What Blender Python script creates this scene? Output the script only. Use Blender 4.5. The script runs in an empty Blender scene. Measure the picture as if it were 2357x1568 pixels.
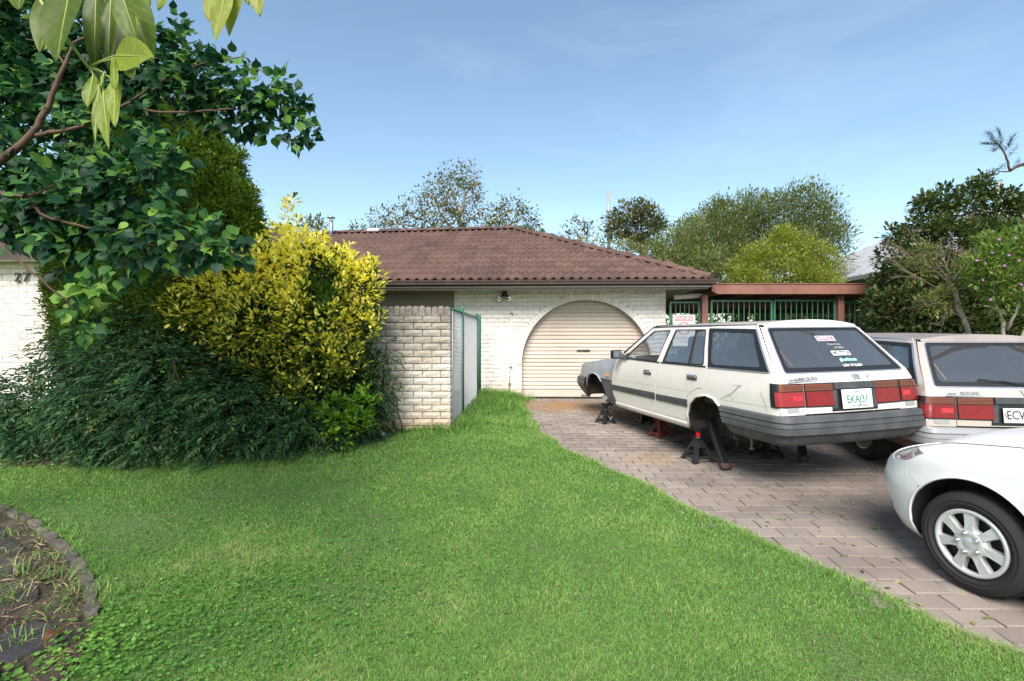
import bpy, bmesh, math, random
import numpy as np
from mathutils import Vector, Matrix, noise
from mathutils.geometry import delaunay_2d_cdt

random.seed(7)
RNG = np.random.default_rng(11)
SC = bpy.context.scene
COL = SC.collection
rad = math.radians

# ------------------------------------------------------------------ camera
cam = bpy.data.cameras.new('camera')
cam.sensor_width = 36.0
cam.lens = 17.1
cam.clip_start = 0.05
cam.clip_end = 3000.0
camo = bpy.data.objects.new('camera', cam)
COL.objects.link(camo)
camo.location = (0, 0, 1.6)
camo.rotation_euler = (rad(90), 0, 0)
SC.camera = camo

# ------------------------------------------------------------------ sky and sun
SUN_EL = 45.0
SUN_TRAVEL = Vector((0.17, 0.98, 0)).normalized()      # way the light goes, seen from above
w = bpy.data.worlds.new('World')
SC.world = w
w.use_nodes = True
wt = w.node_tree
wt.nodes.clear()
sky = wt.nodes.new('ShaderNodeTexSky')
sky.sky_type = 'NISHITA'
sky.sun_disc = False
sky.sun_elevation = rad(SUN_EL)
sky.sun_rotation = math.atan2(-SUN_TRAVEL.x, -SUN_TRAVEL.y)
sky.altitude = 50
sky.air_density = 1.0
sky.dust_density = 1.1
sky.ozone_density = 0.6
tc = wt.nodes.new('ShaderNodeTexCoord')
mp = wt.nodes.new('ShaderNodeMapping')
mp.inputs['Scale'].default_value = (1.0, 1.0, 3.2)
mp.inputs['Location'].default_value = (0.35, 0.2, 0.1)
nz = wt.nodes.new('ShaderNodeTexNoise')
nz.inputs['Scale'].default_value = 2.6
nz.inputs['Detail'].default_value = 7
nz.inputs['Roughness'].default_value = 0.58
nz.inputs['Distortion'].default_value = 0.5
cr = wt.nodes.new('ShaderNodeValToRGB')
cr.color_ramp.elements[0].position = 0.50
cr.color_ramp.elements[0].color = (0, 0, 0, 1)
cr.color_ramp.elements[1].position = 0.9
cr.color_ramp.elements[1].color = (0.11, 0.11, 0.11, 1)
mx = wt.nodes.new('ShaderNodeMix')
mx.data_type = 'RGBA'
mx.inputs['B'].default_value = (6.6, 7.4, 8.4, 1)
bg = wt.nodes.new('ShaderNodeBackground')
bg.inputs['Strength'].default_value = 0.145
wo = wt.nodes.new('ShaderNodeOutputWorld')
L = wt.links.new
L(tc.outputs['Generated'], mp.inputs['Vector'])
L(mp.outputs['Vector'], nz.inputs['Vector'])
L(nz.outputs['Fac'], cr.inputs['Fac'])
L(cr.outputs['Color'], mx.inputs['Factor'])
L(sky.outputs['Color'], mx.inputs['A'])
tn = wt.nodes.new('ShaderNodeMix')
tn.data_type = 'RGBA'
tn.blend_type = 'MULTIPLY'
tn.inputs['Factor'].default_value = 1.0
tn.inputs['B'].default_value = (0.98, 1.03, 0.955, 1)
L(mx.outputs['Result'], tn.inputs['A'])
L(tn.outputs['Result'], bg.inputs['Color'])
L(bg.outputs['Background'], wo.inputs['Surface'])

sl = bpy.data.lights.new('sun', 'SUN')
sl.energy = 3.8
sl.angle = rad(36)
sl.color = (1.0, 0.915, 0.85)
so = bpy.data.objects.new('sun', sl)
COL.objects.link(so)
sd = Vector((SUN_TRAVEL.x * math.cos(rad(SUN_EL)), SUN_TRAVEL.y * math.cos(rad(SUN_EL)), -math.sin(rad(SUN_EL))))
so.rotation_euler = sd.to_track_quat('-Z', 'Y').to_euler()
so.location = (0, -5, 30)

SC.view_settings.view_transform = 'Standard'
SC.view_settings.look = 'None'
SC.view_settings.gamma = 1
SC.view_settings.use_curve_mapping = False
SC.view_settings.exposure = 0.80
SC.render.engine = 'CYCLES'
SC.cycles.max_bounces = 8
SC.cycles.transparent_max_bounces = 16
SC.cycles.diffuse_bounces = 3
SC.cycles.glossy_bounces = 3
SC.cycles.caustics_reflective = False
SC.cycles.caustics_refractive = False

# ------------------------------------------------------------------ helpers
K = 0.0008928           # metres per picture step (2357 wide) at one metre away


def W(px, py, Y):
    """A place read off the photograph at a chosen distance."""
    return Vector(((px - 1178.5) * K * Y, Y, 1.6 - (py - 784) * K * Y))


def tag(o, label=None, cat=None, group=None, kind=None):
    if label: o['label'] = label
    if cat: o['category'] = cat
    if group: o['group'] = group
    if kind: o['kind'] = kind
    return o


def empty(name, loc=(0, 0, 0), label=None, cat=None, group=None, rotz=0.0):
    o = bpy.data.objects.new(name, None)
    o.empty_display_size = 0.2
    COL.objects.link(o)
    o.location = loc
    o.rotation_euler = (0, 0, rotz)
    return tag(o, label, cat, group)


def link(name, me, parent=None, mat=None, matrix=None):
    if mat is not None and not me.materials:
        me.materials.append(mat)
    o = bpy.data.objects.new(name, me)
    COL.objects.link(o)
    if parent is not None:
        o.parent = parent
    if matrix is not None:
        o.matrix_local = matrix
    return o


def np_mesh(name, V, F, attrs=None, smooth=False):
    """V (n,3) array, F list of equal length index rows (array) or a list of arrays."""
    me = bpy.data.meshes.new(name)
    Fs = F if isinstance(F, list) else [F]
    Fs = [np.asarray(f, dtype=np.int32) for f in Fs if len(f)]
    V = np.asarray(V, dtype=np.float32)
    me.vertices.add(len(V))
    me.vertices.foreach_set('co', V.ravel())
    loops = np.concatenate([f.ravel() for f in Fs])
    sizes = np.concatenate([np.full(len(f), f.shape[1], dtype=np.int32) for f in Fs])
    starts = np.concatenate([[0], np.cumsum(sizes)[:-1]]).astype(np.int32)
    me.loops.add(len(loops))
    me.loops.foreach_set('vertex_index', loops)
    me.polygons.add(len(sizes))
    me.polygons.foreach_set('loop_start', starts)
    me.update(calc_edges=True)
    if attrs:
        for k, a in attrs.items():
            at = me.attributes.new(k, 'FLOAT', 'POINT')
            at.data.foreach_set('value', np.asarray(a, dtype=np.float32))
    if smooth:
        me.polygons.foreach_set('use_smooth', np.ones(len(sizes), dtype=bool))
    me.validate()
    return me


class MB:
    """Collects shapes into one mesh."""
    def __init__(s):
        s.v = []
        s.f = []
        s.sm = []

    def add(s, vs, fs, smooth=False):
        b = len(s.v)
        s.v += [tuple(p) for p in vs]
        s.f += [tuple(i + b for i in f) for f in fs]
        s.sm += [smooth] * len(fs)
        return s

    def box(s, c, d, rot=None, bev=0.0):
        hx, hy, hz = d[0] / 2, d[1] / 2, d[2] / 2
        if bev <= 0:
            vs = [Vector((x, y, z)) for x in (-hx, hx) for y in (-hy, hy) for z in (-hz, hz)]
            fs = [(0, 1, 3, 2), (4, 6, 7, 5), (0, 4, 5, 1), (2, 3, 7, 6), (0, 2, 6, 4), (1, 5, 7, 3)]
        else:
            b = bmesh.new()
            bmesh.ops.create_cube(b, size=1)
            for v in b.verts: v.co = Vector((v.co.x * d[0], v.co.y * d[1], v.co.z * d[2]))
            bmesh.ops.bevel(b, geom=list(b.edges), offset=bev, segments=2, affect='EDGES', profile=0.5)
            b.verts.index_update()
            vs = [v.co.copy() for v in b.verts]
            fs = [tuple(v.index for v in f.verts) for f in b.faces]
            b.free()
        if rot is not None:
            vs = [rot @ p for p in vs]
        c = Vector(c)
        return s.add([p + c for p in vs], fs)

    def beam(s, a, b, wx, wy, up=(0, 0, 1), bev=0.0):
        a = Vector(a); b = Vector(b)
        z = (b - a).normalized()
        u = Vector(up)
        if abs(z.dot(u)) > 0.98: u = Vector((0, 1, 0))
        x = u.cross(z).normalized()
        y = z.cross(x)
        R = Matrix((x, y, z)).transposed()
        return s.box((a + b) / 2, (wx, wy, (b - a).length), R, bev)

    def tube(s, pts, r, n=8, cap=True, smooth=True):
        pts = [Vector(p) for p in pts]
        rs = r if isinstance(r, (list, tuple)) else [r] * len(pts)
        vs = []
        prev = None
        for i, p in enumerate(pts):
            t = (pts[min(i + 1, len(pts) - 1)] - pts[max(i - 1, 0)])
            t = t.normalized() if t.length > 1e-9 else Vector((0, 0, 1))
            if prev is None:
                x = t.orthogonal().normalized()
            else:
                x = (prev - t * prev.dot(t))
                x = x.normalized() if x.length > 1e-6 else t.orthogonal().normalized()
            prev = x
            y = t.cross(x)
            for k in range(n):
                a = 2 * math.pi * k / n
                vs.append(p + (x * math.cos(a) + y * math.sin(a)) * rs[i])
        fs = []
        for i in range(len(pts) - 1):
            for k in range(n):
                a = i * n + k
                b = i * n + (k + 1) % n
                fs.append((a, b, b + n, a + n))
        if cap:
            fs.append(tuple(range(n - 1, -1, -1)))
            fs.append(tuple((len(pts) - 1) * n + k for k in range(n)))
        return s.add(vs, fs, smooth)

    def lathe(s, prof, c, axis, n=24, smooth=True, close=False):
        """prof: (radius, along axis)"""
        z = Vector(axis).normalized()
        x = z.orthogonal().normalized()
        y = z.cross(x)
        c = Vector(c)
        vs = []
        for r, h in prof:
            for k in range(n):
                a = 2 * math.pi * k / n
                vs.append(c + z * h + (x * math.cos(a) + y * math.sin(a)) * r)
        fs = []
        m = len(prof)
        for i in range(m if close else m - 1):
            j = (i + 1) % m
            for k in range(n):
                k2 = (k + 1) % n
                fs.append((i * n + k, i * n + k2, j * n + k2, j * n + k))
        return s.add(vs, fs, smooth)

    def prism(s, poly, fn, t0, t1, smooth=False):
        """poly of 2D points; fn(a, b, t) -> Vector"""
        n = len(poly)
        vs = [fn(a, b, t0) for a, b in poly] + [fn(a, b, t1) for a, b in poly]
        fs = [tuple(range(n)), tuple(range(2 * n - 1, n - 1, -1))]
        for i in range(n):
            j = (i + 1) % n
            fs.append((j, i, i + n, j + n))
        return s.add(vs, fs, smooth)

    def grid(s, fn, nu, nv, smooth=True):
        vs = [fn(i / nu, j / nv) for i in range(nu + 1) for j in range(nv + 1)]
        fs = []
        for i in range(nu):
            for j in range(nv):
                a = i * (nv + 1) + j
                fs.append((a, a + nv + 1, a + nv + 2, a + 1))
        return s.add(vs, fs, smooth)

    def mesh(s, name, attrs=None):
        me = bpy.data.meshes.new(name)
        me.from_pydata(s.v, [], s.f)
        me.polygons.foreach_set('use_smooth', s.sm)
        me.update()
        if attrs:
            for k, val in attrs.items():
                at = me.attributes.new(k, 'FLOAT', 'POINT')
                a = np.full(len(s.v), val, dtype=np.float32) if np.isscalar(val) else np.asarray(val, dtype=np.float32)
                at.data.foreach_set('value', a)
        return me

    def build(s, name, mat, parent=None, matrix=None, attrs=None):
        return link(name, s.mesh(name, attrs), parent, mat, matrix)


# ------------------------------------------------------------------ materials
def mat(name, col, rough=0.6, metal=0.0, spec=0.5, col2=None, nscale=6.0, namp=1.0, nlo=0.4, nhi=0.65,
        tint=0.0, bump=0.0, bscale=40.0, coat=0.0, obj=False, edge=None, trans=0.0, ramp=None, nvec=None,
        fine=0.0, fscale=120.0, alpha_mix=None):
    m = bpy.data.materials.new(name)
    m.use_nodes = True
    nt = m.node_tree
    N = nt.nodes
    Lk = nt.links.new
    N.clear()
    out = N.new('ShaderNodeOutputMaterial')
    pb = N.new('ShaderNodeBsdfPrincipled')
    pb.inputs['Roughness'].default_value = rough
    pb.inputs['Metallic'].default_value = metal
    pb.inputs['Specular IOR Level'].default_value = spec
    pb.inputs['Coat Weight'].default_value = coat
    pb.inputs['Coat Roughness'].default_value = 0.06
    tcn = N.new('ShaderNodeTexCoord')
    geo = N.new('ShaderNodeNewGeometry')
    vec = tcn.outputs['Object'] if obj else geo.outputs['Position']

    def rgb(c):
        n = N.new('ShaderNodeRGB')
        n.outputs[0].default_value = (c[0], c[1], c[2], 1)
        return n.outputs[0]

    def mixc(f, a, b, mode='MIX'):
        n = N.new('ShaderNodeMix')
        n.data_type = 'RGBA'
        n.blend_type = mode
        if isinstance(f, float): n.inputs['Factor'].default_value = f
        else: Lk(f, n.inputs['Factor'])
        Lk(a, n.inputs['A'])
        Lk(b, n.inputs['B'])
        return n.outputs['Result']

    def nois(scale, lo, hi, detail=5.0):
        n = N.new('ShaderNodeTexNoise')
        n.inputs['Scale'].default_value = scale
        n.inputs['Detail'].default_value = detail
        Lk(vec, n.inputs['Vector'])
        r = N.new('ShaderNodeMapRange')
        r.inputs['From Min'].default_value = lo
        r.inputs['From Max'].default_value = hi
        Lk(n.outputs['Fac'], r.inputs['Value'])
        return r.outputs['Result']

    tat = None
    if tint or ramp:
        tat = N.new('ShaderNodeAttribute')
        tat.attribute_name = 'tint'
    if ramp:
        r = N.new('ShaderNodeValToRGB')
        els = r.color_ramp.elements
        while len(els) < len(ramp): els.new(0.5)
        for e, (p, c) in zip(els, ramp):
            e.position = p
            e.color = (c[0], c[1], c[2], 1)
        Lk(tat.outputs['Fac'], r.inputs['Fac'])
        c = r.outputs['Color']
    else:
        c = rgb(col)
    if col2 is not None:
        f = nois(nscale, nlo, nhi)
        if namp != 1.0:
            mm = N.new('ShaderNodeMath')
            mm.operation = 'MULTIPLY'
            mm.inputs[1].default_value = namp
            Lk(f, mm.inputs[0])
            f = mm.outputs[0]
        c = mixc(f, c, rgb(col2))
    if edge is not None:
        ea = N.new('ShaderNodeAttribute')
        ea.attribute_name = 'edge'
        c = mixc(ea.outputs['Fac'], c, rgb(edge))
    if tint:
        mr = N.new('ShaderNodeMapRange')
        mr.inputs['To Min'].default_value = 1 - tint
        mr.inputs['To Max'].default_value = 1 + tint
        Lk(tat.outputs['Fac'], mr.inputs['Value'])
        cb = N.new('ShaderNodeCombineColor')
        for k in range(3): Lk(mr.outputs['Result'], cb.inputs[k])
        c = mixc(1.0, c, cb.outputs[0], 'MULTIPLY')
    if fine:
        f = nois(fscale, 0.3, 0.7, 4.0)
        mr = N.new('ShaderNodeMapRange')
        mr.inputs['To Min'].default_value = 1 - fine
        mr.inputs['To Max'].default_value = 1 + fine
        Lk(f, mr.inputs['Value'])
        cb = N.new('ShaderNodeCombineColor')
        for k in range(3): Lk(mr.outputs['Result'], cb.inputs[k])
        c = mixc(1.0, c, cb.outputs[0], 'MULTIPLY')
    Lk(c, pb.inputs['Base Color'])
    if bump:
        bn = N.new('ShaderNodeTexNoise')
        bn.inputs['Scale'].default_value = bscale
        bn.inputs['Detail'].default_value = 6
        Lk(vec, bn.inputs['Vector'])
        b = N.new('ShaderNodeBump')
        b.inputs['Strength'].default_value = 1.0
        b.inputs['Distance'].default_value = bump
        Lk(bn.outputs['Fac'], b.inputs['Height'])
        Lk(b.outputs['Normal'], pb.inputs['Normal'])
    sh = pb.outputs[0]
    if trans:
        tl = N.new('ShaderNodeBsdfTranslucent')
        hs = N.new('ShaderNodeHueSaturation')
        hs.inputs['Value'].default_value = 1.5
        hs.inputs['Saturation'].default_value = 1.1
        Lk(c, hs.inputs['Color'])
        Lk(hs.outputs['Color'], tl.inputs['Color'])
        ms = N.new('ShaderNodeMixShader')
        ms.inputs[0].default_value = trans
        Lk(sh, ms.inputs[1])
        Lk(tl.outputs[0], ms.inputs[2])
        sh = ms.outputs[0]
    Lk(sh, out.inputs['Surface'])
    m['c'] = 1
    return m


def glass(name, tintc=(0.55, 0.6, 0.6), refl=1.0, rough=0.02, pale_sheen=0.0):
    """Window glass: a tinted see-through pane with a mirror skin that grows at glancing angles."""
    m = bpy.data.materials.new(name)
    m.use_nodes = True
    nt = m.node_tree
    N = nt.nodes
    N.clear()
    out = N.new('ShaderNodeOutputMaterial')
    tr = N.new('ShaderNodeBsdfTransparent')
    tr.inputs['Color'].default_value = (*tintc, 1)
    gl = N.new('ShaderNodeBsdfGlossy')
    gl.inputs['Roughness'].default_value = rough
    fr = N.new('ShaderNodeFresnel')
    fr.inputs['IOR'].default_value = 1.9
    mu = N.new('ShaderNodeMath')
    mu.operation = 'MULTIPLY'
    mu.inputs[1].default_value = refl
    mu.use_clamp = True
    ms = N.new('ShaderNodeMixShader')
    nt.links.new(fr.outputs[0], mu.inputs[0])
    nt.links.new(mu.outputs[0], ms.inputs[0])
    nt.links.new(tr.outputs[0], ms.inputs[1])
    nt.links.new(gl.outputs[0], ms.inputs[2])
    # diffuse grey mixed in, standing in for sky sheen on the pane
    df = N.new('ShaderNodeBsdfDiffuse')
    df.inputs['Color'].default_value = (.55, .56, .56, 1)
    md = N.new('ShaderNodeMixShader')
    md.inputs[0].default_value = pale_sheen
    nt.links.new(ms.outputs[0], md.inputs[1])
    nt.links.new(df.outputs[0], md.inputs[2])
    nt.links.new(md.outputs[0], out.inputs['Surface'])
    return m


def text_mesh(body, size, ext=0.0, bold=0.0, align='CENTER', sx=1.0):
    cu = bpy.data.curves.new('lettering', 'FONT')
    cu.body = body
    cu.size = size
    cu.extrude = ext
    cu.offset = bold
    cu.align_x = align
    cu.align_y = 'CENTER'
    cu.resolution_u = 3
    o = bpy.data.objects.new('lettering', cu)
    COL.objects.link(o)
    bpy.context.view_layer.update()
    dg = bpy.context.evaluated_depsgraph_get()
    me = bpy.data.meshes.new_from_object(o.evaluated_get(dg))
    bpy.data.objects.remove(o)
    bpy.data.curves.remove(cu)
    if sx != 1.0:
        for v in me.vertices: v.co.x *= sx
    return me


def frame(o, x, y):
    """4x4 from origin, x axis and rough y axis."""
    x = Vector(x).normalized()
    y = Vector(y)
    y = (y - x * y.dot(x)).normalized()
    z = x.cross(y)
    M4 = Matrix((x, y, z)).transposed().to_4x4()
    M4.translation = Vector(o)
    return M4


def pip(P, poly):
    """points in polygon (numpy)"""
    x, y = P[:, 0], P[:, 1]
    ins = np.zeros(len(P), bool)
    n = len(poly)
    j = n - 1
    for i in range(n):
        xi, yi = poly[i]
        xj, yj = poly[j]
        c = ((yi > y) != (yj > y)) & (x < (xj - xi) * (y - yi) / (yj - yi + 1e-12) + xi)
        ins ^= c
        j = i
    return ins


def resample(poly, step):
    out = []
    n = len(poly)
    for i in range(n):
        a = Vector(poly[i]); b = Vector(poly[(i + 1) % n])
        k = max(1, int(math.ceil((b - a).length / step)))
        for q in range(k): out.append(a.lerp(b, q / k))
    return out


def panel_mesh(name, outline, holes, fn, step=0.06, rim=0.02, off=0.0, flip=False, rim_holes=True):
    """A curved sheet cut out in (u, v) and laid on the surface fn(u, v, off), with turned-in edges."""
    loops = [resample(outline, step)] + [resample(h, step) for h in holes]
    verts = [p for lp in loops for p in lp]
    edges = []
    b = 0
    for lp in loops:
        n = len(lp)
        edges += [(b + i, b + (i + 1) % n) for i in range(n)]
        b += n
    ou = np.array([[p[0], p[1]] for p in loops[0]])
    lo = ou.min(0); hi = ou.max(0)
    gx = np.arange(lo[0] + step / 2, hi[0], step)
    gy = np.arange(lo[1] + step / 2, hi[1], step)
    if len(gx) and len(gy):
        G = np.array([[x, y] for x in gx for y in gy])
        keep = pip(G, [tuple(p) for p in loops[0]])
        for h in loops[1:]: keep &= ~pip(G, [tuple(p) for p in h])
        G = G[keep]
        B = np.array([[p[0], p[1]] for p in verts])
        if len(G):
            dmin = np.sqrt(((G[:, None] - B[None]) ** 2).sum(2)).min(1)
            verts += [Vector((g[0], g[1])) for g in G[dmin > step * 0.45]]
    r = delaunay_2d_cdt(verts, edges, [], 0, 1e-6)
    V2 = r[0]
    F = r[2]
    C = np.array([[sum(V2[i][0] for i in f) / len(f), sum(V2[i][1] for i in f) / len(f)] for f in F])
    keep = pip(C, [tuple(p) for p in loops[0]])
    for h in loops[1:]: keep &= ~pip(C, [tuple(p) for p in h])
    mb = MB()
    mb.add([fn(p[0], p[1], off) for p in V2], [tuple(reversed(f)) if flip else tuple(f) for f, k in zip(F, keep) if k], True)
    if rim:
        for q, lp in enumerate(loops):
            if q and not rim_holes: continue
            n = len(lp)
            vs = [fn(p[0], p[1], off) for p in lp] + [fn(p[0], p[1], off - rim) for p in lp]
            mb.add(vs, [(i, (i + 1) % n, n + (i + 1) % n, n + i) for i in range(n)], False)
    return mb


# ------------------------------------------------------------------ leaves
def tmpl(kind):
    """leaf outlines: x runs from the stalk to the tip, y across, z is the face. Returns V, faces, edge."""
    if kind == 'heart':
        h = [(.05, .20, .04), (.20, .38, .07), (.44, .43, .08), (.66, .30, .05), (.84, .10, -.02)]
        V = [(0, 0, 0), (.3, 0, .0), (.6, 0, -.01), (1.1, 0, -.14)] + h + [(x, -y, z) for x, y, z in h]
        F = [(0, 1, 5, 4), (1, 2, 6, 5), (2, 7, 6), (2, 3, 8, 7), (0, 9, 10, 1), (1, 10, 11, 2), (2, 11, 12), (2, 12, 13, 3)]
    elif kind == 'oval':
        V = [(0, 0, 0), (.3, .20, .05), (.68, .21, .05), (1, 0, -.04), (.68, -.21, .05), (.3, -.20, .05), (.5, 0, 0)]
        F = [(0, 6, 2, 1), (6, 3, 2), (0, 5, 4, 6), (6, 4, 3)]
    elif kind == 'lance':
        V = [(0, 0, 0), (.4, .12, .03), (1, 0, -.10), (.4, -.12, .03), (.5, 0, 0)]
        F = [(0, 4, 1), (4, 2, 1), (0, 3, 4), (4, 3, 2)]
    elif kind == 'clump':   # a tuft of three blades for far foliage
        V = [(0, 0, 0), (.5, .22, .1), (1, 0, 0), (.5, -.22, -.1), (.1, 0, .05), (.5, .1, .45), (.9, -.1, .6), (.55, -.2, .3)]
        F = [(0, 3, 2, 1), (4, 7, 6, 5)]
    elif kind == 'needle':
        V = [(0, -.018, 0), (1, 0, 0), (0, .018, 0)]
        F = [(0, 1, 2)]
    V = np.array(V, float)
    e = np.where(np.abs(V[:, 1]) > .05, 1.0, 0.0)
    e[-1] = 0.0
    if kind == 'heart': e[:] = 0
    return V, F, e


def unit(a):
    return a / np.maximum(np.linalg.norm(a, axis=-1, keepdims=True), 1e-9)


def leaves_np(P, D, U, S, kind, wid=1.0, edges=None):
    """vertices and faces for many leaves at once"""
    V, F, e = tmpl(kind)
    P = np.asarray(P); D = unit(np.asarray(D)); U = np.asarray(U)
    Yv = unit(np.cross(U, D))
    Zv = np.cross(D, Yv)
    n = len(P); m = len(V)
    S = np.broadcast_to(np.asarray(S, float), (n,))
    T = V[None] * S[:, None, None]
    X = P[:, None] + T[..., 0:1] * D[:, None] + T[..., 1:2] * wid * Yv[:, None] + T[..., 2:3] * Zv[:, None]
    base = (np.arange(n) * m)[:, None]
    out = []
    for size in (3, 4):
        f = [q for q in F if len(q) == size]
        if f:
            f = np.array(f)
            out.append((base[:, :, None] + f[None]).reshape(-1, size))
    ed = np.tile(e, n)
    return X.reshape(-1, 3), out, ed, m


def leaves(name, P, D, U, S, kind, material, parent, tint=None, wid=1.0, stuff=False, edgeamt=None):
    n = len(P)
    X, F, ed, m = leaves_np(P, D, U, S, kind, wid)
    if tint is None: tint = RNG.random(n)
    at = {'tint': np.repeat(tint, m)}
    if edgeamt is not None: at['edge'] = ed * np.repeat(edgeamt, m)
    me = np_mesh(name, X, F, at, smooth=kind not in ('needle', 'clump'))
    o = link(name, me, parent, material)
    if stuff: o['kind'] = 'stuff'
    return o


def rand_dirs(n):
    return unit(RNG.normal(size=(n, 3)))


LEAF_AREA = {'heart': .46, 'oval': .28, 'lance': .12, 'needle': .018, 'clump': .2}


def per_m2(layers, size, kind, wid, k):
    """sprigs per square metre of outline for so many layers of leaves"""
    return layers / (.5 * LEAF_AREA[kind] * wid * size * size * k)


def clump_points(clumps, dens, jitter=0.25, shell=0.55, up=0.25):
    """sprig places in a set of ellipsoids (center, radii): returns points and outward directions."""
    Ps, Ds = [], []
    for c, r in clumps:
        r = np.asarray(r, float)
        n = max(4, int(dens * math.pi * r[0] * r[2]))
        d = rand_dirs(n)
        rr = shell + (1.08 - shell) * RNG.random(n) ** 0.6
        nzv = np.array([noise.noise(Vector(q) * 2.3 + Vector(c)) for q in d])
        rr = rr * (1 + jitter * nzv)
        Ps.append(np.asarray(c) + d * r * rr[:, None])
        Ds.append(unit(d / r + np.array([0, 0, up]) / max(r)))
    return np.concatenate(Ps), np.concatenate(Ds)


def tufty(clumps, n=5, shrink=.88):
    """break the smooth outline of a crown up with small tufts"""
    out = []
    for c, r in clumps:
        out.append((c, r * shrink))
        for _ in range(n):
            d = rand_dirs(1)[0]
            d[2] = abs(d[2]) * .9 - .15
            q = RNG.uniform(.16, .34)
            out.append((c + d * r * RNG.uniform(.85, 1.12), r * q))
    return out


def sprigs(P, D, k, spread, reach, droop=0.0):
    """k leaves around every sprig place"""
    n = len(P)
    Pk = np.repeat(P, k, 0)
    Dk = np.repeat(D, k, 0)
    R = rand_dirs(n * k)
    d = unit(Dk + spread * R + np.array([0, 0, -droop]))
    p = Pk + d * (RNG.random((n * k, 1)) * reach) + R * reach * 0.35
    u = unit(np.cross(np.cross(d, np.array([0, 0, 1.0]) + 0.5 * rand_dirs(n * k)), d) + 1e-6)
    return p, d, u


def limb(mb, a, b, r0, r1, wig=0.12, n=6, sides=6):
    a = Vector(a); b = Vector(b)
    ln = (b - a).length
    pts = []
    off = Vector((random.uniform(-1, 1), random.uniform(-1, 1), random.uniform(-.4, .8))) * ln * wig
    for i in range(n + 1):
        t = i / n
        p = a.lerp(b, t) + off * math.sin(math.pi * t) + Vector((random.uniform(-1, 1), random.uniform(-1, 1), random.uniform(-1, 1))) * ln * 0.02 * (0 < i < n)
        pts.append(p)
    mb.tube(pts, [r0 + (r1 - r0) * i / n for i in range(n + 1)], sides)
    return pts
# ------------------------------------------------------------------ ground
EY = np.array([0.0, 1.0, 2.3, 2.49, 2.85, 3.36, 4.0, 4.56, 5.15, 5.91, 6.81, 8.2, 9.52, 10.2])
EX = np.array([4.3, 3.35, 2.42, 2.27, 2.09, 1.87, 1.50, 1.31, 1.02, .64, .37, .22, .12, .10])


def edge_x(y): return np.interp(y, EY, EX)


def sstep(a, lo, hi):
    t = np.clip((a - lo) / (hi - lo), 0, 1)
    return t * t * (3 - 2 * t)


PC = [(-7.5, 5.2), (-5.2, 4.42), (-4.25, 4.04), (-3.75, 3.80), (-3.37, 3.53), (-3.02, 3.30), (-2.75, 3.10), (-2.50, 2.88), (-2.33, 2.70), (-2.12, 2.45), (-1.95, 2.15), (-1.85, 1.6), (-1.8, .8)]
pcx = np.array([p[0] for p in PC]); pcy = np.array([p[1] for p in PC])


def in_path(x, y):
    """true on the path side of the edging"""
    x = np.asarray(x, float); y = np.asarray(y, float)
    return x < np.interp(-y, -pcy, pcx)




def slope(y): return 0.042 * np.clip(y, -6, 10.2)


def g(x, y):
    """height of the soil"""
    x = np.asarray(x, float); y = np.asarray(y, float)
    e = edge_x(y)
    lawn = 0.015 + 0.14 * sstep(y, 3.4, 6.0) * sstep(e - x, 0, 1.3)
    return slope(y) + np.where(in_path(x, y), 0.0, np.where(x < e, lawn, -0.05))


soil = mat('soil', (.105, .150, .045), .95, col2=(.085, .150, .035), nscale=1.6, nlo=.35, nhi=.65, bump=.02, bscale=60, fine=.3)
xs = np.concatenate([[-600, -200, -80, -40, -22], np.arange(-14, 14.01, .13), [22, 40, 80, 200, 600]])
ys = np.concatenate([[-600, -200, -80, -30, -12], np.arange(-5, 12.01, .13), [16, 24, 40, 80, 200, 700]])
GX, GY = np.meshgrid(xs, ys, indexing='ij')
GV = np.stack([GX, GY, g(GX, GY)], -1).reshape(-1, 3)
ny = len(ys)
ii = (np.arange(len(xs) - 1)[:, None] * ny + np.arange(ny - 1)[None]).ravel()
ground = link('ground', np_mesh('ground', GV, np.stack([ii, ii + ny, ii + ny + 1, ii + 1], 1), smooth=True), None, soil)
tag(ground, kind='structure')

# driveway: sand bed and pavers
sand = mat('joint_sand', (.050, .040, .030), .95, col2=(.040, .065, .016), nscale=2.0, nlo=.42, nhi=.58, bump=.004, bscale=90)
mb = MB()
yy = np.concatenate([np.arange(-2, 9.9, .2), [9.93]])
vs = []
for y in yy:
    for x in (edge_x(y) - .05, 5.0, 11.0):
        vs.append((float(x), float(y), float(slope(y)) - .010))
mb.add(vs, [(i * 3 + k, i * 3 + k + 1, i * 3 + k + 4, i * 3 + k + 3) for i in range(len(yy) - 1) for k in range(2)])
driveway = mb.build('driveway', sand)
tag(driveway, kind='structure')

paver_mat = mat('paver', (.262, .220, .188), .9, col2=(.185, .152, .130), nscale=1.1, nlo=.38, nhi=.70, tint=.13, bump=.0025, bscale=150, fine=.20, fscale=190)
# rusty patch on the pavers in front of the garage and general dark wear
_nt = paver_mat.node_tree
_pb = [n for n in _nt.nodes if n.type == 'BSDF_PRINCIPLED'][0]
_c = _pb.inputs['Base Color'].links[0].from_socket


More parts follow.
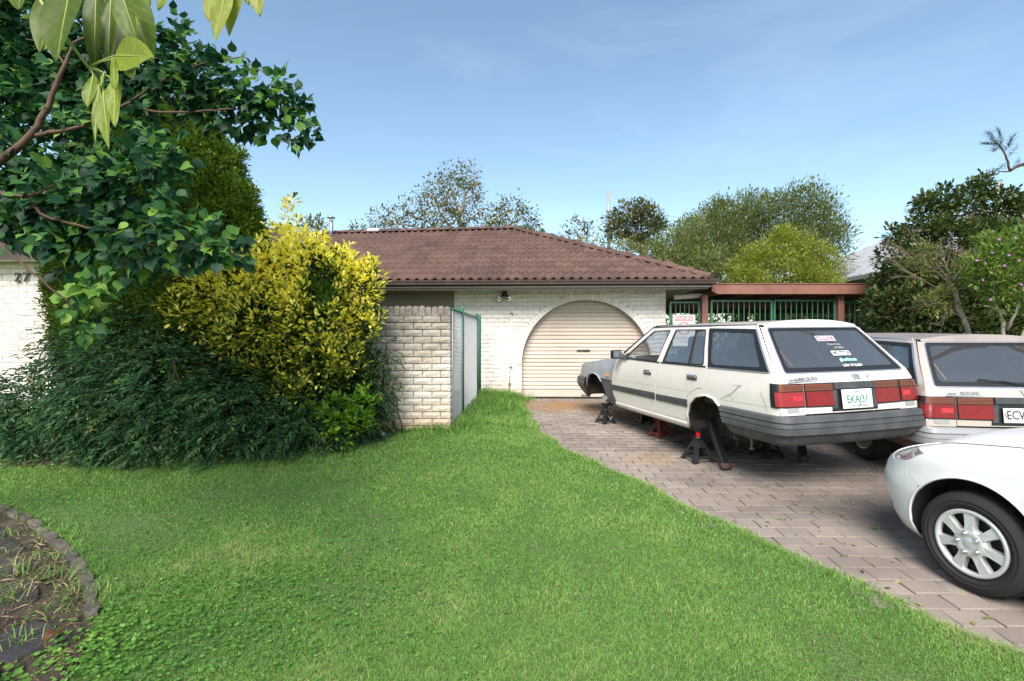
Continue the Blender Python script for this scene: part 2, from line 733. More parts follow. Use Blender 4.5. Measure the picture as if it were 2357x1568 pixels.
def spot(cx, cy, rx, ry, col, amt, nsc=2.0):
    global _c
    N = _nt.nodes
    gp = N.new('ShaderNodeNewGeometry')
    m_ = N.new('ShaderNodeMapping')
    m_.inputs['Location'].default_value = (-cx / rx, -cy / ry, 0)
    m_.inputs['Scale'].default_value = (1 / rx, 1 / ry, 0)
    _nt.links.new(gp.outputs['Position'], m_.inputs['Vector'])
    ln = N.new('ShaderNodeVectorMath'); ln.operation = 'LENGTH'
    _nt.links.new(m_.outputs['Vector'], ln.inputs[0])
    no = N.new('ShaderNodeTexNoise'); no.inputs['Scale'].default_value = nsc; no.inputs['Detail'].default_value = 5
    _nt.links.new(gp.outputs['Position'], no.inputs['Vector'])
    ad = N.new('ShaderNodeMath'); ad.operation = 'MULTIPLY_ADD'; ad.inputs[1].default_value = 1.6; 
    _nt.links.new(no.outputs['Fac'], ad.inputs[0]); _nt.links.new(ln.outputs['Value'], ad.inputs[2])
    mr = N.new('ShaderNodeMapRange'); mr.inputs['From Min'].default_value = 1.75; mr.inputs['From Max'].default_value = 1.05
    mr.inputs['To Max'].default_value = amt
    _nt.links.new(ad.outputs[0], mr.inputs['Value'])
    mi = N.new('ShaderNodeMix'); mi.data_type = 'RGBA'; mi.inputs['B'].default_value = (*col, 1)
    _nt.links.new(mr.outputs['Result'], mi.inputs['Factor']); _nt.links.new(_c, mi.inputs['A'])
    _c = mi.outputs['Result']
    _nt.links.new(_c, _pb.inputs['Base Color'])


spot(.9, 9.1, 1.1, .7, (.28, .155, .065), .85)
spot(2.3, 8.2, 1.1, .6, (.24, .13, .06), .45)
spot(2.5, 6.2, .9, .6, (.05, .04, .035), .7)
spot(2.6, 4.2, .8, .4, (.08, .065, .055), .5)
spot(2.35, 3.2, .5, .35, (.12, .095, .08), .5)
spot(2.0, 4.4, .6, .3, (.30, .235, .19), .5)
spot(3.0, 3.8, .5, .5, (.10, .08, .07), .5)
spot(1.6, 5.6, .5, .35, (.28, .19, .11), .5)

PL, PD, PH = .222, .150, .045


def paver_var(seed):
    r = random.Random(seed)
    a, b = PL / 2 - .0034, PD / 2 - .0034
    ch = .005
    def j(): return r.uniform(-.003, .003)
    top = [(-a + ch + j(), -b + ch + j(), 0), (a - ch + j(), -b + ch + j(), 0), (a - ch + j(), b - ch + j(), 0), (-a + ch + j(), b - ch + j(), 0)]
    mid = [(-a, -b, -ch), (a, -b, -ch), (a, b, -ch), (-a, b, -ch)]
    low = [(x, y, -PH) for x, y, z in mid]
    fs = [(0, 1, 2, 3)] + [(4 + i, 4 + (i + 1) % 4, (i + 1) % 4, i) for i in range(4)] + [(8 + i, 8 + (i + 1) % 4, 4 + (i + 1) % 4, 4 + i) for i in range(4)]
    return top + mid + low, fs


PVARS = [paver_var(i) for i in range(6)]
pav_meshes = []
for i in range(12):
    V, F = PVARS[i % 6]
    pav_meshes.append(MB().add(V, F).mesh('paver', {'tint': (i + .5) / 12}))
    pav_meshes[-1].materials.append(paver_mat)
cells = []
row = 0
y0 = -.6
while y0 < 9.86:
    y = y0 + PD / 2
    x = -.3 + (PL / 2 if row % 2 else 0) + random.uniform(-.012, .012)
    while x < 9.0:
        yc = y - .018 * (x - 2) + random.uniform(-.003, .003)
        if x + PL * .25 > edge_x(yc) - .05 and yc < 9.86 and (x < 1.08 * max(yc, .1) + 1.2):
            cells.append((x, yc))
        x += PL
    y0 += PD
    row += 1


def paver_score(c):
    x, y = c
    if y < 2.15 or x > 1.07 * y: return 0
    if x > 2.45 + (3.6 - y) * .25 and y < 3.4 and x > 2.62: return 0     # under the white hatchback
    return 1 / y ** 3


order = sorted(range(len(cells)), key=lambda i: -paver_score(cells[i]))
PV, PF, PT = [], [], []
for k, i in enumerate(order):
    x, y = cells[i]
    M4 = Matrix.Translation((x, y, float(slope(y)) + random.uniform(-.003, .003))) @ Matrix.Rotation(math.atan(.042) + random.uniform(-.006, .006), 4, 'X') @ Matrix.Rotation(random.uniform(-.006, .006), 4, 'Y') @ Matrix.Rotation(-.018 + random.uniform(-.012, .012), 4, 'Z')
    if k < 300:
        link('paver', random.choice(pav_meshes), driveway, None, M4)
    else:
        V, F = random.choice(PVARS)
        b = len(PV)
        PV += [tuple(M4 @ Vector(p)) for p in V]
        PF += [tuple(q + b for q in f) for f in F]
        PT += [random.random()] * len(V)
rest = np_mesh('paver_field', np.array(PV), np.array(PF), {'tint': PT})
tag(link('paver_field', rest, driveway, paver_mat), kind='stuff')

# ------------------------------------------------------------------ sunken stone path at the lower left
path_mat = mat('dark_slate', (.034, .032, .034), .85, col2=(.085, .066, .052), nscale=3.0, nlo=.42, nhi=.7, bump=.004, bscale=70, fine=.3, tint=.25)
dirt = mat('path_dirt', (.040, .027, .019), .95, col2=(.085, .060, .040), nscale=7.0, bump=.006, bscale=80, fine=.4, fscale=90)
mb = MB()
vs = []
for px_, py_ in PC:
    vs += [(px_, py_, float(slope(py_)) + .022), (px_ - 1.0, py_ - .4, float(slope(py_ - .4)) + .022), (-9, py_ - 1.2, float(slope(py_ - 1.2)) + .022)]
mb.add(vs, [(i * 3 + k, i * 3 + k + 3, i * 3 + k + 4, i * 3 + k + 1) for i in range(len(PC) - 1) for k in range(2)])
path = tag(mb.build('path', dirt), kind='structure')


def slab_mesh(seed, a, b, h, m_, name):
    r = random.Random(seed)
    pts = []
    for i in range(10):
        t = 2 * math.pi * i / 10
        c, s_ = math.cos(t), math.sin(t)
        q = (abs(c) ** 4 + abs(s_) ** 4) ** -.25
        pts.append((a * c * q * r.uniform(.92, 1.04), b * s_ * q * r.uniform(.92, 1.04)))
    n = len(pts)
    vs = [(x * .95, y * .95, h + r.uniform(-.004, .004)) for x, y in pts] + [(x, y, h - .012) for x, y in pts] + [(x * 1.02, y * 1.02, -.05) for x, y in pts]
    fs = [tuple(range(n))] + [(n + i, n + (i + 1) % n, (i + 1) % n, i) for i in range(n)] + [(2 * n + i, 2 * n + (i + 1) % n, n + (i + 1) % n, n + i) for i in range(n)]
    me = MB().add(vs, fs).mesh(name, {'tint': r.random()})
    me.materials.append(m_)
    return me


for i, (x, y, a, b) in enumerate([(-3.62, 3.30, .25, .16), (-3.30, 3.02, .22, .15), (-3.95, 3.55, .24, .14), (-4.4, 3.72, .2, .15), (-3.78, 2.98, .22, .15), (-3.28, 2.66, .23, .14), (-2.86, 2.72, .16, .14),
                                 (-2.80, 2.38, .2, .14), (-2.40, 2.38, .15, .11), (-3.2, 2.33, .18, .13), (-2.38, 2.08, .18, .12), (-2.78, 2.06, .18, .12), (-3.9, 2.65, .2, .15), (-4.3, 3.3, .22, .15), (-2.3, 1.8, .2, .12), (-2.75, 1.78, .2, .12)]):
    link('paving_stone', slab_mesh(100 + i, a * 1.15, b * 1.15, .016, path_mat, 'paving_stone'), path, None,
         Matrix.Translation((x, y, float(slope(y)) + .022)) @ Matrix.Rotation(math.atan(.042), 4, 'X') @ Matrix.Rotation(-.5 + random.uniform(-.15, .15), 4, 'Z'))
edge_mat = mat('edging_stone', (.075, .062, .055), .9, col2=(.15, .125, .10), nscale=8, bump=.006, bscale=60, fine=.3, tint=.2)
cum = np.concatenate([[0], np.cumsum(np.hypot(np.diff(pcx), np.diff(pcy)))])


s_ = 0.3
k = 0
while s_ < float(cum[8]) + .05:
    ln = random.uniform(.19, .27)
    xa, ya = np.interp(s_, cum, pcx), np.interp(s_, cum, pcy)
    xb, yb = np.interp(s_ + ln, cum, pcx), np.interp(s_ + ln, cum, pcy)
    c = ((xa + xb) / 2, (ya + yb) / 2)
    link('edging_stone', slab_mesh(300 + k, ln / 2 - .003, .033, .030 + random.uniform(-.008, .008), edge_mat, 'edging_stone'), path, None,
         Matrix.Translation((c[0], c[1], float(slope(c[1])) + .02)) @ Matrix.Rotation(math.atan2(yb - ya, xb - xa), 4, 'Z') @ Matrix.Rotation(random.uniform(-.06, .06), 4, 'X'))
    s_ += ln
    k += 1


# ------------------------------------------------------------------ grass
def blades(P, H, Wd, lean, az, bow=.5):
    n = len(P)
    d = np.stack([np.cos(az), np.sin(az), 0 * az], -1)
    sd_ = np.stack([-np.sin(az + RNG.normal(0, .8, n)), np.cos(az + RNG.normal(0, .8, n)), 0 * az], -1)
    up = np.array([0, 0, 1.0])
    mid = P + up * (H * .58)[:, None] + d * (H * lean * .35)[:, None]
    tip = P + up * (H * (1 - bow * lean * .45))[:, None] + d * (H * lean)[:, None]
    w2 = (Wd / 2)[:, None]
    V = np.stack([P - sd_ * w2, P + sd_ * w2, mid + sd_ * w2 * .75, mid - sd_ * w2 * .75, tip], 1).reshape(-1, 3)
    b = np.arange(n) * 5
    return V, [np.stack([b, b + 1, b + 2, b + 3], 1), np.stack([b + 3, b + 2, b + 4], 1)]


def lawn_ok(x, y):
    ok = (x < edge_x(y) + .02 * np.sin(9 * y) + RNG.normal(0, .03, len(x))) & ~in_path(x + RNG.normal(0, .03, len(x)), y)
    ok &= np.abs(x) < 1.1 * y + .4
    ok &= ~((y > 6.36) & (x < -.78)) & ~((x > -.9 + .05 * (y - 6.4)) & (x < -.76 + .05 * (y - 6.4)) & (y > 6.4) & (RNG.random(len(x)) < .3))
    ok &= ~((x < -1.5) & (y > 5.35 + .25 * np.sin(2.1 * x) + .55 * sstep(x, -2.6, -.9)))
    ok &= ~((x < -3.3) & (y > 5.14 + .12 * np.sin(3 * x) + RNG.normal(0, .06, len(x))))
    return ok


def vnoise(x, y, s, off=0.0):
    return np.array([noise.noise((a * s + off, b * s, off)) for a, b in zip(x, y)])


gp, gh, gw, gt, gl = [], [], [], [], []
for ya, yb, dens, h0, w0 in ((1.75, 2.6, 34000, .018, .0026), (2.6, 3.6, 22000, .019, .0034), (3.6, 5.0, 13000, .021, .0050), (5.0, 7.0, 7500, .027, .0072), (7.0, 9.85, 4400, .046, .0093)):
    xm = 1.09 * yb + .3
    x0, x1 = -min(xm, 7.5), min(3.0, xm)
    n = int(dens * (x1 - x0) * (yb - ya))
    x = RNG.uniform(x0, x1, n); y = RNG.uniform(ya, yb, n)
    k_ = lawn_ok(x, y)
    x, y = x[k_], y[k_]
    n = len(x)
    patch = vnoise(x, y, .9, 3.1)
    patch2 = vnoise(x, y, 3.5, 9.7)
    thin = RNG.random(n) < .88 + .35 * patch + .3 * patch2
    x, y, patch, patch2 = x[thin], y[thin], patch[thin], patch2[thin]
    n = len(x)
    gp.append(np.stack([x, y, g(x, y)], -1))
    ed = np.exp(-np.abs(edge_x(y) - x) / .10)
    wall = sstep(y, 8.2, 9.6) * .8
    gh.append(h0 * (.55 + .75 * RNG.random(n)) * (1 + .5 * patch + .35 * patch2 + .6 * ed + wall))
    gw.append(w0 * (.7 + .6 * RNG.random(n)))
    gt.append(np.clip(.44 + .36 * patch + .26 * patch2 + RNG.normal(0, .20, n) + .15 * ed + .5 * (RNG.random(n) < .05), 0, 1))
    gl.append(.5 + 1.3 * RNG.random(n))
# long rough tufts at the wall foot, along the mesh fence and beside the garage
for (xa, ya, xb, yb, n, hh, sp) in ((-2.3, 6.33, -.80, 6.33, 900, .10, .05), (-.70, 6.5, -.52, 9.5, 1500, .17, .08), (-.6, 9.35, .18, 9.75, 2200, .22, .16), (.05, 9.4, .3, 8.0, 700, .10, .06), (-1.0, 6.25, -.5, 6.9, 700, .15, .08), (-.4, 8.6, .0, 9.6, 900, .2, .2)):
    t = RNG.random(n)
    x = xa + (xb - xa) * t + RNG.normal(0, sp, n); y = ya + (yb - ya) * t + RNG.normal(0, sp, n)
    k_ = ~((y > 6.36) & (x < -.80)) & (y < 9.9)
    x, y = x[k_], y[k_]; n = len(x)
    gp.append(np.stack([x, y, g(x, y)], -1)); gh.append(hh * (.35 + .9 * RNG.random(n))); gw.append(np.full(n, .0085)); gt.append(np.clip(.45 + .25 * RNG.normal(size=n), 0, 1)); gl.append(.4 + .9 * RNG.random(n))
t = RNG.uniform(1.4, 6.0, 2600)
_cu = np.concatenate([[0], np.cumsum(np.hypot(np.diff(pcx), np.diff(pcy)))])
xx = np.interp(t, _cu, pcx) + RNG.normal(.02, .045, 2600); yy = np.interp(t, _cu, pcy) + RNG.normal(.02, .045, 2600)
gp.append(np.stack([xx, yy, slope(yy) + .02], -1)); gh.append(.055 * (.4 + .9 * RNG.random(2600))); gw.append(np.full(2600, .0042)); gt.append(np.clip(.5 + .28 * RNG.normal(size=2600), 0, 1)); gl.append(.6 + 1.1 * RNG.random(2600))
# overhang on the driveway edge
yy = RNG.uniform(2.2, 9.3, 9000)
xx = edge_x(yy) + np.abs(RNG.normal(0, .035, 9000)) * np.where(RNG.random(9000) < .5, 1, -1) + .03 * np.sin(yy * 7)
gp.append(np.stack([xx, yy, slope(yy) + .004], -1)); gh.append(.038 * (.4 + 1.0 * RNG.random(9000))); gw.append(.0016 * yy); gt.append(np.clip(.6 + .25 * RNG.normal(size=9000), 0, 1)); gl.append(.5 + 1.0 * RNG.random(9000))
P = np.concatenate(gp); H = np.concatenate(gh); Wd = np.concatenate(gw); T = np.concatenate(gt); Ln = np.concatenate(gl)
V, F = blades(P, H, Wd, Ln, RNG.uniform(0, 2 * math.pi, len(P)))
grass_mat = mat('grass', (.1, .2, .03), .55, spec=.25, ramp=[(0, (.075, .180, .038)), (.3, (.140, .300, .058)), (.6, (.205, .370, .080)), (.85, (.295, .420, .130)), (1, (.46, .43, .23))], trans=.3)
grass = link('grass', np_mesh('grass', V, F, {'tint': np.repeat(T, 5)}), None, grass_mat)
tag(grass, 'short mown green lawn between the driveway and the shrubs', 'grass', kind='stuff')


# clover on the lower left of the lawn and round the path edge
def clover(n, fx, fy, scale, hgt):
    x = fx(n); y = fy(n)
    ok = (x < edge_x(y)) & (y < 5)
    x, y = x[ok], y[ok]
    n = len(x)
    base = np.stack([x, y, g(x, y) + hgt * (.5 + RNG.random(n))], -1)
    a0 = RNG.uniform(0, 6.28, n)
    Ps, Ds, Us, Ss = [], [], [], []
    sc_ = scale * (.6 + .7 * RNG.random(n))
    tilt = unit(np.array([0, 0, 1.0]) + .35 * RNG.normal(size=(n, 3)))
    for k in range(3):
        a = a0 + k * 2.094
        d = np.stack([np.cos(a), np.sin(a), .15 + 0 * a], -1)
        Ps.append(base); Ds.append(d); Us.append(tilt); Ss.append(sc_)
    return np.concatenate(Ps), np.concatenate(Ds), np.concatenate(Us), np.concatenate(Ss)


def clx(n): return np.concatenate([RNG.normal(-1.75, .42, n // 2), RNG.normal(-1.35, .55, n - n // 2)])
def cly(n): return np.concatenate([RNG.normal(2.35, .38, n // 2), RNG.normal(2.75, .45, n - n // 2)])


a1 = clover(2600, clx, cly, .0115, .020)
a2 = clover(420, lambda n: RNG.normal(-2.12, .22, n), lambda n: RNG.normal(2.25, .18, n), .017, .025)
a3 = clover(260, lambda n: RNG.normal(-2.6, .5, n), lambda n: RNG.normal(2.75, .4, n), .015, .03)
A = [np.concatenate(q) for q in zip(a1, a2, a3)]
clover_mat = mat('clover', (.1, .25, .03), .5, ramp=[(0, (.07, .19, .03)), (.6, (.125, .30, .045)), (1, (.24, .42, .07))], trans=.3)
nl = len(A[0])
tn = np.clip(.4 + .25 * RNG.normal(size=nl) + .35 * np.exp(-((A[0][:, 0] + 2.1) ** 2 + (A[0][:, 1] - 2.25) ** 2) / .12), 0, 1)
co = leaves('clover', A[0], A[1], A[2], A[3], 'oval', clover_mat, None, tn, wid=2.2)
tag(co, 'patch of round leaved clover in the lawn beside the stone edging', 'clover', kind='stuff')

# straw and leaf litter on the path
n = 9000
x = RNG.uniform(-4.6, -1.8, n); y = RNG.uniform(1.7, 4.2, n)
k_ = in_path(x + .05, y) & (np.abs(x) < 1.15 * y)
k_ &= RNG.random(n) < .25 + .75 * (vnoise(x, y, 1.6, 2.0) > -.05)
x, y = x[k_], y[k_]; n = len(x)
az = RNG.normal(-.55, .7, n)
D = np.stack([np.cos(az), np.sin(az), RNG.normal(.03, .1, n)], -1)
lit = leaves('leaf_litter', np.stack([x, y, slope(y) + .040 + .008 * RNG.random(n)], -1), D, np.tile([0, 0, 1.0], (n, 1)) + .3 * RNG.normal(size=(n, 3)), .025 + .07 * RNG.random(n) ** 2, 'lance',
             mat('straw', (.3, .22, .12), .9, ramp=[(0, (.055, .030, .018)), (.5, (.16, .10, .055)), (1, (.46, .36, .21))]), None, None, wid=.42)
tag(lit, 'dry straw and bark litter strewn over the dark path', 'litter', kind='stuff')
n = 1500
x = RNG.uniform(-5.3, -3.2, n); y = 5.22 + .12 * np.sin(3 * x) + RNG.normal(0, .10, n)
az = RNG.uniform(0, 6.28, n)
lit2 = leaves('hedge_litter', np.stack([x, y, g(x, y) + .012 + .012 * RNG.random(n)], -1), np.stack([np.cos(az), np.sin(az), RNG.normal(.03, .12, n)], -1), np.tile([0, 0, 1.0], (n, 1)) + .35 * RNG.normal(size=(n, 3)), .03 + .06 * RNG.random(n), 'lance',
              lit.data.materials[0], None, None, wid=.8)
tag(lit2, 'brown fallen leaves and bare soil along the foot of the dark hedge', 'litter', kind='stuff')
# grass tufts growing on the path
tp = []
for (tx, ty, n, hh) in ((-3.05, 3.0, 60, .13), (-2.85, 2.68, 70, .12), (-3.45, 3.25, 40, .10), (-3.7, 3.5, 40, .1), (-2.45, 2.62, 30, .08), (-2.6, 2.25, 35, .09), (-2.25, 2.0, 40, .08), (-3.2, 2.75, 25, .07), (-2.75, 2.95, 40, .10), (-3.0, 3.2, 40, .08), (-2.4, 2.35, 40, .07), (-3.35, 2.95, 40, .09), (-2.95, 2.45, 40, .07), (-2.55, 2.8, 40, .06)):
    q = np.stack([RNG.normal(tx, .07, n), RNG.normal(ty, .035, n), np.full(n, slope(ty) + .035)], -1)
    tp.append((q, hh * (.4 + .8 * RNG.random(n))))
P = np.concatenate([a for a, b in tp]); H = np.concatenate([b for a, b in tp])
V, F = blades(P, H, np.full(len(P), .0045), .7 + RNG.random(len(P)), RNG.uniform(0, 6.28, len(P)))
tuft = link('path_weeds', np_mesh('path_weeds', V, F, {'tint': np.repeat(np.clip(.55 + .3 * RNG.normal(size=len(P)), 0, 1), 5)}), None, grass_mat)
tag(tuft, 'tufts of rough grass growing between the dark path stones', 'weeds', kind='stuff')
# weeds in the paver joints
wp = []
for _ in range(150):
    row_ = random.choice(cells)
    x_, y_ = row_[0] + random.choice((-PL / 2, PL / 2, random.uniform(-.1, .1))), row_[1] + random.choice((-PD / 2, PD / 2))
    if not (2.4 < y_ < 6.2 and x_ < 1.0 * y_): continue
    n = random.randint(6, 22)
    wp.append((np.stack([RNG.normal(x_, .03, n), RNG.normal(y_, .008, n), np.full(n, slope(y_) - .004)], -1), .012 + .022 * RNG.random(n)))
P = np.concatenate([a for a, b in wp]); H = np.concatenate([b for a, b in wp])
V, F = blades(P, H, np.full(len(P), .006), .8 + RNG.random(len(P)), RNG.uniform(0, 6.28, len(P)))
pw = link('joint_weeds', np_mesh('joint_weeds', V, F, {'tint': np.repeat(np.clip(.4 + .3 * RNG.normal(size=len(P)), 0, 1), 5)}), None, grass_mat)
tag(pw, 'small weeds and moss sprouting in the joints of the driveway pavers', 'weeds', kind='stuff')
n = 260
y = RNG.uniform(2.5, 6.0, n); x = RNG.uniform(1.6, 4.6, n)
k_ = (x > edge_x(y) + .1)
x, y = x[k_], y[k_]; n = len(x)
fl = leaves('fallen_leaves', np.stack([x, y, slope(y) + .006 + .006 * RNG.random(n)], -1), np.concatenate([rand_dirs(n)[:, :2], .12 * RNG.normal(size=(n, 1))], 1), np.tile([0, 0, 1.0], (n, 1)) + .3 * RNG.normal(size=(n, 3)), .015 + .03 * RNG.random(n), 'oval',
            mat('fallen_leaf', (.2, .15, .06), .8, ramp=[(0, (.07, .045, .02)), (.5, (.10, .16, .03)), (1, (.36, .27, .10))]), None)
tag(fl, 'scattered small fallen leaves on the driveway pavers', 'leaves', kind='stuff')
# ------------------------------------------------------------------ the house
house = empty('brick_house', (0, 9.95, .418), 'white brick bungalow with a brown tiled hip roof and an arched garage', 'house', rotz=-.04)
brick_mat = mat('white_brick', (.80, .76, .715), .88, col2=(.70, .645, .585), nscale=2.2, nlo=.5, nhi=.78, tint=.07, bump=.006, bscale=55, fine=.08, fscale=35)
mortar = mat('pale_mortar', (.50, .45, .39), .95, col2=(.60, .56, .5), nscale=5, bump=.003, bscale=120)
trim_brown = mat('brown_trim', (.060, .042, .036), .45, col2=(.085, .06, .05), nscale=3)
soffit_mat = mat('soffit_board', (.62, .58, .52), .8)
beige_panel = mat('beige_cladding', (.24, .195, .165), .7, fine=.06)
door_mat = mat('cream_slat', (.60, .515, .44), .5, col2=(.55, .465, .395), nscale=1.5, tint=.04, fine=.03, fscale=20)
black = mat('black_metal', (.012, .012, .013), .5)


def stain(m, zc, zr, col, amt, axis='Z', nsc=3.0, invert=False, zoff=0.0):
    """dirt that fades with height, broken up by noise"""
    nt = m.node_tree
    N = nt.nodes
    pb = [q for q in N if q.type == 'BSDF_PRINCIPLED'][0]
    c = pb.inputs['Base Color'].links[0].from_socket
    gp = N.new('ShaderNodeNewGeometry')
    sx = N.new('ShaderNodeSeparateXYZ')
    nt.links.new(gp.outputs['Position'], sx.inputs[0])
    no = N.new('ShaderNodeTexNoise'); no.inputs['Scale'].default_value = nsc; no.inputs['Detail'].default_value = 8; no.inputs['Roughness'].default_value = .65
    nt.links.new(gp.outputs['Position'], no.inputs['Vector'])
    ma = N.new('ShaderNodeMath'); ma.operation = 'MULTIPLY_ADD'; ma.inputs[1].default_value = zr * 1.6
    nt.links.new(no.outputs['Fac'], ma.inputs[0])
    nt.links.new(sx.outputs[axis], ma.inputs[2])
    mr = N.new('ShaderNodeMapRange')
    a, b = zc + zr * .8 - zr, zc + zr * .8 + zr
    mr.inputs['From Min'].default_value = a if invert else b
    mr.inputs['From Max'].default_value = b if invert else a
    mr.inputs['To Max'].default_value = amt
    nt.links.new(ma.outputs[0], mr.inputs['Value'])
    mi = N.new('ShaderNodeMix'); mi.data_type = 'RGBA'; mi.inputs['B'].default_value = (*col, 1)
    nt.links.new(mr.outputs['Result'], mi.inputs['Factor'])
    nt.links.new(c, mi.inputs['A'])
    nt.links.new(mi.outputs['Result'], pb.inputs['Base Color'])


stain(brick_mat, .55, .28, (.55, .36, .19), .75)


def brick_geo(seed, wdt, hgt, dep, rough=.006, n=(4, 2)):
    """split-face brick: face looks to -y, centred in x and z, back at y=0"""
    r = random.Random(seed)
    nx, nz_ = n
    vs, fs = [], []
    for i in range(nx + 1):
        for k in range(nz_ + 1):
            ex = i in (0, nx) or k in (0, nz_)
            x = -wdt / 2 + wdt * i / nx
            z = -hgt / 2 + hgt * k / nz_
            if ex:
                y = -dep + r.uniform(.003, .007)
                x += r.uniform(-.002, .002); z += r.uniform(-.002, .002)
            else:
                y = -dep - r.uniform(0, rough); x += r.uniform(-.015, .015); z += r.uniform(-.008, .008)
            vs.append((x, y, z))
    def id_(i, k): return i * (nz_ + 1) + k
    for i in range(nx):
        for k in range(nz_):
            q = (id_(i, k), id_(i + 1, k), id_(i + 1, k + 1), id_(i, k + 1))
            fs += [(q[0], q[1], q[2]), (q[0], q[2], q[3])]
    rim = [id_(i, 0) for i in range(nx + 1)] + [id_(nx, k) for k in range(1, nz_ + 1)] + [id_(i, nz_) for i in range(nx - 1, -1, -1)] + [id_(0, k) for k in range(nz_ - 1, 0, -1)]
    b = len(vs)
    vs += [(vs[q][0], 0, vs[q][2]) for q in rim]
    m = len(rim)
    fs += [(rim[(i + 1) % m], rim[i], b + i, b + (i + 1) % m) for i in range(m)]
    return vs, fs


_bc = {}


def brick_mesh(wdt, hgt, dep, m, rough=.006, nvar=8):
    v = random.randrange(nvar)
    key = (round(wdt, 3), round(hgt, 3), round(dep, 3), m.name, v)
    if key not in _bc:
        V, F = brick_geo(hash(key) & 0xffff, wdt, hgt, dep, rough)
        me = MB().add(V, F).mesh('brick', {'tint': random.random()})
        me.materials.append(m)
        _bc[key] = me
    return _bc[key]


# garage wall: backing sheet with the arch cut out, then bricks
CX, CZ, RA = 1.51, .70, 1.31
COURSE, BL, GAP = .0858, .2425, .009
WX0, WX1, WH = -1.19, 3.11, 2.2
arch = [(CX - RA, -.1)] + [(CX - RA * math.cos(t), CZ + RA * math.sin(t)) for t in np.linspace(0, math.pi, 41)] + [(CX + RA, -.1)]
outl = [(WX0, -.1)] + arch + [(WX1, -.1), (WX1, WH), (WX0, WH)]


def plane_y(y0): return lambda a, b, off=0.0: Vector((a, y0 - off, b))


wall = panel_mesh('wall', outl, [], plane_y(.0), step=.4, rim=.14).build('wall', mortar, house)
for v in wall.data.vertices: v.co.y += .0
ROUT = RA + .118
bid = 0
z = 0
row = 0
SX = WX1 - 10 * BL - BL      # keep whole bricks at the right corner
while z < WH - .02:
    zc = z + COURSE / 2
    x = WX1 - (0 if row % 2 == 0 else BL / 2)
    spans = []
    if row % 2: spans.append((WX1 - BL / 2, WX1))
    while x > WX0 + .02:
        spans.append((max(x - BL, WX0), x))
        x -= BL
    for a, b in spans:
        pieces = [(a, b)]
        hh = None
        zt = max(0, zc - CZ)
        if zc <= CZ: hh = RA
        elif zt < ROUT: hh = math.sqrt(ROUT ** 2 - zt ** 2)
        if hh is not None:
            pieces = []
            if a < CX - hh: pieces.append((a, min(b, CX - hh)))
            if b > CX + hh: pieces.append((max(a, CX + hh), b))
        for p, q in pieces:
            if q - p < .03: continue
            wd = round((q - p - GAP) / .01) * .01 if q - p < BL - .001 else BL - GAP
            link('brick', brick_mesh(wd, COURSE - GAP, .012, brick_mat), wall, None, Matrix.Translation(((p + q) / 2, 0, zc)))
    z += COURSE
    row += 1
# arch ring of bricks on end
nv = 52
for i in range(nv):
    t = math.pi * (i + .5) / nv
    rm = RA + .059
    me = brick_mesh(math.pi * rm / nv - .008, .112, .018, brick_mat)
    M4 = Matrix.Translation((CX - rm * math.cos(t), 0, CZ + rm * math.sin(t))) @ Matrix.Rotation(t - math.pi / 2, 4, 'Y')
    link('arch_brick', me, wall, None, M4)

# roller door
rd = MB().box((CX, .20, 1.02), (2.84, .01, 2.1)).build('roller_door', door_mat, house)
prof = [(0, 0), (.006, -.004), (.018, -.020), (.050, -.020), (.062, -.004), (.0795, 0)]
smb = MB()
pts = [(-1.40, y, z) for z, y in prof] + [(1.40, y, z) for z, y in prof]
n = len(prof)
smb.add(pts, [(i, n + i, n + i + 1, i + 1) for i in range(n - 1)], False)
slat_meshes = []
for q in range(5):
    me = smb.mesh('slat', {'tint': q / 4})
    me.materials.append(door_mat)
    slat_meshes.append(me)
z = .16
while z < 2.02:
    link('slat', random.choice(slat_meshes), rd, None, Matrix.Translation((CX, .19, z)))
    z += .0795
MB().box((CX, .178, .085), (2.80, .03, .14), bev=.006).build('bottom_rail', door_mat, rd)
MB().box((CX, .178, .006), (2.80, .04, .016)).build('rubber_seal', black, rd)
hd = MB().box((CX - .04, .160, .975), (.27, .012, .034), bev=.003).build('lock_plate', black, rd)
chrome = mat('chrome', (.75, .75, .76), .12, metal=1.0)
dull_steel = mat('dull_steel', (.42, .43, .44), .4, metal=.9)
MB().tube([(CX - .155, .152, .975), (CX - .155, .146, .975)], .009, 10).tube([(CX - .10, .152, .975), (CX - .10, .148, .975)], .006, 10).tube([(CX - .07, .152, .975), (CX - .07, .148, .975)], .006, 10).build('lock_barrel', chrome, rd)
MB().box((CX + .0, .155, .055), (.16, .02, .02)).box((CX - .06, .150, .06), (.018, .02, .05)).box((CX + .06, .150, .06), (.018, .02, .05)).build('lift_handle', dull_steel, rd)

# eaves: soffit, fascia, gutter
MB().box((-.35, -.28, WH + .012), (8.3, .62, .02)).box((3.46, 3.5, WH + .012), (.68, 7.0, .02)).build('soffit', soffit_mat, house)
MB().box((0.96, .004, WH - .012), (4.3, .03, .03)).build('soffit_bead', soffit_mat, house)
MB().box((-2.7, .03, 1.1), (3.02, .04, 2.19)).build('beige_wall', beige_panel, house)
MB().box((-2.7, -.02, WH - .03), (3.0, .05, .05)).build('cladding_bead', beige_panel, house)
fas = MB().box((-.35, -.575, 2.205), (8.2, .025, .085)).box((3.745, 3.2, 2.205), (.025, 7.5, .085)).build('fascia', trim_brown, house)
gpr = [(0, 2.245), (-.085, 2.245), (-.10, 2.262), (-.10, 2.285), (-.115, 2.300), (-.122, 2.330), (-.112, 2.337), (-.104, 2.330), (-.095, 2.303), (-.0, 2.303)]
gm = MB()
xa, xb = -4.4, 3.88
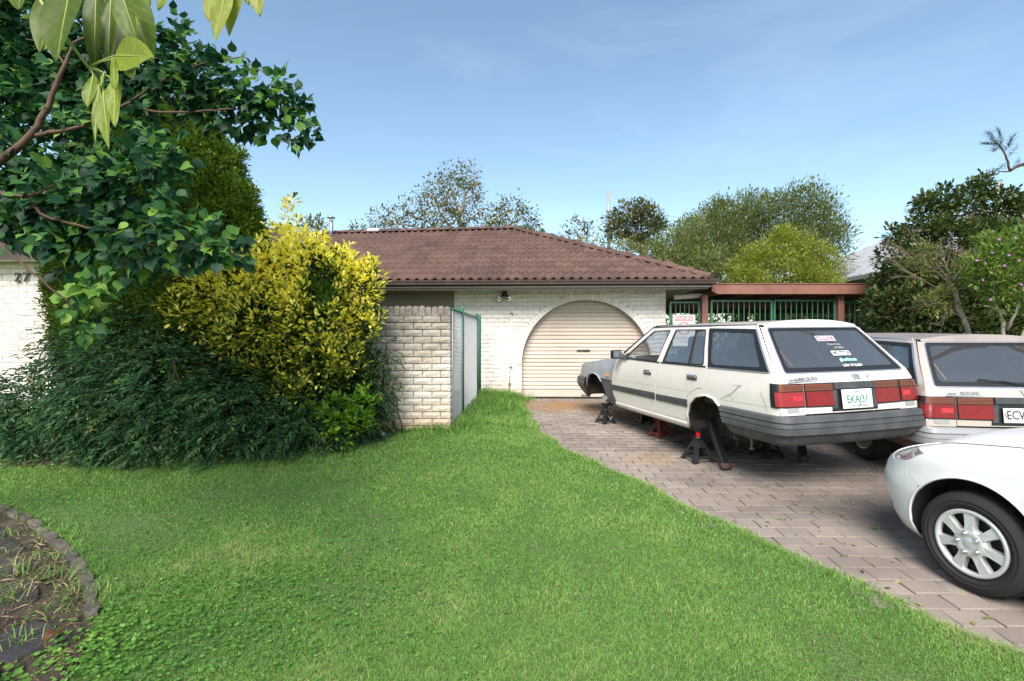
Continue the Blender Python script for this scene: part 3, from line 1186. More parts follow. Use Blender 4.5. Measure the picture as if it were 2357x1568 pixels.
vs = [(xa, -.59 + y, z) for y, z in gpr] + [(xb - .0 + (-y) * .9 - .1, -.59 + y, z) for y, z in gpr] + [(xb - .1 - y * .9, 7, z) for y, z in gpr]
n = len(gpr)
gm.add(vs, [(i, (i + 1) % n, n + (i + 1) % n, n + i) for i in range(n)] + [(n + i, n + (i + 1) % n, 2 * n + (i + 1) % n, 2 * n + i) for i in range(n)])
gutter_mat = mat('brown_gutter', (.070, .048, .040), .5, spec=.3, col2=(.10, .075, .062), nscale=5, nlo=.5, nhi=.8)
gm.build('gutter', gutter_mat, house)

# roof: base sheets and tiles
tile_mat = mat('roof_tile', (.098, .054, .042), .82, col2=(.068, .041, .034), nscale=1.1, nlo=.45, nhi=.75, tint=.20, bump=.003, bscale=110, fine=.16, fscale=60)
TP = math.tan(rad(25))
EH, EYh, RUN = 2.335, -.61, 3.95
RXE = -.04              # ridge end
REX = 3.88              # right eave
base = mat('roof_underlay', (.05, .035, .03), .9)


def roofz(hx, d): return EH + d * TP - max(0, -hx - .5) * .018 * (d / RUN)


mb = MB()
A_, B_, C_, D_ = (-4.4, EYh, EH), (REX, EYh, EH), (RXE, EYh + RUN, roofz(RXE, RUN)), (-9.5, EYh + RUN, roofz(-9.5, RUN))
mb.add([A_, B_, C_, D_, (-9.5, EYh, EH)], [(0, 1, 2, 3, 4)])
mb.add([(REX, EYh, EH), (REX, 12, EH), (RXE, 9, C_[2]), C_], [(0, 1, 2, 3)])
mb.add([(-9.5, EYh + 2 * RUN, EH), (REX - .0, EYh + 2 * RUN, EH), C_, D_], [(3, 2, 1, 0)])
for i, v in enumerate(mb.v): mb.v[i] = (v[0], v[1], v[2] - .05)
roof = mb.build('roof', base, house)
TWd, TL, EXPO = .350, .47, .378


def tile_geo(wd, seed):
    """two-roll concrete tile: x across, y up the slope"""
    r = random.Random(seed)
    nx = 12
    vs, fs = [], []
    sk = r.uniform(-.004, .004)
    for j, (y, dz) in enumerate(((0, .036), (TL, .004))):
        for i in range(nx + 1):
            u = i / nx
            wv = max(0, math.sin(2 * math.pi * (2 * u - .25))) ** .8 * .046 if True else 0
            vs.append((u * wd, y + sk * u, dz + wv))
    for i in range(nx): fs.append((i, i + 1, nx + 2 + i, nx + 1 + i))
    b = len(vs)
    for i in range(nx + 1):
        v = vs[i]
        vs.append((v[0], v[1] + .004, v[2] - .034))
    for i in range(nx): fs.append((b + i, b + i + 1, i + 1, i))
    fs.append((0, nx + 1, b))
    return vs, fs


TG = [tile_geo(TWd, i) for i in range(4)]
tile_meshes = []
for i in range(12):
    V, F = TG[i % 4]
    mbx = MB()
    mbx.add(V, F, True)
    me = mbx.mesh('roof_tile', {'tint': (i + .5) / 12})
    me.materials.append(tile_mat)
    tile_meshes.append(me)
ang = rad(25)
SL = RUN / math.cos(ang)
nrow = int(SL / EXPO) + 1
spots = []
for r_ in range(nrow):
    s0 = r_ * EXPO
    d = s0 * math.cos(ang)
    x = REX - TWd
    hipx = REX - d * (REX - RXE) / RUN
    x = 3.7 - TWd * .0
    while x > -9.5:
        if x + TWd * .55 < hipx: spots.append((x, d, r_))
        x -= TWd
vis = sorted(range(len(spots)), key=lambda i: (spots[i][0] < -4.0, spots[i][2]))
TV, TF3, TF4, TT = [], [], [], []
for k, i in enumerate(vis):
    x, d, r_ = spots[i]
    M4 = Matrix.Translation((x + random.uniform(-.004, .004), EYh - .03 + d, roofz(x, d) + random.uniform(0, .004))) @ Matrix.Rotation(ang + random.uniform(-.008, .008), 4, 'X') @ Matrix.Rotation(random.uniform(-.01, .01), 4, 'Z')
    if k < 300:
        link('roof_tile', random.choice(tile_meshes), roof, None, M4)
    else:
        V, F = random.choice(TG)
        b = len(TV)
        TV += [tuple(M4 @ Vector(p)) for p in V]
        TF4 += [tuple(q + b for q in f) for f in F if len(f) == 4]
        TT += [random.random()] * len(V)
# right hip face tiles, seen edge-on
for r_ in range(nrow):
    d = r_ * EXPO * math.cos(ang) * .98
    y = EYh + .25
    while y < 9:
        if y > EYh + d + .1 and y < 11 - d:
            M4 = Matrix.Translation((REX + .03 - d * (REX - RXE) / RUN, y, EH + d * TP)) @ Matrix.Rotation(math.pi / 2, 4, 'Z') @ Matrix.Rotation(ang, 4, 'X')
            V, F = random.choice(TG)
            b = len(TV)
            TV += [tuple(M4 @ Vector(p)) for p in V]
            TF4 += [tuple(q + b for q in f) for f in F if len(f) == 4]
            TT += [random.random()] * len(V)
        y += TWd
tag(link('tile_field', np_mesh('tile_field', np.array(TV), np.array(TF4), {'tint': TT}, True), roof, tile_mat), kind='stuff')
# ridge and hip caps
cap = MB()
for j in range(2):
    for i in range(9):
        a = math.pi * i / 8
        cap.v.append((j * .40, -.105 * math.cos(a), .075 * math.sin(a) + (.012 if j == 0 else 0)))
cap.f = [(i, i + 1, 10 + i, 9 + i) for i in range(8)] + [tuple(range(8, -1, -1))]
cap.sm = [True] * 8 + [False]
cap_meshes = []
for q in range(5):
    me = cap.mesh('ridge_cap', {'tint': q / 4})
    me.materials.append(tile_mat)
    cap_meshes.append(me)


def caps(a, b):
    a = Vector(a); b = Vector(b)
    n = int((b - a).length / .36)
    x = (b - a).normalized()
    for i in range(n + 1):
        p = a + x * (i * .36)
        link('ridge_cap', random.choice(cap_meshes), roof, None, frame(p + Vector((0, 0, random.uniform(-.006, .006))), x, Vector((0, 0, 1)).cross(x)))


caps((REX - .06, EYh + .06, EH + .05), (RXE, EYh + RUN, roofz(RXE, RUN) + .05))
caps((RXE + .1, EYh + RUN, roofz(RXE, RUN) + .06), (-9.4, EYh + RUN, roofz(-9.4, RUN) + .05))
mortar_cap = MB().box((-3.95, EYh + RUN, roofz(-3.95, RUN) + .10), (.34, .25, .09), bev=.03).build('flue_flashing', mat('lead_flashing', (.5, .5, .5), .6), roof)

# left wing: wall with the street number, its own roof
wing_mat = brick_mat
wing_wall = MB().box((-6.55, -3.05, 1.18), (5.0, .20, 2.37)).build('wing_wall', mortar, house)
MB().box((-4.18, -1.55, 1.12), (.2, 2.9, 2.25)).build('wing_side_wall', mortar, house)
zz, row = 0, 0
while zz < 2.28:
    x = -9.0 - (BL / 2 if row % 2 else 0)
    while x < -4.1:
        if x + BL > -7.6 and x < -5.6:
            link('brick', brick_mesh(BL - GAP, COURSE - GAP, .012, brick_mat), wing_wall, None, Matrix.Translation((x + BL / 2, -3.15, zz + COURSE / 2)))
        x += BL
    zz += COURSE
    row += 1
MB().box((-6.55, -3.45, 2.385), (6.0, .03, .15)).build('fascia', trim_brown, house)
MB().box((-6.55, -3.28, 2.33), (5.6, .36, .02)).build('soffit', soffit_mat, house)
wr = MB()
wr.add([(-9.6, -3.55, EH + .13), (-3.9, -3.55, EH + .13), (-6.75, -.7, EH + 1.46), (-6.75, 3.3, EH + 1.46 + .5), (-9.6, 3, EH + .13), (-3.9, 3, EH + .13)], [(0, 1, 2), (1, 5, 3, 2), (0, 2, 3, 4)])
wing_roof = wr.build('wing_roof', tile_mat, house, attrs={'tint': .5})
bronze = mat('bronze_digit', (.10, .075, .055), .45, metal=.5)
for ch, x in (('2', -7.04), ('7', -6.91)):
    me = text_mesh(ch, .19, .010, .001)
    link('house_number', me, house, bronze, frame((x, -3.19, 2.09), (1, 0, 0), (0, 0, 1)))

# fittings on the garage wall
fl = empty('flood_light', (0, 0, 0), 'twin black floodlight with glass lamps under the eaves left of the garage arch', 'floodlight')
fl.matrix_world = Matrix.Translation((0, 9.95, .418)) @ Matrix.Rotation(-.04, 4, 'Z') @ Matrix.Translation((-.15, -.05, 2.06))
MB().box((0, .0, .075), (.10, .08, .09), bev=.01).tube([(0, -.02, .07), (.0, -.07, .03)], .025, 10).tube([(-.03, -.03, .05), (-.075, -.08, -.0)], .022, 10).tube([(.03, -.03, .05), (.085, -.08, -.0)], .022, 10).build('mount', black, fl)
lampglass = mat('lamp_glass', (.8, .8, .8), .08, metal=.75, spec=.8)
for sx_ in (-1, 1):
    ax = Vector((sx_ * .45, -.8, -.45)).normalized()
    c = Vector((sx_ * .085 - (.01 if sx_ < 0 else -.01), -.085, -.015))
    MB().lathe([(.018, -.05), (.03, -.03), (.052, .03), (.055, .045), (.05, .055), (.025, .066), (0, .068)], c, ax, 20).build('lamp', lampglass, fl)
MB().lathe([(.02, -.03), (.028, .0), (.028, .025), (.015, .04), (0, .043)], (0, -.08, .0), (0, -.8, -.5), 16).build('motion_sensor', mat('sensor_lens', (.16, .18, .20), .25), fl)

dp = empty('conduit_pipe', (0, 0, 0), 'thin white conduit running down the white brick wall left of the garage door', 'pipe')
dp.matrix_world = Matrix.Translation((0, 9.95, .418)) @ Matrix.Rotation(-.04, 4, 'Z')
white_pvc = mat('white_pvc', (.74, .73, .70), .4)
MB().tube([(-.005, -.03, 1.72), (-.02, -.03, .9), (-.06, -.03, .16)], .0125, 10).build('pipe', white_pvc, dp)
for x, z_, h in ((-.003, 1.73, .03), (-.027, .64, .02), (-.045, .30, .02)):
    MB().box((x, -.03, z_), (.05, .035, h), bev=.004).build('clamp', black, dp)
MB().box((-.065, -.04, .05), (.045, .045, .22), bev=.004).build('valve', black, dp)
MB().tube([(-.03, -.06, -.02), (.25, -.09, .0)], .018, 8).build('drain_elbow', black, dp)

fp = empty('roof_flue', (-3.63, 13.1, 4.52), 'galvanised flue pipe with a round cap on the roof ridge', 'chimney flue')
galv = mat('galvanised', (.50, .52, .54), .38, metal=.8, col2=(.36, .37, .38), nscale=9)
fp.location = W(762, 541, 13.2)
MB().tube([(0, 0, -.15), (0, 0, .40)], .055, 14).build('pipe', galv, fp)
MB().lathe([(.0, .52), (.06, .50), (.115, .465), (.11, .46), (0, .46)], (0, 0, 0), (0, 0, 1), 18).build('cap', dull_steel, fp)
MB().tube([(.05, 0, .38), (.06, 0, .47)], .006, 5).tube([(-.05, 0, .38), (-.06, 0, .47)], .006, 5).tube([(0, -.05, .38), (0, -.06, .47)], .006, 5).build('bracket', dull_steel, fp)
# ------------------------------------------------------------------ garden wall in front of the house
gw_ = empty('garden_wall', (-.81, 6.40, .39), 'free-standing white brick garden wall with grimy brick on edge coping', 'wall')
gbrick = mat('garden_brick', (.66, .61, .545), .9, col2=(.55, .47, .37), nscale=3.0, nlo=.45, nhi=.75, tint=.08, bump=.008, bscale=50, fine=.12, fscale=40)
stain(gbrick, 1.60, .55, (.060, .048, .040), .86, nsc=4.2, invert=True)
stain(gbrick, .56, .22, (.50, .30, .14), .75)
gmortar = mat('garden_mortar', (.27, .22, .17), .95, col2=(.28, .23, .19), nscale=4, bump=.003, bscale=100)
stain(gmortar, 1.60, .55, (.04, .032, .028), .9, nsc=4.2, invert=True)
core = MB().box((-1.6, .065, .76), (3.18, .10, 1.60)).build('wall_core', gmortar, gw_)
GC = .0905
for row in range(17):
    x = 0 if row % 2 else 0
    first = BL if row % 2 else BL * .52
    xr = 0.0
    ln = first
    while xr > -3.2:
        link('brick', brick_mesh(round(ln - .010, 3), GC - .011, .026, gbrick, .008), gw_, None, Matrix.Translation((xr - ln / 2, .015, row * GC + GC / 2)))
        xr -= ln
        ln = BL
    # return end, seen edge-on
    link('end_brick', brick_mesh(.105, GC - .008, .012, gbrick, .008, 4), gw_, None, Matrix.Translation((-.008, .07, row * GC + GC / 2)) @ Matrix.Rotation(math.pi / 2, 4, 'Z'))
xr = .0
while xr > -3.2:
    wd = .0835
    h = .125 + random.uniform(-.006, .008)
    V, F = brick_geo(random.randrange(999), wd - .007, h, .135, .010, (2, 3))
    mbx = MB()
    # rounded heads
    V = [(x_, y_, z_ - (.022 * (abs(x_) / (wd / 2)) ** 2 if z_ > h * .4 else 0)) for x_, y_, z_ in V]
    mbx.add(V, F)
    mbx.box((0, -.062, 0), (wd - .010, .135, h - .03))
    link('coping_brick', mbx.mesh('coping_brick', {'tint': random.random()}), gw_, gbrick, Matrix.Translation((xr - wd / 2, .13, 17 * GC + h / 2)))
    xr -= wd

# ------------------------------------------------------------------ chain-link side fence
fx0, fy0, fy1 = -.795, 6.46, 9.62
fdir = Vector((.05, 1, 0)).normalized()
flen = (fy1 - fy0) * 1.0013
fo = empty('mesh_fence', (fx0, fy0, .42), 'chain-link side fence on green posts between the garden wall and house', 'fence')
green = mat('green_paint', (.030, .135, .085), .42, col2=(.045, .17, .115), nscale=8)
wire = mat('galvanised_wire', (.46, .47, .46), .45, metal=.2)


def fpos(s, z, o=0): return Vector((fdir.x * s + o, fdir.y * s, z))


for s in (.88, 2.70):
    MB().tube([fpos(s, -.05), fpos(s, 1.66)], .030, 12).lathe([(.034, 1.655), (.034, 1.675), (.02, 1.69), (0, 1.695)], fpos(s, 0), (0, 0, 1), 12).build('post', green, fo)
MB().tube([fpos(2.98, -.05), fpos(2.98, 1.66)], .022, 10).build('post', green, fo)
MB().tube([fpos(3.12, -.05), fpos(3.12, 1.68)], .032, 10).build('post', green, fo)
MB().tube([fpos(0, 1.60), fpos(2.7, 1.62)], .016, 8).build('top_rail', green, fo)
MB().tube([fpos(.02, .02), fpos(.02, 1.60)], .010, 8).build('tension_bar', wire, fo)


def chain(s0, s1, z0, z1, p=.055, r=.0030):
    """woven diamonds as thin three-sided wires"""
    V, F = [], []
    def seg(a, b):
        d = (b - a).normalized()
        x = d.cross(Vector((1, 0, 0))).normalized()
        y = d.cross(x)
        n = len(V)
        for q in (a, b):
            for k in range(3):
                t = 2.094 * k
                V.append(q + (x * math.cos(t) + y * math.sin(t)) * r)
        for k in range(3): F.append((n + k, n + (k + 1) % 3, n + 3 + (k + 1) % 3, n + 3 + k))
    w_, h_ = s1 - s0, z1 - z0
    for sgn in (1, -1):
        c = -h_
        while c < w_:
            a0, a1 = max(c, 0), min(c + h_, w_)
            if a1 > a0:
                za, zb = a0 - c, a1 - c
                if sgn < 0: za, zb = h_ - za, h_ - zb
                o = .003 * sgn
                seg(fpos(s0 + a0, z0 + za, o), fpos(s0 + a1, z0 + zb, o))
            c += p
    return V, F


for s0, s1 in ((.0, .88), (.88, 2.70)):
    V, F = chain(s0, s1, -.02, 1.60)
    o = MB().add(V, F).build('wire_mesh', wire, fo)
    o['kind'] = 'stuff'

# ------------------------------------------------------------------ pergola, gates
brown = mat('brown_timber', (.235, .105, .075), .6, col2=(.165, .072, .052), nscale=2.0, tint=0, bump=.002, bscale=40, fine=.12)
dark_sheet = mat('weathered_sheet', (.10, .085, .08), .8)
pg = empty('pergola', (3.2, 9.6, .42), 'low brown timber pergola spanning the gateway beside the house', 'pergola')


def loc(p): return Vector(p) - Vector((3.2, 9.6, .42))


def pbeam(name, a, b, wx, wy, m=brown):
    return MB().beam(loc(a), loc(b), wx, wy, bev=.006).build(name, m, pg)


yg = 9.62
MB().prism([(3.86, 2.56), (3.98, 2.50), (7.6, 2.50), (7.6, 2.685), (3.86, 2.685)], lambda a, b, t: loc((a, t, b)), 9.40, 9.45).build('beam', brown, pg)
MB().prism([(3.84, 2.690), (7.6, 2.690), (7.6, 2.705), (3.84, 2.705)], lambda a, b, t: loc((a, t, b)), 9.385, 9.47).build('beam_capping', brown, pg)
for x in (3.80, 6.48):
    pbeam('post', (x, 9.62, .38), (x, 9.62, 2.50), .115, .115)
for x in (3.80, 6.48, 9.2):
    pbeam('post', (x, 13.6, .40), (x, 13.6, 2.55), .12, .12)
pbeam('rear_beam', (3.6, 13.6, 2.46), (9.6, 13.6, 2.46), .05, .2)
pbeam('middle_beam', (3.6, 11.4, 2.44), (9.6, 11.4, 2.44), .05, .2)
for i in range(8):
    x = 4.0 + .72 * i
    pbeam('rafter', (x, 9.46, 2.56), (x, 13.6, 2.56), .05, .14)
MB().box(loc((6.7, 11.62, 2.655)), (6.0, 4.3, .012)).build('roof_sheet', dark_sheet, pg)
MB().tube([loc((3.25, 9.75, 2.46)), loc((3.78, 9.72, 2.50))], .05, 12).build('rolled_blind', soffit_mat, pg)


def gate(name, label, x0, x1, y, ztop, bars, fancy, group=None, low=False):
    o = empty(name, ((x0 + x1) / 2, y, .41), label, 'gate', group)
    hw_ = (x1 - x0) / 2
    zt = ztop - .41
    mbf = MB()
    f = .034
    mbf.box((-hw_ + f / 2, 0, zt / 2 + .03), (f, f, zt - .06)).box((hw_ - f / 2, 0, zt / 2 + .03), (f, f, zt - .06))
    mbf.box((0, -.002, zt - f / 2), (2 * hw_, f + .006, f)).box((0, -.002, .09), (2 * hw_ - 2 * f, f, f))
    mbf.build('gate_frame', green, o)
    for i in range(bars):
        x = -hw_ + f + (2 * hw_ - 2 * f) * (i + .5 * 0 + 1) / (bars + 1)
        z0, z1 = .11, zt - f
        if fancy and abs(x) < .29: z0 = zt - .46
        MB().box((x, 0, (z0 + z1) / 2), (.014, .014, z1 - z0)).build('bar', green, o)
    if fancy:
        zc = zt - .46
        MB().box((0, 0, zc), (.60, .016, .016)).build('cross_bar', green, o)
        MB().box((0, 0, zt - 1.5), (.60, .016, .016)).build('cross_bar', green, o)
        lace = MB()
        # a tall oval of cast lacework: rings, scrolls and spokes
        def ring(cx, cz, a, b, t0=0.0, t1=2 * math.pi, r=.007, n=20):
            lace.tube([(cx + a * math.cos(t0 + (t1 - t0) * i / n), 0, cz + b * math.sin(t0 + (t1 - t0) * i / n)) for i in range(n + 1)], r, 5)
        cz = zc - .46
        ring(0, cz, .24, .46, r=.010, n=36)
        ring(0, cz, .13, .15, n=26)
        ring(0, cz, .05, .05)
        for k in range(8):
            a = math.pi * k / 4
            ring(.09 * math.cos(a), cz + .10 * math.sin(a), .035, .035, n=12, r=.006)
        for sgn in (1, -1):
            for q, (sx_, sz_) in enumerate(((.07, .36), (.15, .27), (.06, .24), (.13, .15), (.18, .08))):
                for h in (1, -1):
                    pts = []
                    for i in range(16):
                        t = i / 15 * 4.4
                        rr = .055 * (1 - t / 6)
                        pts.append((h * (sx_ + rr * math.cos(t) - .02), 0, cz + sgn * (sz_ + rr * math.sin(t))))
                    lace.tube(pts, .006, 5)
            lace.tube([(0, 0, cz + sgn * .15), (0, 0, cz + sgn * .46)], .007, 5)
            lace.tube([(-.12, 0, cz + sgn * .06), (-.23, 0, cz + sgn * .16)], .006, 5)
            lace.tube([(.12, 0, cz + sgn * .06), (.23, 0, cz + sgn * .16)], .006, 5)
        lace.build('lacework', green, o)
        for x in (-.30, .30):
            MB().box((x, 0, zt - .98), (.014, .014, 1.04)).build('bar', green, o)
    else:
        MB().box((0, 0, zt - .49), (2 * hw_ - 2 * f, .014, .014)).build('cross_bar', green, o)
    return o


gate('side_gate', 'narrow green barred side gate between the brick garage and first pergola post', 3.135, 3.735, 9.68, 2.375, 5, False)
gate('lacework_gate', 'left leaf of the green double gate with cast lacework, next to the side gate', 3.93, 5.15, 9.63, 2.40, 10, True, 'green double driveway gates')
gate('lacework_gate', 'right leaf of the green double gate with cast lacework, nearest the fence', 5.175, 6.40, 9.63, 2.405, 10, True, 'green double driveway gates')
gate('barred_panel', 'green barred panel right of the second pergola post, beside the dark bush', 6.56, 7.6, 9.66, 2.375, 8, False)
for n, (x, hx_) in enumerate(((3.93, -.06), (6.40, .06))):
    pass

# warning sign hung on the side gate
sg = empty('warning_sign', (3.40, 9.62, 1.92), 'white sign with a red warning band hung on the narrow side gate', 'sign')
white_board = mat('sign_white', (.78, .78, .78), .5)
red_print = mat('sign_red', (.62, .02, .05), .5)
grey_print = mat('sign_grey', (.22, .22, .23), .6)
MB().box((0, 0, -.12), (.44, .006, .62)).build('board', white_board, sg)
MB().box((0, -.004, .115), (.37, .003, .085)).build('red_band', red_print, sg)
link('lettering', text_mesh('WARNING', .088, .001, .0022, sx=.92), sg, white_board, frame((0, -.0075, .113), (1, 0, 0), (0, 0, 1)))
cm = MB()
for a, b, m_ in ((.125, .108, red_print),):
    cm.lathe([(a, -.002), (a, .002), (b, .002), (b, -.002)], (0, -.006, -.08), (0, 1, 0), 40, close=True)
cm.build('ring', red_print, sg)
for t_, z_ in (('DANGEROUS', -.275), ('DOGS', -.345)):
    link('lettering', text_mesh(t_, .066, .001), sg, grey_print, frame((0, -.005, z_), (1, 0, 0), (0, 0, 1)))

# metal side fence and the neighbour's house behind it
fence_mat = mat('fence_sheet', (.21, .185, .165), .6, col2=(.15, .13, .115), nscale=2)
nf = empty('sheet_fence', (6.9, 11.2, .42), 'grey brown ribbed metal fence behind the green barred panel', 'fence')
x = 0.0
for i in range(16):
    MB().prism([(0, 0), (.03, .03), (.10, .03), (.13, 0), (.30, 0), (.30, .006), (.133, .006), (.10, .036), (.03, .036), (0, .006)], lambda a, b, t, x=x: Vector((x + a, -b, t)), 0, 1.68).build('fence_panel', fence_mat, nf)
    x += .30
MB().box((2.4, -.01, 1.70), (4.84, .05, .04)).build('top_rail', fence_mat, nf)

nb = empty('neighbour_house', (11, 14, .42), 'neighbouring dark brick house with a pale grey metal roof beyond the pergola', 'house')
nb_brick = mat('dark_brick', (.155, .115, .095), .9, col2=(.10, .075, .065), nscale=5, bump=.004)


def nloc(p): return Vector(p) - Vector((11, 14, .42))


nwall = MB().box(nloc((15.5, 16.5, 1.9)), (8.4, 12, 3.2)).build('wall', mat('dark_mortar', (.12, .10, .09), .95), nb)
brk = MB().box((0, 0, 0), (.012, .232, .078)).mesh('brick', {'tint': .5})
brk.materials.append(nb_brick)
for row in range(12):
    for k in range(22):
        y = 10.9 + k * .242 + (.121 if row % 2 else 0)
        link('brick', brk, nwall, None, Matrix.Translation(nloc((11.296, y, 2.35 + row * .086))))
grey_roof = mat('grey_metal_roof', (.36, .375, .39), .5, metal=.15, col2=(.32, .335, .35), nscale=2)
gg = MB().box(nloc((10.62, 15.5, 3.52)), (.14, 14, .15), bev=.02).build('gutter', mat('grey_gutter', (.27, .28, .29), .45), nb)
MB().box(nloc((11.0, 15.5, 3.45)), (.7, 13.8, .02)).build('soffit', soffit_mat, nb)
rm = MB()
ea, eb, ra_, rb_ = (10.6, 8.6, 3.6), (10.6, 22.6, 3.6), (15.0, 13.0, 5.75), (15.0, 18.5, 5.75)
ec, ed_ = (19.4, 8.6, 3.6), (19.4, 22.6, 3.6)
rm.add([nloc(p) for p in (ea, eb, ra_, rb_, ec, ed_)], [(0, 2, 3, 1), (0, 4, 2), (1, 3, 5), (4, 5, 3, 2)])
nroof = rm.build('roof', grey_roof, nb)
rib = MB()
for i in range(46):
    y = 8.8 + i * .3
    top = min(1.0, (y - 8.6) / 4.4, (22.6 - y) / 4.1)
    rib.beam(nloc((10.6, y, 3.615)), nloc((10.6 + 4.4 * top, y, 3.615 + 2.15 * top)), .03, .03)
rib.build('roof_rib', grey_roof, nroof)['kind'] = 'stuff'
MB().beam(nloc((10.6, 8.6, 3.63)), nloc((15, 13, 5.78)), .12, .03).beam(nloc((15, 13, 5.78)), nloc((15, 18.5, 5.78)), .12, .03).build('ridge_cap', grey_roof, nroof)

# power poles
pole_mat = mat('pole_timber', (.27, .25, .225), .9, col2=(.3, .28, .26), nscale=3)
pp = empty('power_pole', (0, 0, 0), 'tall pale timber power pole standing behind the roof beside the round gum tree', 'power pole')
b0 = W(1404, 700, 34); t0 = W(1400, 441, 34)
pp.location = (b0.x, 34, .4)
off = Vector((b0.x, 34, .4))
MB().tube([Vector((0, 0, 0)), t0 - off], [.16, .11], 10).build('pole', pole_mat, pp)
MB().box(W(1400, 478, 33.8) - off, (.12, .12, .5)).build('insulator_bracket', dull_steel, pp)
for py in (458, 503, 548):
    a = W(1401, py, 33.9) - off
    pts = [a + Vector((14 * t, 6 * t, -1.3 * 4 * t * (1 - t) * .5 - .15 * t)) for t in np.linspace(0, 1, 12)]
    MB().tube(pts, .012, 4).build('wire', dull_steel, pp)
p2 = empty('power_pole', W(2297, 800, 24), 'pale power pole top poking out above the dark bush at the right', 'power pole')
MB().tube([(0, 0, 0), (0, 0, (800 - 419) * K * 24)], [.17, .13], 10).build('pole', pole_mat, p2)
MB().box((0, 0, (800 - 419) * K * 24 - .02), (.24, .24, .05)).build('cap', dull_steel, p2)
# ------------------------------------------------------------------ plants
bark_brown = mat('bark_brown', (.13, .075, .048), .9, col2=(.075, .045, .03), nscale=14, bump=.003, bscale=60)
bark_grey = mat('bark_grey', (.28, .24, .20), .9, col2=(.14, .11, .09), nscale=9, bump=.004, bscale=40)
bark_pale = mat('bark_pale', (.45, .40, .35), .85, col2=(.22, .18, .15), nscale=12, bump=.002, bscale=50)
twig_brown = mat('twig_brown', (.20, .135, .105), .9, col2=(.30, .24, .20), nscale=3)


def leafmat(name, ramp, rough=.45, trans=.25, spec=.4, **k):
    return mat(name, (.1, .2, .05), rough, spec=spec, ramp=ramp, trans=trans, **k)


def pxc(lst, fl=1.0):
    """clumps read off the photograph: (x, y, radius, distance) -> centre, radii"""
    out = []
    for q in lst:
        x, y, r, Y = q[:4]
        R = r * K * Y
        ry = q[4] if len(q) > 4 else R * fl
        out.append((np.array(W(x, y, Y)), np.array([R, ry, R])))
    return out


def foliage_cull(P, margin=.0):
    return np.ones(len(P), bool)


def crown(parent, clumps, dens, k, size, kind, m, spread=.9, reach=.1, droop=0., wid=1., tintc=.45, tints=.2, name='foliage', shell=.5, jit=.25, up=.25, sizevar=.35, clumpy=.12):
    P, D = clump_points(clumps, per_m2(dens, size, kind, wid, k), jit, shell, up)
    off = np.repeat(RNG.normal(0, clumpy, len(P)), k)
    p, d, u = sprigs(P, D, k, spread, reach, droop)
    fr = .9 / np.mean([c[1][0] for c in clumps])
    off = off + .30 * np.array([noise.noise(Vector(q) * fr) for q in np.repeat(P[::1], 1, 0)]).repeat(k)
    t = np.clip(tintc + off + tints * RNG.normal(size=len(p)), 0, 1)
    s = size * (1 + sizevar * RNG.normal(size=len(p))).clip(.4, 1.7)
    o = leaves(name, p, d, u, s, kind, m, parent, t, wid)
    o['kind'] = 'stuff'
    return o, p, d, u, s, t


def single_leaves(parent, p, d, u, s, t, idx, kind, m, name='leaf', wid=1.0, edge=None, nvar=10):
    """the chosen leaves as objects of their own, sharing a handful of meshes"""
    V, F, e = tmpl(kind)
    V = V.copy(); V[:, 1] *= wid
    lib = []
    for q in range(nvar):
        mb = MB().add([tuple(v) for v in V], F, True)
        at = {'tint': (q + .5) / nvar}
        me = mb.mesh(name, at)
        if edge is not None:
            a = me.attributes.new('edge', 'FLOAT', 'POINT')
            a.data.foreach_set('value', (e * edge).astype(np.float32))
        me.materials.append(m)
        lib.append(me)
    for i in idx:
        x = Vector(d[i]).normalized()
        y = Vector(u[i]).cross(x).normalized()
        z = x.cross(y)
        M4 = Matrix((x * s[i], y * s[i], z * s[i])).transposed().to_4x4()
        M4.translation = Vector(p[i]) - parent.location
        link(name, lib[min(nvar - 1, int(t[i] * nvar))], parent, None, M4)


def drop(o, loc):
    """re-centre a parentless-built mesh under an Empty standing at loc"""
    o.location = -Vector(loc)


def tree(name, base, label, cat, group=None):
    return empty(name, base, label, cat, group)


def add_crown(t, *a, **k):
    r = crown(t, *a, **k)
    drop(r[0], t.location)
    return r


def limbs(t, name, lst, m, sides=6):
    mb = MB()
    for a, b, r0, r1 in lst: limb(mb, a, b, r0, r1, sides=sides)
    o = mb.build(name, m, t)
    drop(o, t.location)
    return o


# ---- far trees behind the roof
gum_m = leafmat('gum_leaf', [(0, (.075, .085, .035)), (.5, (.16, .165, .065)), (.85, (.24, .22, .10)), (1, (.25, .155, .09))], .6, .3)
gt_ = tree('gum_tree', (W(1055, 784, 28).x, 28, .4), 'airy tall gum tree with thin sloping limbs rising behind the roof ridge', 'tree')
GC_ = [(1040, 418, 30, 28), (1082, 408, 24, 28), (1062, 400, 16, 28), (1008, 440, 30, 27), (975, 438, 16, 28), (1092, 440, 18, 28), (1052, 468, 34, 28), (1002, 488, 36, 27), (950, 480, 24, 27), (912, 500, 24, 27), (868, 508, 20, 27), (890, 522, 22, 27), (1100, 478, 20, 28), (1138, 500, 24, 27), (1180, 478, 24, 27),
       (1212, 500, 22, 27), (1158, 468, 14, 27), (1188, 515, 28, 27), (1120, 525, 26, 27), (1040, 518, 34, 27), (972, 522, 30, 27), (920, 530, 26, 27), (1080, 520, 26, 28), (1225, 525, 18, 27), (846, 520, 12, 27), (1150, 530, 26, 27)]
add_crown(gt_, pxc(GC_), .95, 9, .17, 'lance', gum_m, spread=1.0, reach=.35, droop=.5, wid=1.9, jit=.5, shell=.15, clumpy=.2)
B = lambda x, y, Y=28: W(x, y, Y)
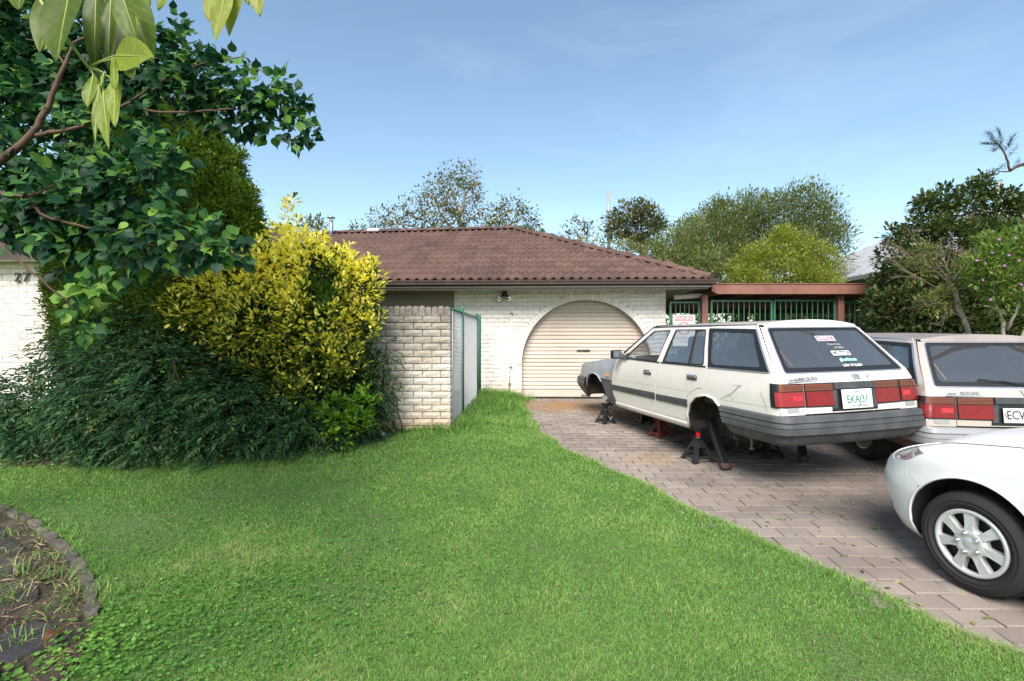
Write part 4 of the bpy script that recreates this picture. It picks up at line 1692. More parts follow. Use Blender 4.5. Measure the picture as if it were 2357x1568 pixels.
limbs(gt_, 'trunk', [(Vector((B(1055, 784).x, 28, .4)), B(1055, 500), .24, .14), (B(1055, 510), B(1070, 440), .13, .07), (B(1070, 450), B(1085, 405), .06, .03), (B(1058, 505), B(1035, 425), .10, .04), (B(1055, 540), B(1000, 460), .10, .04), (B(1050, 560), B(940, 490), .09, .03), (B(1048, 570), B(880, 512), .08, .03), (B(1058, 545), B(1110, 480), .08, .03),
                       (B(1060, 560), B(1180, 480), .10, .03), (B(1090, 545), B(1205, 502), .07, .03), (B(1070, 480), B(1098, 440), .05, .02), (B(1140, 515), B(1160, 465), .04, .02)], bark_pale)
t2 = tree('gum_tree', (W(1330, 784, 40).x, 40, .4), 'small wispy gum tree far off beyond the hip of the roof', 'tree')
add_crown(t2, pxc([(1325, 522, 14, 40), (1345, 530, 14, 40), (1300, 536, 12, 40), (1340, 545, 16, 40), (1360, 525, 10, 40), (1318, 545, 14, 40)]), .9, 8, .25, 'lance', gum_m, reach=.4, wid=2.0, jit=.5, shell=.2, tintc=.35)
limbs(t2, 'trunk', [(Vector((B(1330, 784, 40).x, 40, .4)), B(1335, 545, 40), .2, .08), (B(1335, 560, 40), B(1320, 522, 40), .07, .03), (B(1335, 550, 40), B(1358, 526, 40), .07, .03)], bark_grey)
round_m = leafmat('round_gum_leaf', [(0, (.06, .07, .03)), (.45, (.12, .15, .06)), (.8, (.18, .19, .085)), (1, (.20, .12, .06))], .6, .25)
t3 = tree('gum_tree', (W(1475, 784, 32).x, 32, .4), 'round-headed gum tree with russet patches next to the power pole', 'tree')
add_crown(t3, tufty(pxc([(1470, 490, 26, 32), (1440, 498, 26, 32), (1495, 505, 28, 32), (1410, 510, 18, 32), (1425, 535, 24, 32), (1510, 530, 22, 32), (1480, 530, 28, 32), (1455, 520, 30, 32), (1492, 560, 24, 32), (1440, 560, 24, 32), (1400, 535, 14, 32), (1470, 575, 26, 32), (1515, 515, 14, 32)]), 10, .74), 1.3, 8, .20, 'lance', round_m, reach=.3, wid=2.0, jit=.35, shell=.4, clumpy=.25)
limbs(t3, 'trunk', [(Vector((B(1480, 784, 32).x, 32, .4)), B(1478, 580, 32), .28, .2), (B(1478, 590, 32), B(1455, 510, 32), .16, .06), (B(1478, 585, 32), B(1500, 515, 32), .16, .06), (B(1470, 580, 32), B(1420, 530, 32), .12, .05)], bark_pale)
t4 = tree('flowering_shrub', (W(1430, 784, 20).x, 20, .4), 'pale yellowish shrub peeping over the roof hip below the power pole', 'shrub')
add_crown(t4, pxc([(1440, 575, 20, 20), (1405, 572, 14, 20), (1465, 590, 22, 20), (1375, 566, 14, 20), (1420, 595, 24, 20), (1345, 565, 12, 20)]), 1.0, 9, .10, 'lance', leafmat('pale_leaf', [(0, (.12, .15, .05)), (.5, (.24, .26, .10)), (1, (.34, .29, .14))]), reach=.15, wid=2.0)
limbs(t4, 'stem', [(Vector((B(1430, 784, 20).x, 20, .4)), B(1425, 590, 20), .06, .03)], bark_grey)
t5 = tree('leafy_tree', (W(720, 784, 24).x, 24, .4), 'small rounded tree just left of the roof flue', 'tree')
add_crown(t5, pxc([(722, 522, 20, 24), (705, 535, 22, 24), (740, 535, 16, 24), (690, 545, 14, 24)]), 1.3, 8, .16, 'lance', gum_m, reach=.2, wid=2.2, tintc=.55)
limbs(t5, 'trunk', [(Vector((B(720, 784, 24).x, 24, .4)), B(718, 535, 24), .15, .06)], bark_grey)
t6 = tree('leafy_tree', (W(824, 784, 30).x, 30, .4), 'tiny distant treetop just right of the roof flue', 'tree')
add_crown(t6, pxc([(824, 528, 12, 30), (812, 534, 8, 30), (836, 534, 8, 30)]), 1.3, 8, .18, 'lance', gum_m, reach=.2, wid=2.2, tintc=.5)
limbs(t6, 'trunk', [(Vector((B(824, 784, 30).x, 30, .4)), B(824, 535, 30), .15, .06)], bark_grey)
# palms
palm_m = leafmat('palm_frond', [(0, (.02, .07, .03)), (.6, (.05, .13, .05)), (1, (.10, .20, .06))], .4, .2)


def palm(px, py, Y, r, label):
    b = Vector((W(px, 784, Y).x, Y, .4))
    t = tree('palm_tree', b, label, 'palm tree', 'palm trees behind the roof')
    c = W(px, py, Y)
    tr = MB().tube([b - b, c - b], [.12, .09], 8).build('trunk', bark_grey, t)
    for k in range(11):
        a = 2 * math.pi * k / 11 + random.uniform(-.2, .2)
        el = random.uniform(.3, 1.1)
        ln = r * K * Y * random.uniform(.8, 1.25)
        pts = [c - b + Vector((math.cos(a) * ln * s, math.sin(a) * ln * s, ln * (math.tan(el) * .55 * s - .75 * s * s))) for s in np.linspace(0, 1, 9)]
        mb = MB().tube(pts, [.02 - .0018 * i for i in range(9)], 4)
        for i in range(2, 9):
            for q in (0, .5):
                p = pts[i] - (pts[i] - pts[i - 1]) * q
                f = (pts[i] - pts[i - 1]).normalized()
                sd = f.cross(Vector((0, 0, 1))).normalized()
                for sg in (1, -1):
                    tip = p + (sd * sg * .8 + f * .6 + Vector((0, 0, -.35))) * ln * .24
                    mb.add([p + f * .02, p - f * .02, tip], [(0, 1, 2)])
        mb.build('frond', palm_m, t, attrs={'tint': random.random()})
    return t


palm(968, 532, 20, 34, 'dark palm fronds showing over the roof ridge below the airy gum')
palm(1190, 528, 19, 36, 'palm crown showing behind the right end of the roof ridge')
palm(1258, 540, 18, 24, 'low palm crown half hidden behind the sloping hip of the roof')

# ---- feathery trees and bottlebrush behind the pergola
mel_m = leafmat('feathery_leaf', [(0, (.085, .11, .040)), (.45, (.165, .205, .07)), (.8, (.25, .29, .10)), (1, (.32, .31, .12))], .6, .3)
m1 = tree('feathery_tree', (W(1540, 784, 16).x, 16, .4), 'bushy green tree directly behind the right corner of the tiled roof', 'tree')
add_crown(m1, tufty(pxc([(1545, 585, 40, 16), (1580, 560, 40, 16), (1525, 610, 36, 16), (1600, 600, 50, 16), (1560, 630, 50, 15.5), (1620, 640, 50, 15.5), (1510, 580, 18, 16), (1600, 530, 22, 16)]), 10, .74), 1.9, 8, .10, 'lance', mel_m, reach=.3, wid=1.5, tintc=.55, spread=.7, clumpy=.12, tints=.1)
limbs(m1, 'trunk', [(Vector((B(1560, 784, 16).x, 16, .4)), B(1565, 600, 16), .16, .06)], bark_grey)
m2 = tree('feathery_tree', (W(1690, 784, 17).x, 17, .4), 'wide grey-green feathery tree behind the pergola, middle of the three', 'tree')
add_crown(m2, tufty(pxc([(1640, 545, 45, 17), (1690, 520, 48, 17), (1660, 490, 24, 17), (1740, 520, 45, 17), (1700, 570, 60, 17), (1640, 600, 60, 16.5), (1720, 620, 60, 16.5), (1605, 530, 22, 17), (1760, 480, 24, 17), (1630, 500, 16, 17), (1720, 470, 14, 17), (1665, 640, 60, 16)]), 10, .74), 1.7, 9, .10, 'lance', mel_m, reach=.35, wid=1.4, tintc=.42, spread=.7, up=.5, clumpy=.13, jit=.4, tints=.1)
limbs(m2, 'trunk', [(Vector((B(1690, 784, 17).x, 17, .4)), B(1690, 620, 17), .2, .1), (B(1690, 640, 17), B(1650, 500, 17), .09, .02), (B(1690, 640, 17), B(1745, 490, 17), .09, .02), (B(1690, 630, 17), B(1700, 500, 17), .09, .02)], bark_grey)
m3 = tree('feathery_tree', (W(1850, 784, 16).x, 16, .4), 'dark feathery tree with arching tips, nearest the grey metal roof', 'tree')
add_crown(m3, tufty(pxc([(1800, 510, 40, 16), (1845, 485, 36, 16), (1830, 460, 20, 16), (1880, 510, 40, 16), (1910, 530, 26, 16), (1935, 545, 16, 16), (1900, 570, 40, 16), (1850, 560, 55, 16), (1800, 580, 55, 16), (1925, 600, 24, 16), (1780, 480, 18, 16), (1905, 480, 16, 16), (1870, 450, 12, 16)]), 10, .74), 1.5, 9, .10, 'lance', mel_m, reach=.4, wid=1.4, tintc=.30, spread=.6, up=.55, clumpy=.12, jit=.45, tints=.1)
limbs(m3, 'trunk', [(Vector((B(1840, 784, 16).x, 16, .4)), B(1840, 620, 16), .18, .1), (B(1840, 640, 16), B(1800, 490, 16), .08, .02), (B(1840, 630, 16), B(1860, 470, 16), .08, .02), (B(1840, 630, 16), B(1920, 540, 16), .08, .02)], bark_grey)
bot_m = leafmat('bottlebrush_leaf', [(0, (.10, .13, .025)), (.4, (.22, .27, .045)), (.8, (.36, .39, .075)), (1, (.44, .36, .14))], .5, .3)
bb = tree('bottlebrush', (W(1810, 784, 14.5).x, 14.5, .4), 'lime green bottlebrush bush rising just above the pergola beam', 'shrub')
add_crown(bb, tufty(pxc([(1725, 615, 34, 14.5), (1760, 585, 28, 14.5), (1815, 570, 40, 14.5), (1770, 625, 44, 14.2), (1865, 600, 42, 14.5), (1905, 630, 32, 14.5), (1830, 625, 50, 14.2), (1885, 650, 40, 14.2), (1720, 650, 36, 14.2), (1800, 545, 18, 14.5), (1700, 640, 18, 14.2), (1840, 680, 60, 14.2), (1740, 690, 60, 14.2)]), 10, .74), 1.7, 9, .075, 'lance', bot_m, reach=.2, wid=1.6, tintc=.5, spread=.8, up=.5, clumpy=.14, jit=.5, tints=.12)
limbs(bb, 'trunk', [(Vector((B(1810, 784, 14.5).x, 14.5, .4)), B(1810, 640, 14.5), .10, .05)], bark_grey)
rh = tree('mixed_hedge', (W(1740, 784, 16.2).x, 16.2, .4), 'shady mixed hedge seen through the bars of the green gates', 'hedge')
add_crown(rh, pxc([(1570, 735, 60, 16), (1640, 745, 60, 16.2), (1720, 740, 60, 16.2), (1800, 745, 60, 16.2), (1880, 740, 60, 16.2), (1940, 790, 50, 16.2), (1600, 820, 60, 16), (1760, 840, 70, 16), (1880, 840, 70, 16)]), 1.8, 8, .11, 'oval', leafmat('hedge_leaf', [(0, (.05, .07, .02)), (.5, (.15, .20, .04)), (1, (.36, .34, .10))]), reach=.14, clumpy=.25)
limbs(rh, 'stem', [(Vector((B(x, 784, 16.2).x, 16.2, .4)), B(x + 12, 730, 16.2), .05, .02) for x in (1600, 1690, 1780, 1870)], bark_grey)

# ---- right-hand shrubs
cam_m = leafmat('camellia_leaf', [(0, (.024, .044, .016)), (.4, (.062, .105, .030)), (.75, (.140, .185, .05)), (.93, (.21, .19, .07)), (1, (.21, .12, .07))], .42, .2, .35)
cb = tree('camellia_bush', (W(2230, 784, 8.7).x, 8.7, .37), 'tall dark glossy camellia bush at the right edge behind the beige wagon', 'shrub')
CL = [(2055, 660, 40, 8.6), (2075, 590, 42, 8.7), (2060, 545, 18, 8.7), (2120, 545, 45, 8.7), (2150, 495, 36, 8.8), (2175, 460, 28, 8.8), (2130, 470, 20, 8.8), (2215, 490, 36, 8.8), (2245, 450, 30, 8.8), (2262, 418, 15, 8.8), (2290, 480, 40, 8.8), (2340, 500, 50, 8.8), (2200, 560, 60, 8.6), (2280, 570, 70, 8.6), (2360, 590, 80, 8.6), (2100, 640, 60, 8.4), (2040, 710, 42, 8.4), (2090, 730, 60, 8.2), (2170, 690, 80, 8.3), (2260, 690, 80, 8.3), (2340, 700, 80, 8.3), (2180, 770, 70, 8.1), (2270, 780, 70, 8.1), (2360, 790, 70, 8.1), (2060, 790, 50, 8.2), (2120, 810, 60, 8.1), (2450, 620, 110, 8.6), (2460, 760, 110, 8.3), (2030, 750, 26, 8.3)]
cr_ = add_crown(cb, tufty(pxc(CL), 4, .9), 2.5, 8, .068, 'oval', cam_m, reach=.09, tintc=.38, clumpy=.2, wid=1.1, jit=.35, droop=.15)
limbs(cb, 'trunk', [(Vector((B(2230, 784, 8.7).x + dx, 8.7, .37)), B(x, y, 8.7), .07, .02) for dx, x, y in ((0, 2230, 520), (.15, 2300, 560), (-.2, 2150, 560), (-.3, 2090, 650), (.3, 2360, 600))], bark_brown)

bs = tree('bare_shrub', W(2245, 800, 7.1), 'half bare shrub with pale mottled trunk and a fan of dry brown twigs', 'shrub')
bm = MB()
tr = [W(2243, 805, 7.1), W(2225, 750, 7.1), W(2207, 705, 7.1), W(2200, 672, 7.1), W(2186, 650, 7.1)]
bm.tube([p - bs.location for p in tr], [.034, .031, .029, .025, .020], 8)
bm.build('trunk', bark_pale, bs)
tw = MB()


def twig(a, dirv, ln, r, depth):
    d = dirv.normalized()
    mid = a + d * ln * .5 + Vector((random.uniform(-1, 1), random.uniform(-1, 1), random.uniform(-1, 1))) * ln * .06
    b = a + d * ln
    tw.tube([a, mid, b], [r, r * .75, r * .5], 3 if r < .006 else 5, cap=False)
    if depth <= 0: return
    for q in range(random.choice((2, 3, 3))):
        nd = (d + Vector((random.gauss(0, .33), random.gauss(0, .33), random.gauss(.02, .33)))).normalized()
        twig(mid.lerp(b, random.uniform(.3, 1)), nd, ln * random.uniform(.5, .72), r * .58, depth - 1)


for (x0, y0), (x1, y1), r in (((2190, 655), (2120, 600), .016), ((2195, 665), (2110, 640), .014), ((2200, 672), (2130, 690), .010), ((2186, 650), (2150, 600), .014), ((2186, 650), (2190, 600), .014), ((2188, 652), (2230, 600), .014), ((2205, 690), (2160, 700), .010), ((2190, 655), (2220, 590), .012), ((2200, 668), (2260, 650), .012), ((2188, 655), (2095, 590), .012), ((2188, 655), (2140, 620), .012), ((2186, 650), (2170, 590), .012)):
    a, b = W(x0, y0, 7.1), W(x1, y1, 6.9 + random.uniform(-.25, .25))
    twig(a - bs.location, b - a, (b - a).length * .85, r * .8, 4)
tw.build('twigs', twig_brown, bs)
add_crown(bs, pxc([(2180, 690, 26, 6.9), (2140, 700, 20, 6.9), (2260, 610, 20, 6.9), (2200, 640, 14, 6.9), (2110, 620, 22, 7), (2130, 585, 20, 7)]), 1.3, 7, .05, 'lance', leafmat('dry_leaf', [(0, (.10, .13, .03)), (.5, (.20, .25, .06)), (1, (.25, .15, .08))]), reach=.08, wid=1.5)

tb = tree('tibouchina', W(2340, 800, 6.6), 'light green shrub dotted with purple flowers at the right edge', 'shrub')
tib_m = leafmat('tibouchina_leaf', [(0, (.06, .11, .025)), (.45, (.14, .24, .045)), (.85, (.24, .36, .07)), (1, (.36, .26, .09))], .5, .3)
TBC = [(2285, 600, 36, 6.5), (2330, 575, 44, 6.5), (2255, 640, 28, 6.5), (2300, 650, 44, 6.4), (2350, 640, 50, 6.4), (2235, 610, 16, 6.5), (2390, 590, 60, 6.5), (2275, 560, 14, 6.5), (2400, 660, 60, 6.5), (2310, 690, 34, 6.5)]
_, tp_, td_, *_r = add_crown(tb, tufty(pxc(TBC), 5, .85), 1.3, 9, .062, 'lance', tib_m, reach=.09, wid=1.35, tintc=.5, up=.6, clumpy=.18)
limbs(tb, 'trunk', [(W(2335, 810, 6.6), W(2310, 740, 6.6), .030, .023), (W(2310, 740, 6.6), W(2290, 640, 6.5), .020, .009), (W(2318, 760, 6.6), W(2345, 690, 6.5), .024, .011), (W(2345, 690, 6.5), W(2365, 650, 6.5), .02, .01), (W(2300, 720, 6.6), W(2265, 705, 6.5), .018, .008), (W(2350, 790, 6.6), W(2380, 680, 6.5), .028, .014)], bark_pale)
fm = MB()
for k in range(5):
    R = Matrix.Rotation(2 * math.pi * k / 5, 3, 'Z')
    fm.add([R @ Vector(p) * .62 for p in ((0, 0, 0), (.012, .008, .006), (.026, .010, .010), (.030, 0, .008), (.026, -.010, .010), (.012, -.008, .006))], [(0, 1, 2, 3), (0, 3, 4, 5)])
flower_mesh = fm.mesh('flower')
flower_mesh.materials.append(mat('purple_petal', (.42, .13, .46), .5, trans=.2))
for px_, py_, Y in ((2283, 582, 6.2), (2322, 588, 6.1), (2312, 612, 6.15), (2262, 645, 6.15), (2345, 600, 6.1), (2326, 634, 6.05), (2268, 606, 6.2), (2350, 655, 6.05), (2280, 690, 6.2), (2248, 600, 6.2), (2300, 552, 6.2), (2338, 548, 6.2)):
    p = W(px_, py_, Y) - tb.location
    link('flower', flower_mesh, tb, None, frame(p, (random.uniform(.6, 1), random.uniform(-.3, .3), random.uniform(-.2, .4)), (.3, .5, 1)))

# ---- she-oak leaning in from the right: one spray shows, its other limbs hang over the driveway
so_ = tree('she_oak', (7.6, 4.4, .18), 'dark needly branch tip of an overhanging tree against the sky, top right', 'tree')
needle_m = leafmat('she_oak_needle', [(0, (.015, .03, .02)), (.6, (.04, .065, .035)), (1, (.09, .10, .05))], .6, .1)
YB = 5.0
limbs(so_, 'trunk', [(Vector((7.6, 4.4, .18)), Vector((7.9, 4.2, 3.2)), .16, .13), (Vector((7.9, 4.2, 3.2)), Vector((7.4, 3.6, 7.0)), .13, .06)], bark_grey)
limbs(so_, 'limb', [(Vector((7.85, 4.2, 3.0)), W(2357, 378, YB), .05, .020), (W(2357, 378, YB), W(2326, 393, YB), .018, .014), (W(2326, 394, YB), W(2308, 345, YB), .012, .008), (W(2308, 345, YB), W(2292, 322, YB), .008, .004), (W(2326, 394, YB), W(2295, 392, YB), .008, .003)], bark_brown)
limbs(so_, 'limb', [(Vector((7.6, 3.8, 5.2)), Vector((4.6, 1.6, 6.2)), .05, .02), (Vector((4.6, 1.6, 6.2)), Vector((3.0, .9, 5.8)), .02, .008), (Vector((5.4, 2.2, 6.0)), Vector((4.0, .2, 6.4)), .02, .006), (Vector((4.2, 1.4, 6.1)), Vector((3.2, 1.9, 6.5)), .015, .005), (Vector((3.6, 1.1, 6.0)), Vector((2.5, .3, 5.9)), .012, .004)], bark_brown)
nP, nD = [], []
for (x0, y0), (x1, y1), n in (((2310, 345), (2282, 318), 130), ((2300, 332), (2266, 330), 110), ((2306, 338), (2300, 300), 110), ((2312, 352), (2334, 312), 110), ((2296, 326), (2272, 306), 80), ((2320, 375), (2285, 398), 90), ((2318, 365), (2340, 338), 60), ((2304, 340), (2286, 346), 70), ((2326, 392), (2345, 372), 40)):
    a, b = np.array(W(x0, y0, YB)), np.array(W(x1, y1, YB + RNG.uniform(-.1, .1)))
    t = RNG.random((n, 1)) ** .8
    nP.append(a + (b - a) * t + RNG.normal(0, .006, (n, 3)))
    nD.append(unit(unit((b - a)[None])[0] * .9 + .55 * RNG.normal(size=(n, 3)) + np.array([0, 0, .15])))
nP, nD = np.concatenate(nP), np.concatenate(nD)
o = leaves('foliage', nP, nD, unit(np.cross(nD, rand_dirs(len(nD)))), .035 + .045 * RNG.random(len(nP)), 'needle', needle_m, so_, None, 1.5, True)
drop(o, so_.location)
add_crown(so_, [(np.array(c), np.array([.45, .45, .35])) for c in ((3.0, .9, 5.8), (2.6, .4, 5.9), (3.2, 1.9, 6.5), (4.0, .3, 6.4), (4.6, 1.6, 6.2), (3.6, 1.2, 6.0), (5.4, 2.2, 6.2))], 1.0, 14, .16, 'needle', needle_m, reach=.12, spread=.7, wid=1.6, name='outer_foliage')

# ------------------------------------------------------------------ left-hand shrubs
# conifer
con_m = leafmat('conifer_scale', [(0, (.05, .095, .012)), (.5, (.115, .20, .024)), (.85, (.20, .29, .040)), (1, (.28, .34, .06))], .65, .2)
cf = tree('conifer', (W(330, 784, 6.0).x, 6.0, .40), 'big rounded olive green conifer behind the heart-leaved branches', 'tree')
cc = np.array(W(366, 640, 6.0)); crr = np.array([240 * K * 6.0, .62, 400 * K * 6.0])
n = 34000
d = rand_dirs(n)
d = d[(d[:, 1] < .5)]
n = len(d)
lump = np.array([noise.noise(Vector(q) * 6.5) for q in d]) * .09 + np.array([noise.noise(Vector(q) * 16) for q in d]) * .07
Pc = cc + d * crr * (1 + lump)[:, None] * (1 - .06 * RNG.random((n, 1)))
kk = Pc[:, 2] > .55
Pc, d = Pc[kk], d[kk]
Dc = unit(d / crr * .45 + np.array([0, 0, .75]) + .25 * RNG.normal(size=d.shape))
p, dd, u = sprigs(Pc, Dc, 6, .9, .05)
o = leaves('foliage', p, dd, u, .040 * (1 + .3 * RNG.normal(size=len(p))).clip(.4, 1.7), 'lance', con_m, cf, np.clip(.5 + .25 * RNG.normal(size=len(p)) + 1.6 * np.repeat(lump[kk], 6), 0, 1), 2.2)
o['kind'] = 'stuff'
drop(o, cf.location)
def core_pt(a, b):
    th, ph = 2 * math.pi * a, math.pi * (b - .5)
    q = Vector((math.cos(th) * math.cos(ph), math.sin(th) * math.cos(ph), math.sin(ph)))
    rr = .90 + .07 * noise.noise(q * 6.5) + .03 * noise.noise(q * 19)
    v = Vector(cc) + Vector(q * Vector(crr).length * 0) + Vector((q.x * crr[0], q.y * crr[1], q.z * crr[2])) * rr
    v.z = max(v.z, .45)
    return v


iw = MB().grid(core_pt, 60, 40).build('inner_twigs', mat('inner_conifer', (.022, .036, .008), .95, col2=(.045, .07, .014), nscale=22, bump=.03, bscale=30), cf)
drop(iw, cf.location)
MB().tube([(0, 0, -.05), (0, 0, 1.2)], [.16, .13], 10).build('trunk', bark_brown, cf)

# nandina hedge plants
nan_m = leafmat('nandina_leaf', [(0, (.013, .040, .017)), (.4, (.030, .085, .032)), (.75, (.062, .145, .045)), (.94, (.15, .25, .05)), (1, (.24, .11, .05))], .5, .22, .22)


def nandina(base, label, clumps, dens=1.5, m=nan_m, singles=75, tintc=.45, kk=9, size=.056):
    t = tree('nandina_bush', base, label, 'shrub', 'nandina bushes below the walls')
    P, D = clump_points(pxc(clumps), per_m2(dens, size, 'lance', 1.35, kk), .35, .5, .35)
    keep = P[:, 2] > g(P[:, 0], P[:, 1]) + .03
    P, D = P[keep], D[keep]
    D = unit(D * np.array([1, 1, .5]) + np.array([0, -.15, -.25]))
    off = np.repeat(RNG.normal(0, .16, len(P)), kk)
    # a spray: leaflets in pairs along a drooping stalk
    n = len(P)
    st = np.tile(np.linspace(0, 1, kk), n)
    Dk = np.repeat(D, kk, 0)
    side = unit(np.cross(Dk, np.array([0, 0, 1.0])) + 1e-6) * np.where(np.tile(np.arange(kk) % 2, n), 1, -1)[:, None]
    side[st == 1] *= .05
    p = np.repeat(P, kk, 0) + Dk * (st * .15)[:, None] + np.array([0, 0, -1.0]) * (st ** 2 * .07)[:, None]
    d = unit(Dk * .8 + side * .75 + np.array([0, 0, -.30]) + .22 * RNG.normal(size=Dk.shape))
    u = unit(np.array([0, -.5, .8]) + .45 * RNG.normal(size=Dk.shape))
    s = size * (1 + .3 * RNG.normal(size=len(p))).clip(.45, 1.6)
    tt = np.clip(tintc + off + .14 * RNG.normal(size=len(p)), 0, 1)
    front = np.argsort(p[:, 1] + .25 * RNG.random(len(p)))[:singles * 3]
    idx = RNG.choice(front, singles, replace=False)
    single_leaves(t, p, d, u, s, tt, idx, 'lance', m, 'leaflet', 1.35)
    rest_ = np.ones(len(p), bool); rest_[idx] = False
    o = leaves('foliage', p[rest_], d[rest_], u[rest_], s[rest_], 'lance', m, t, tt[rest_], 1.35)
    o['kind'] = 'stuff'
    drop(o, t.location)
    c0 = pxc(clumps)
    limbs(t, 'stems', [(Vector((c[0] + random.uniform(-.2, .2), c[1] + .1, float(g(c[0], c[1])))), Vector((c[0], c[1], c[2] + r[2] * .4)), .012, .006) for c, r in c0 for q in range(3)], bark_brown, 4)
    return t


nandina((W(40, 784, 5.5).x, 5.5, .35), 'dark nandina bush spilling to the left edge of the photo under the number', [(-60, 920, 70, 5.5), (30, 945, 70, 5.5), (90, 900, 60, 5.6), (20, 1000, 60, 5.3), (100, 980, 80, 5.3), (150, 830, 50, 5.6), (-90, 990, 80, 5.3), (125, 780, 22, 5.6)])
nandina((W(300, 784, 5.4).x, 5.4, .35), 'dense dark nandina bush below the conifer, widest of the hedge', [(230, 860, 90, 5.5), (210, 960, 90, 5.37), (320, 810, 90, 5.55), (300, 920, 110, 5.37), (400, 870, 100, 5.3), (330, 1000, 60, 5.12), (420, 970, 90, 5.22), (240, 1010, 50, 5.17), (300, 720, 70, 5.7), (400, 740, 60, 5.7), (230, 760, 50, 5.75), (350, 690, 50, 5.8), (180, 810, 40, 5.75)])
nandina((W(600, 784, 5.5).x, 5.5, .35), 'dark nandina bush beneath the yellow variegated shrub', [(520, 920, 80, 5.3), (510, 1000, 60, 5.17), (600, 950, 85, 5.37), (610, 1010, 45, 5.27), (690, 985, 60, 5.35), (760, 1000, 40, 5.6), (700, 950, 55, 5.6), (765, 955, 50, 5.7), (835, 955, 44, 5.85), (855, 890, 38, 5.95), (800, 1000, 34, 5.7), (470, 900, 46, 5.5)])
nandina((W(860, 784, 5.95).x, 5.95, .40), 'thin wispy nandina with reddish stems against the garden wall', [(855, 900, 42, 5.9), (870, 820, 32, 6.0), (820, 960, 46, 5.8), (885, 860, 22, 6.05), (865, 960, 26, 5.95), (890, 800, 14, 6.1)], .7, leafmat('thin_nandina', [(0, (.03, .05, .02)), (.5, (.05, .10, .04)), (.8, (.11, .13, .05)), (1, (.20, .07, .05))], .45, .2), 50, .5, 9, .055)

# variegated shrub
def euo_mat(name, ramp):
    return leafmat(name, ramp, .35, .22, .45, edge=(.93, .84, .14))


euo_m = euo_mat('variegated_leaf', [(0, (.020, .060, .012)), (.45, (.075, .160, .018)), (.62, (.42, .46, .05)), (.82, (.90, .80, .12)), (1, (.95, .90, .28))])
eu = tree('variegated_shrub', (W(650, 784, 5.85).x, 5.85, .38), 'large yellow and green variegated shrub in front of the garden wall', 'shrub')
EC = [(640, 640, 80, 5.7), (560, 650, 60, 5.6), (740, 640, 80, 5.7), (825, 660, 50, 5.75), (500, 680, 55, 5.55), (600, 730, 85, 5.5), (720, 740, 85, 5.5), (825, 740, 46, 5.7), (465, 745, 36, 5.55), (385, 695, 16, 5.5), (395, 720, 12, 5.5), (530, 780, 48, 5.5), (640, 830, 50, 5.45), (740, 840, 60, 5.5), (700, 585, 44, 5.8), (620, 590, 32, 5.8), (652, 548, 24, 5.85), (672, 520, 14, 5.85), (735, 570, 16, 5.85), (790, 615, 32, 5.8), (852, 625, 24, 5.8), (560, 600, 26, 5.7), (420, 722, 30, 5.45), (402, 692, 18, 5.45), (445, 650, 30, 5.45), (475, 625, 26, 5.5), (520, 615, 26, 5.6), (800, 820, 40, 5.6), (650, 905, 28, 5.3), (690, 900, 24, 5.3), (570, 850, 20, 5.4), (445, 690, 24, 5.55)]
for x, y, r in ((665, 495, 7), (668, 475, 6), (670, 462, 4), (650, 525, 8), (620, 545, 7), (615, 520, 5), (740, 545, 6), (598, 570, 8), (860, 605, 8)): EC.append((x, y, r, 5.85))
P, D = clump_points(pxc(EC, .8), per_m2(1.7, .060, 'oval', 1, 6), .5, .5, .45)
k = 6
D2 = unit(D + np.array([0, -.25, .35]))
p, dd, u = sprigs(P, D2, k, .85, .05, 0)
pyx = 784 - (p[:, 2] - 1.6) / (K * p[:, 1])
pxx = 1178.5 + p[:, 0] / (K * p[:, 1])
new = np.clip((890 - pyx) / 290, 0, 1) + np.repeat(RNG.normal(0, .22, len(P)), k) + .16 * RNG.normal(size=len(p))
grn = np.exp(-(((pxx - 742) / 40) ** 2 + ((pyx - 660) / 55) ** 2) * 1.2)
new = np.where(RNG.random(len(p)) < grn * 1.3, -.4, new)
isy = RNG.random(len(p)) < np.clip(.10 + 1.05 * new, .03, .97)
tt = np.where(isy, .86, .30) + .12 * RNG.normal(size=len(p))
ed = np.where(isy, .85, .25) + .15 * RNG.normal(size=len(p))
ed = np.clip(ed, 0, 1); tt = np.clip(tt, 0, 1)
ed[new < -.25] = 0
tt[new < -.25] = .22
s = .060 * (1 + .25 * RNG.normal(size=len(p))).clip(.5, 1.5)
front = np.argsort(p[:, 1] + .4 * RNG.random(len(p)))[:2400]
idx = RNG.choice(front, 300, replace=False)
for lo, hi in ((0, .34), (.34, .67), (.67, 1.01)):
    sel = [i for i in idx if lo <= ed[i] < hi]
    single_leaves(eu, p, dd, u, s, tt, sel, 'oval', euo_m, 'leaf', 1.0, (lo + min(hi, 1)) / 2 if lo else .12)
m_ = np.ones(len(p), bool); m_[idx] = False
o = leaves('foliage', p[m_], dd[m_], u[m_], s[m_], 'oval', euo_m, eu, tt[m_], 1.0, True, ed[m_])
drop(o, eu.location)
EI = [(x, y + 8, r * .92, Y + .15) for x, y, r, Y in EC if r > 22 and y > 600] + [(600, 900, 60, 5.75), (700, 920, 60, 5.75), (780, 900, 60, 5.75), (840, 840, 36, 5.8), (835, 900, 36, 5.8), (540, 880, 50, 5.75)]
add_crown(eu, pxc(EI, .7), 2.0, 6, .062, 'oval', leafmat('inner_leaf', [(0, (.012, .035, .008)), (.5, (.030, .075, .014)), (.9, (.075, .150, .022)), (1, (.20, .25, .03))], .4, .2, .3), reach=.05, shell=.25, jit=.2, name='inner_foliage')
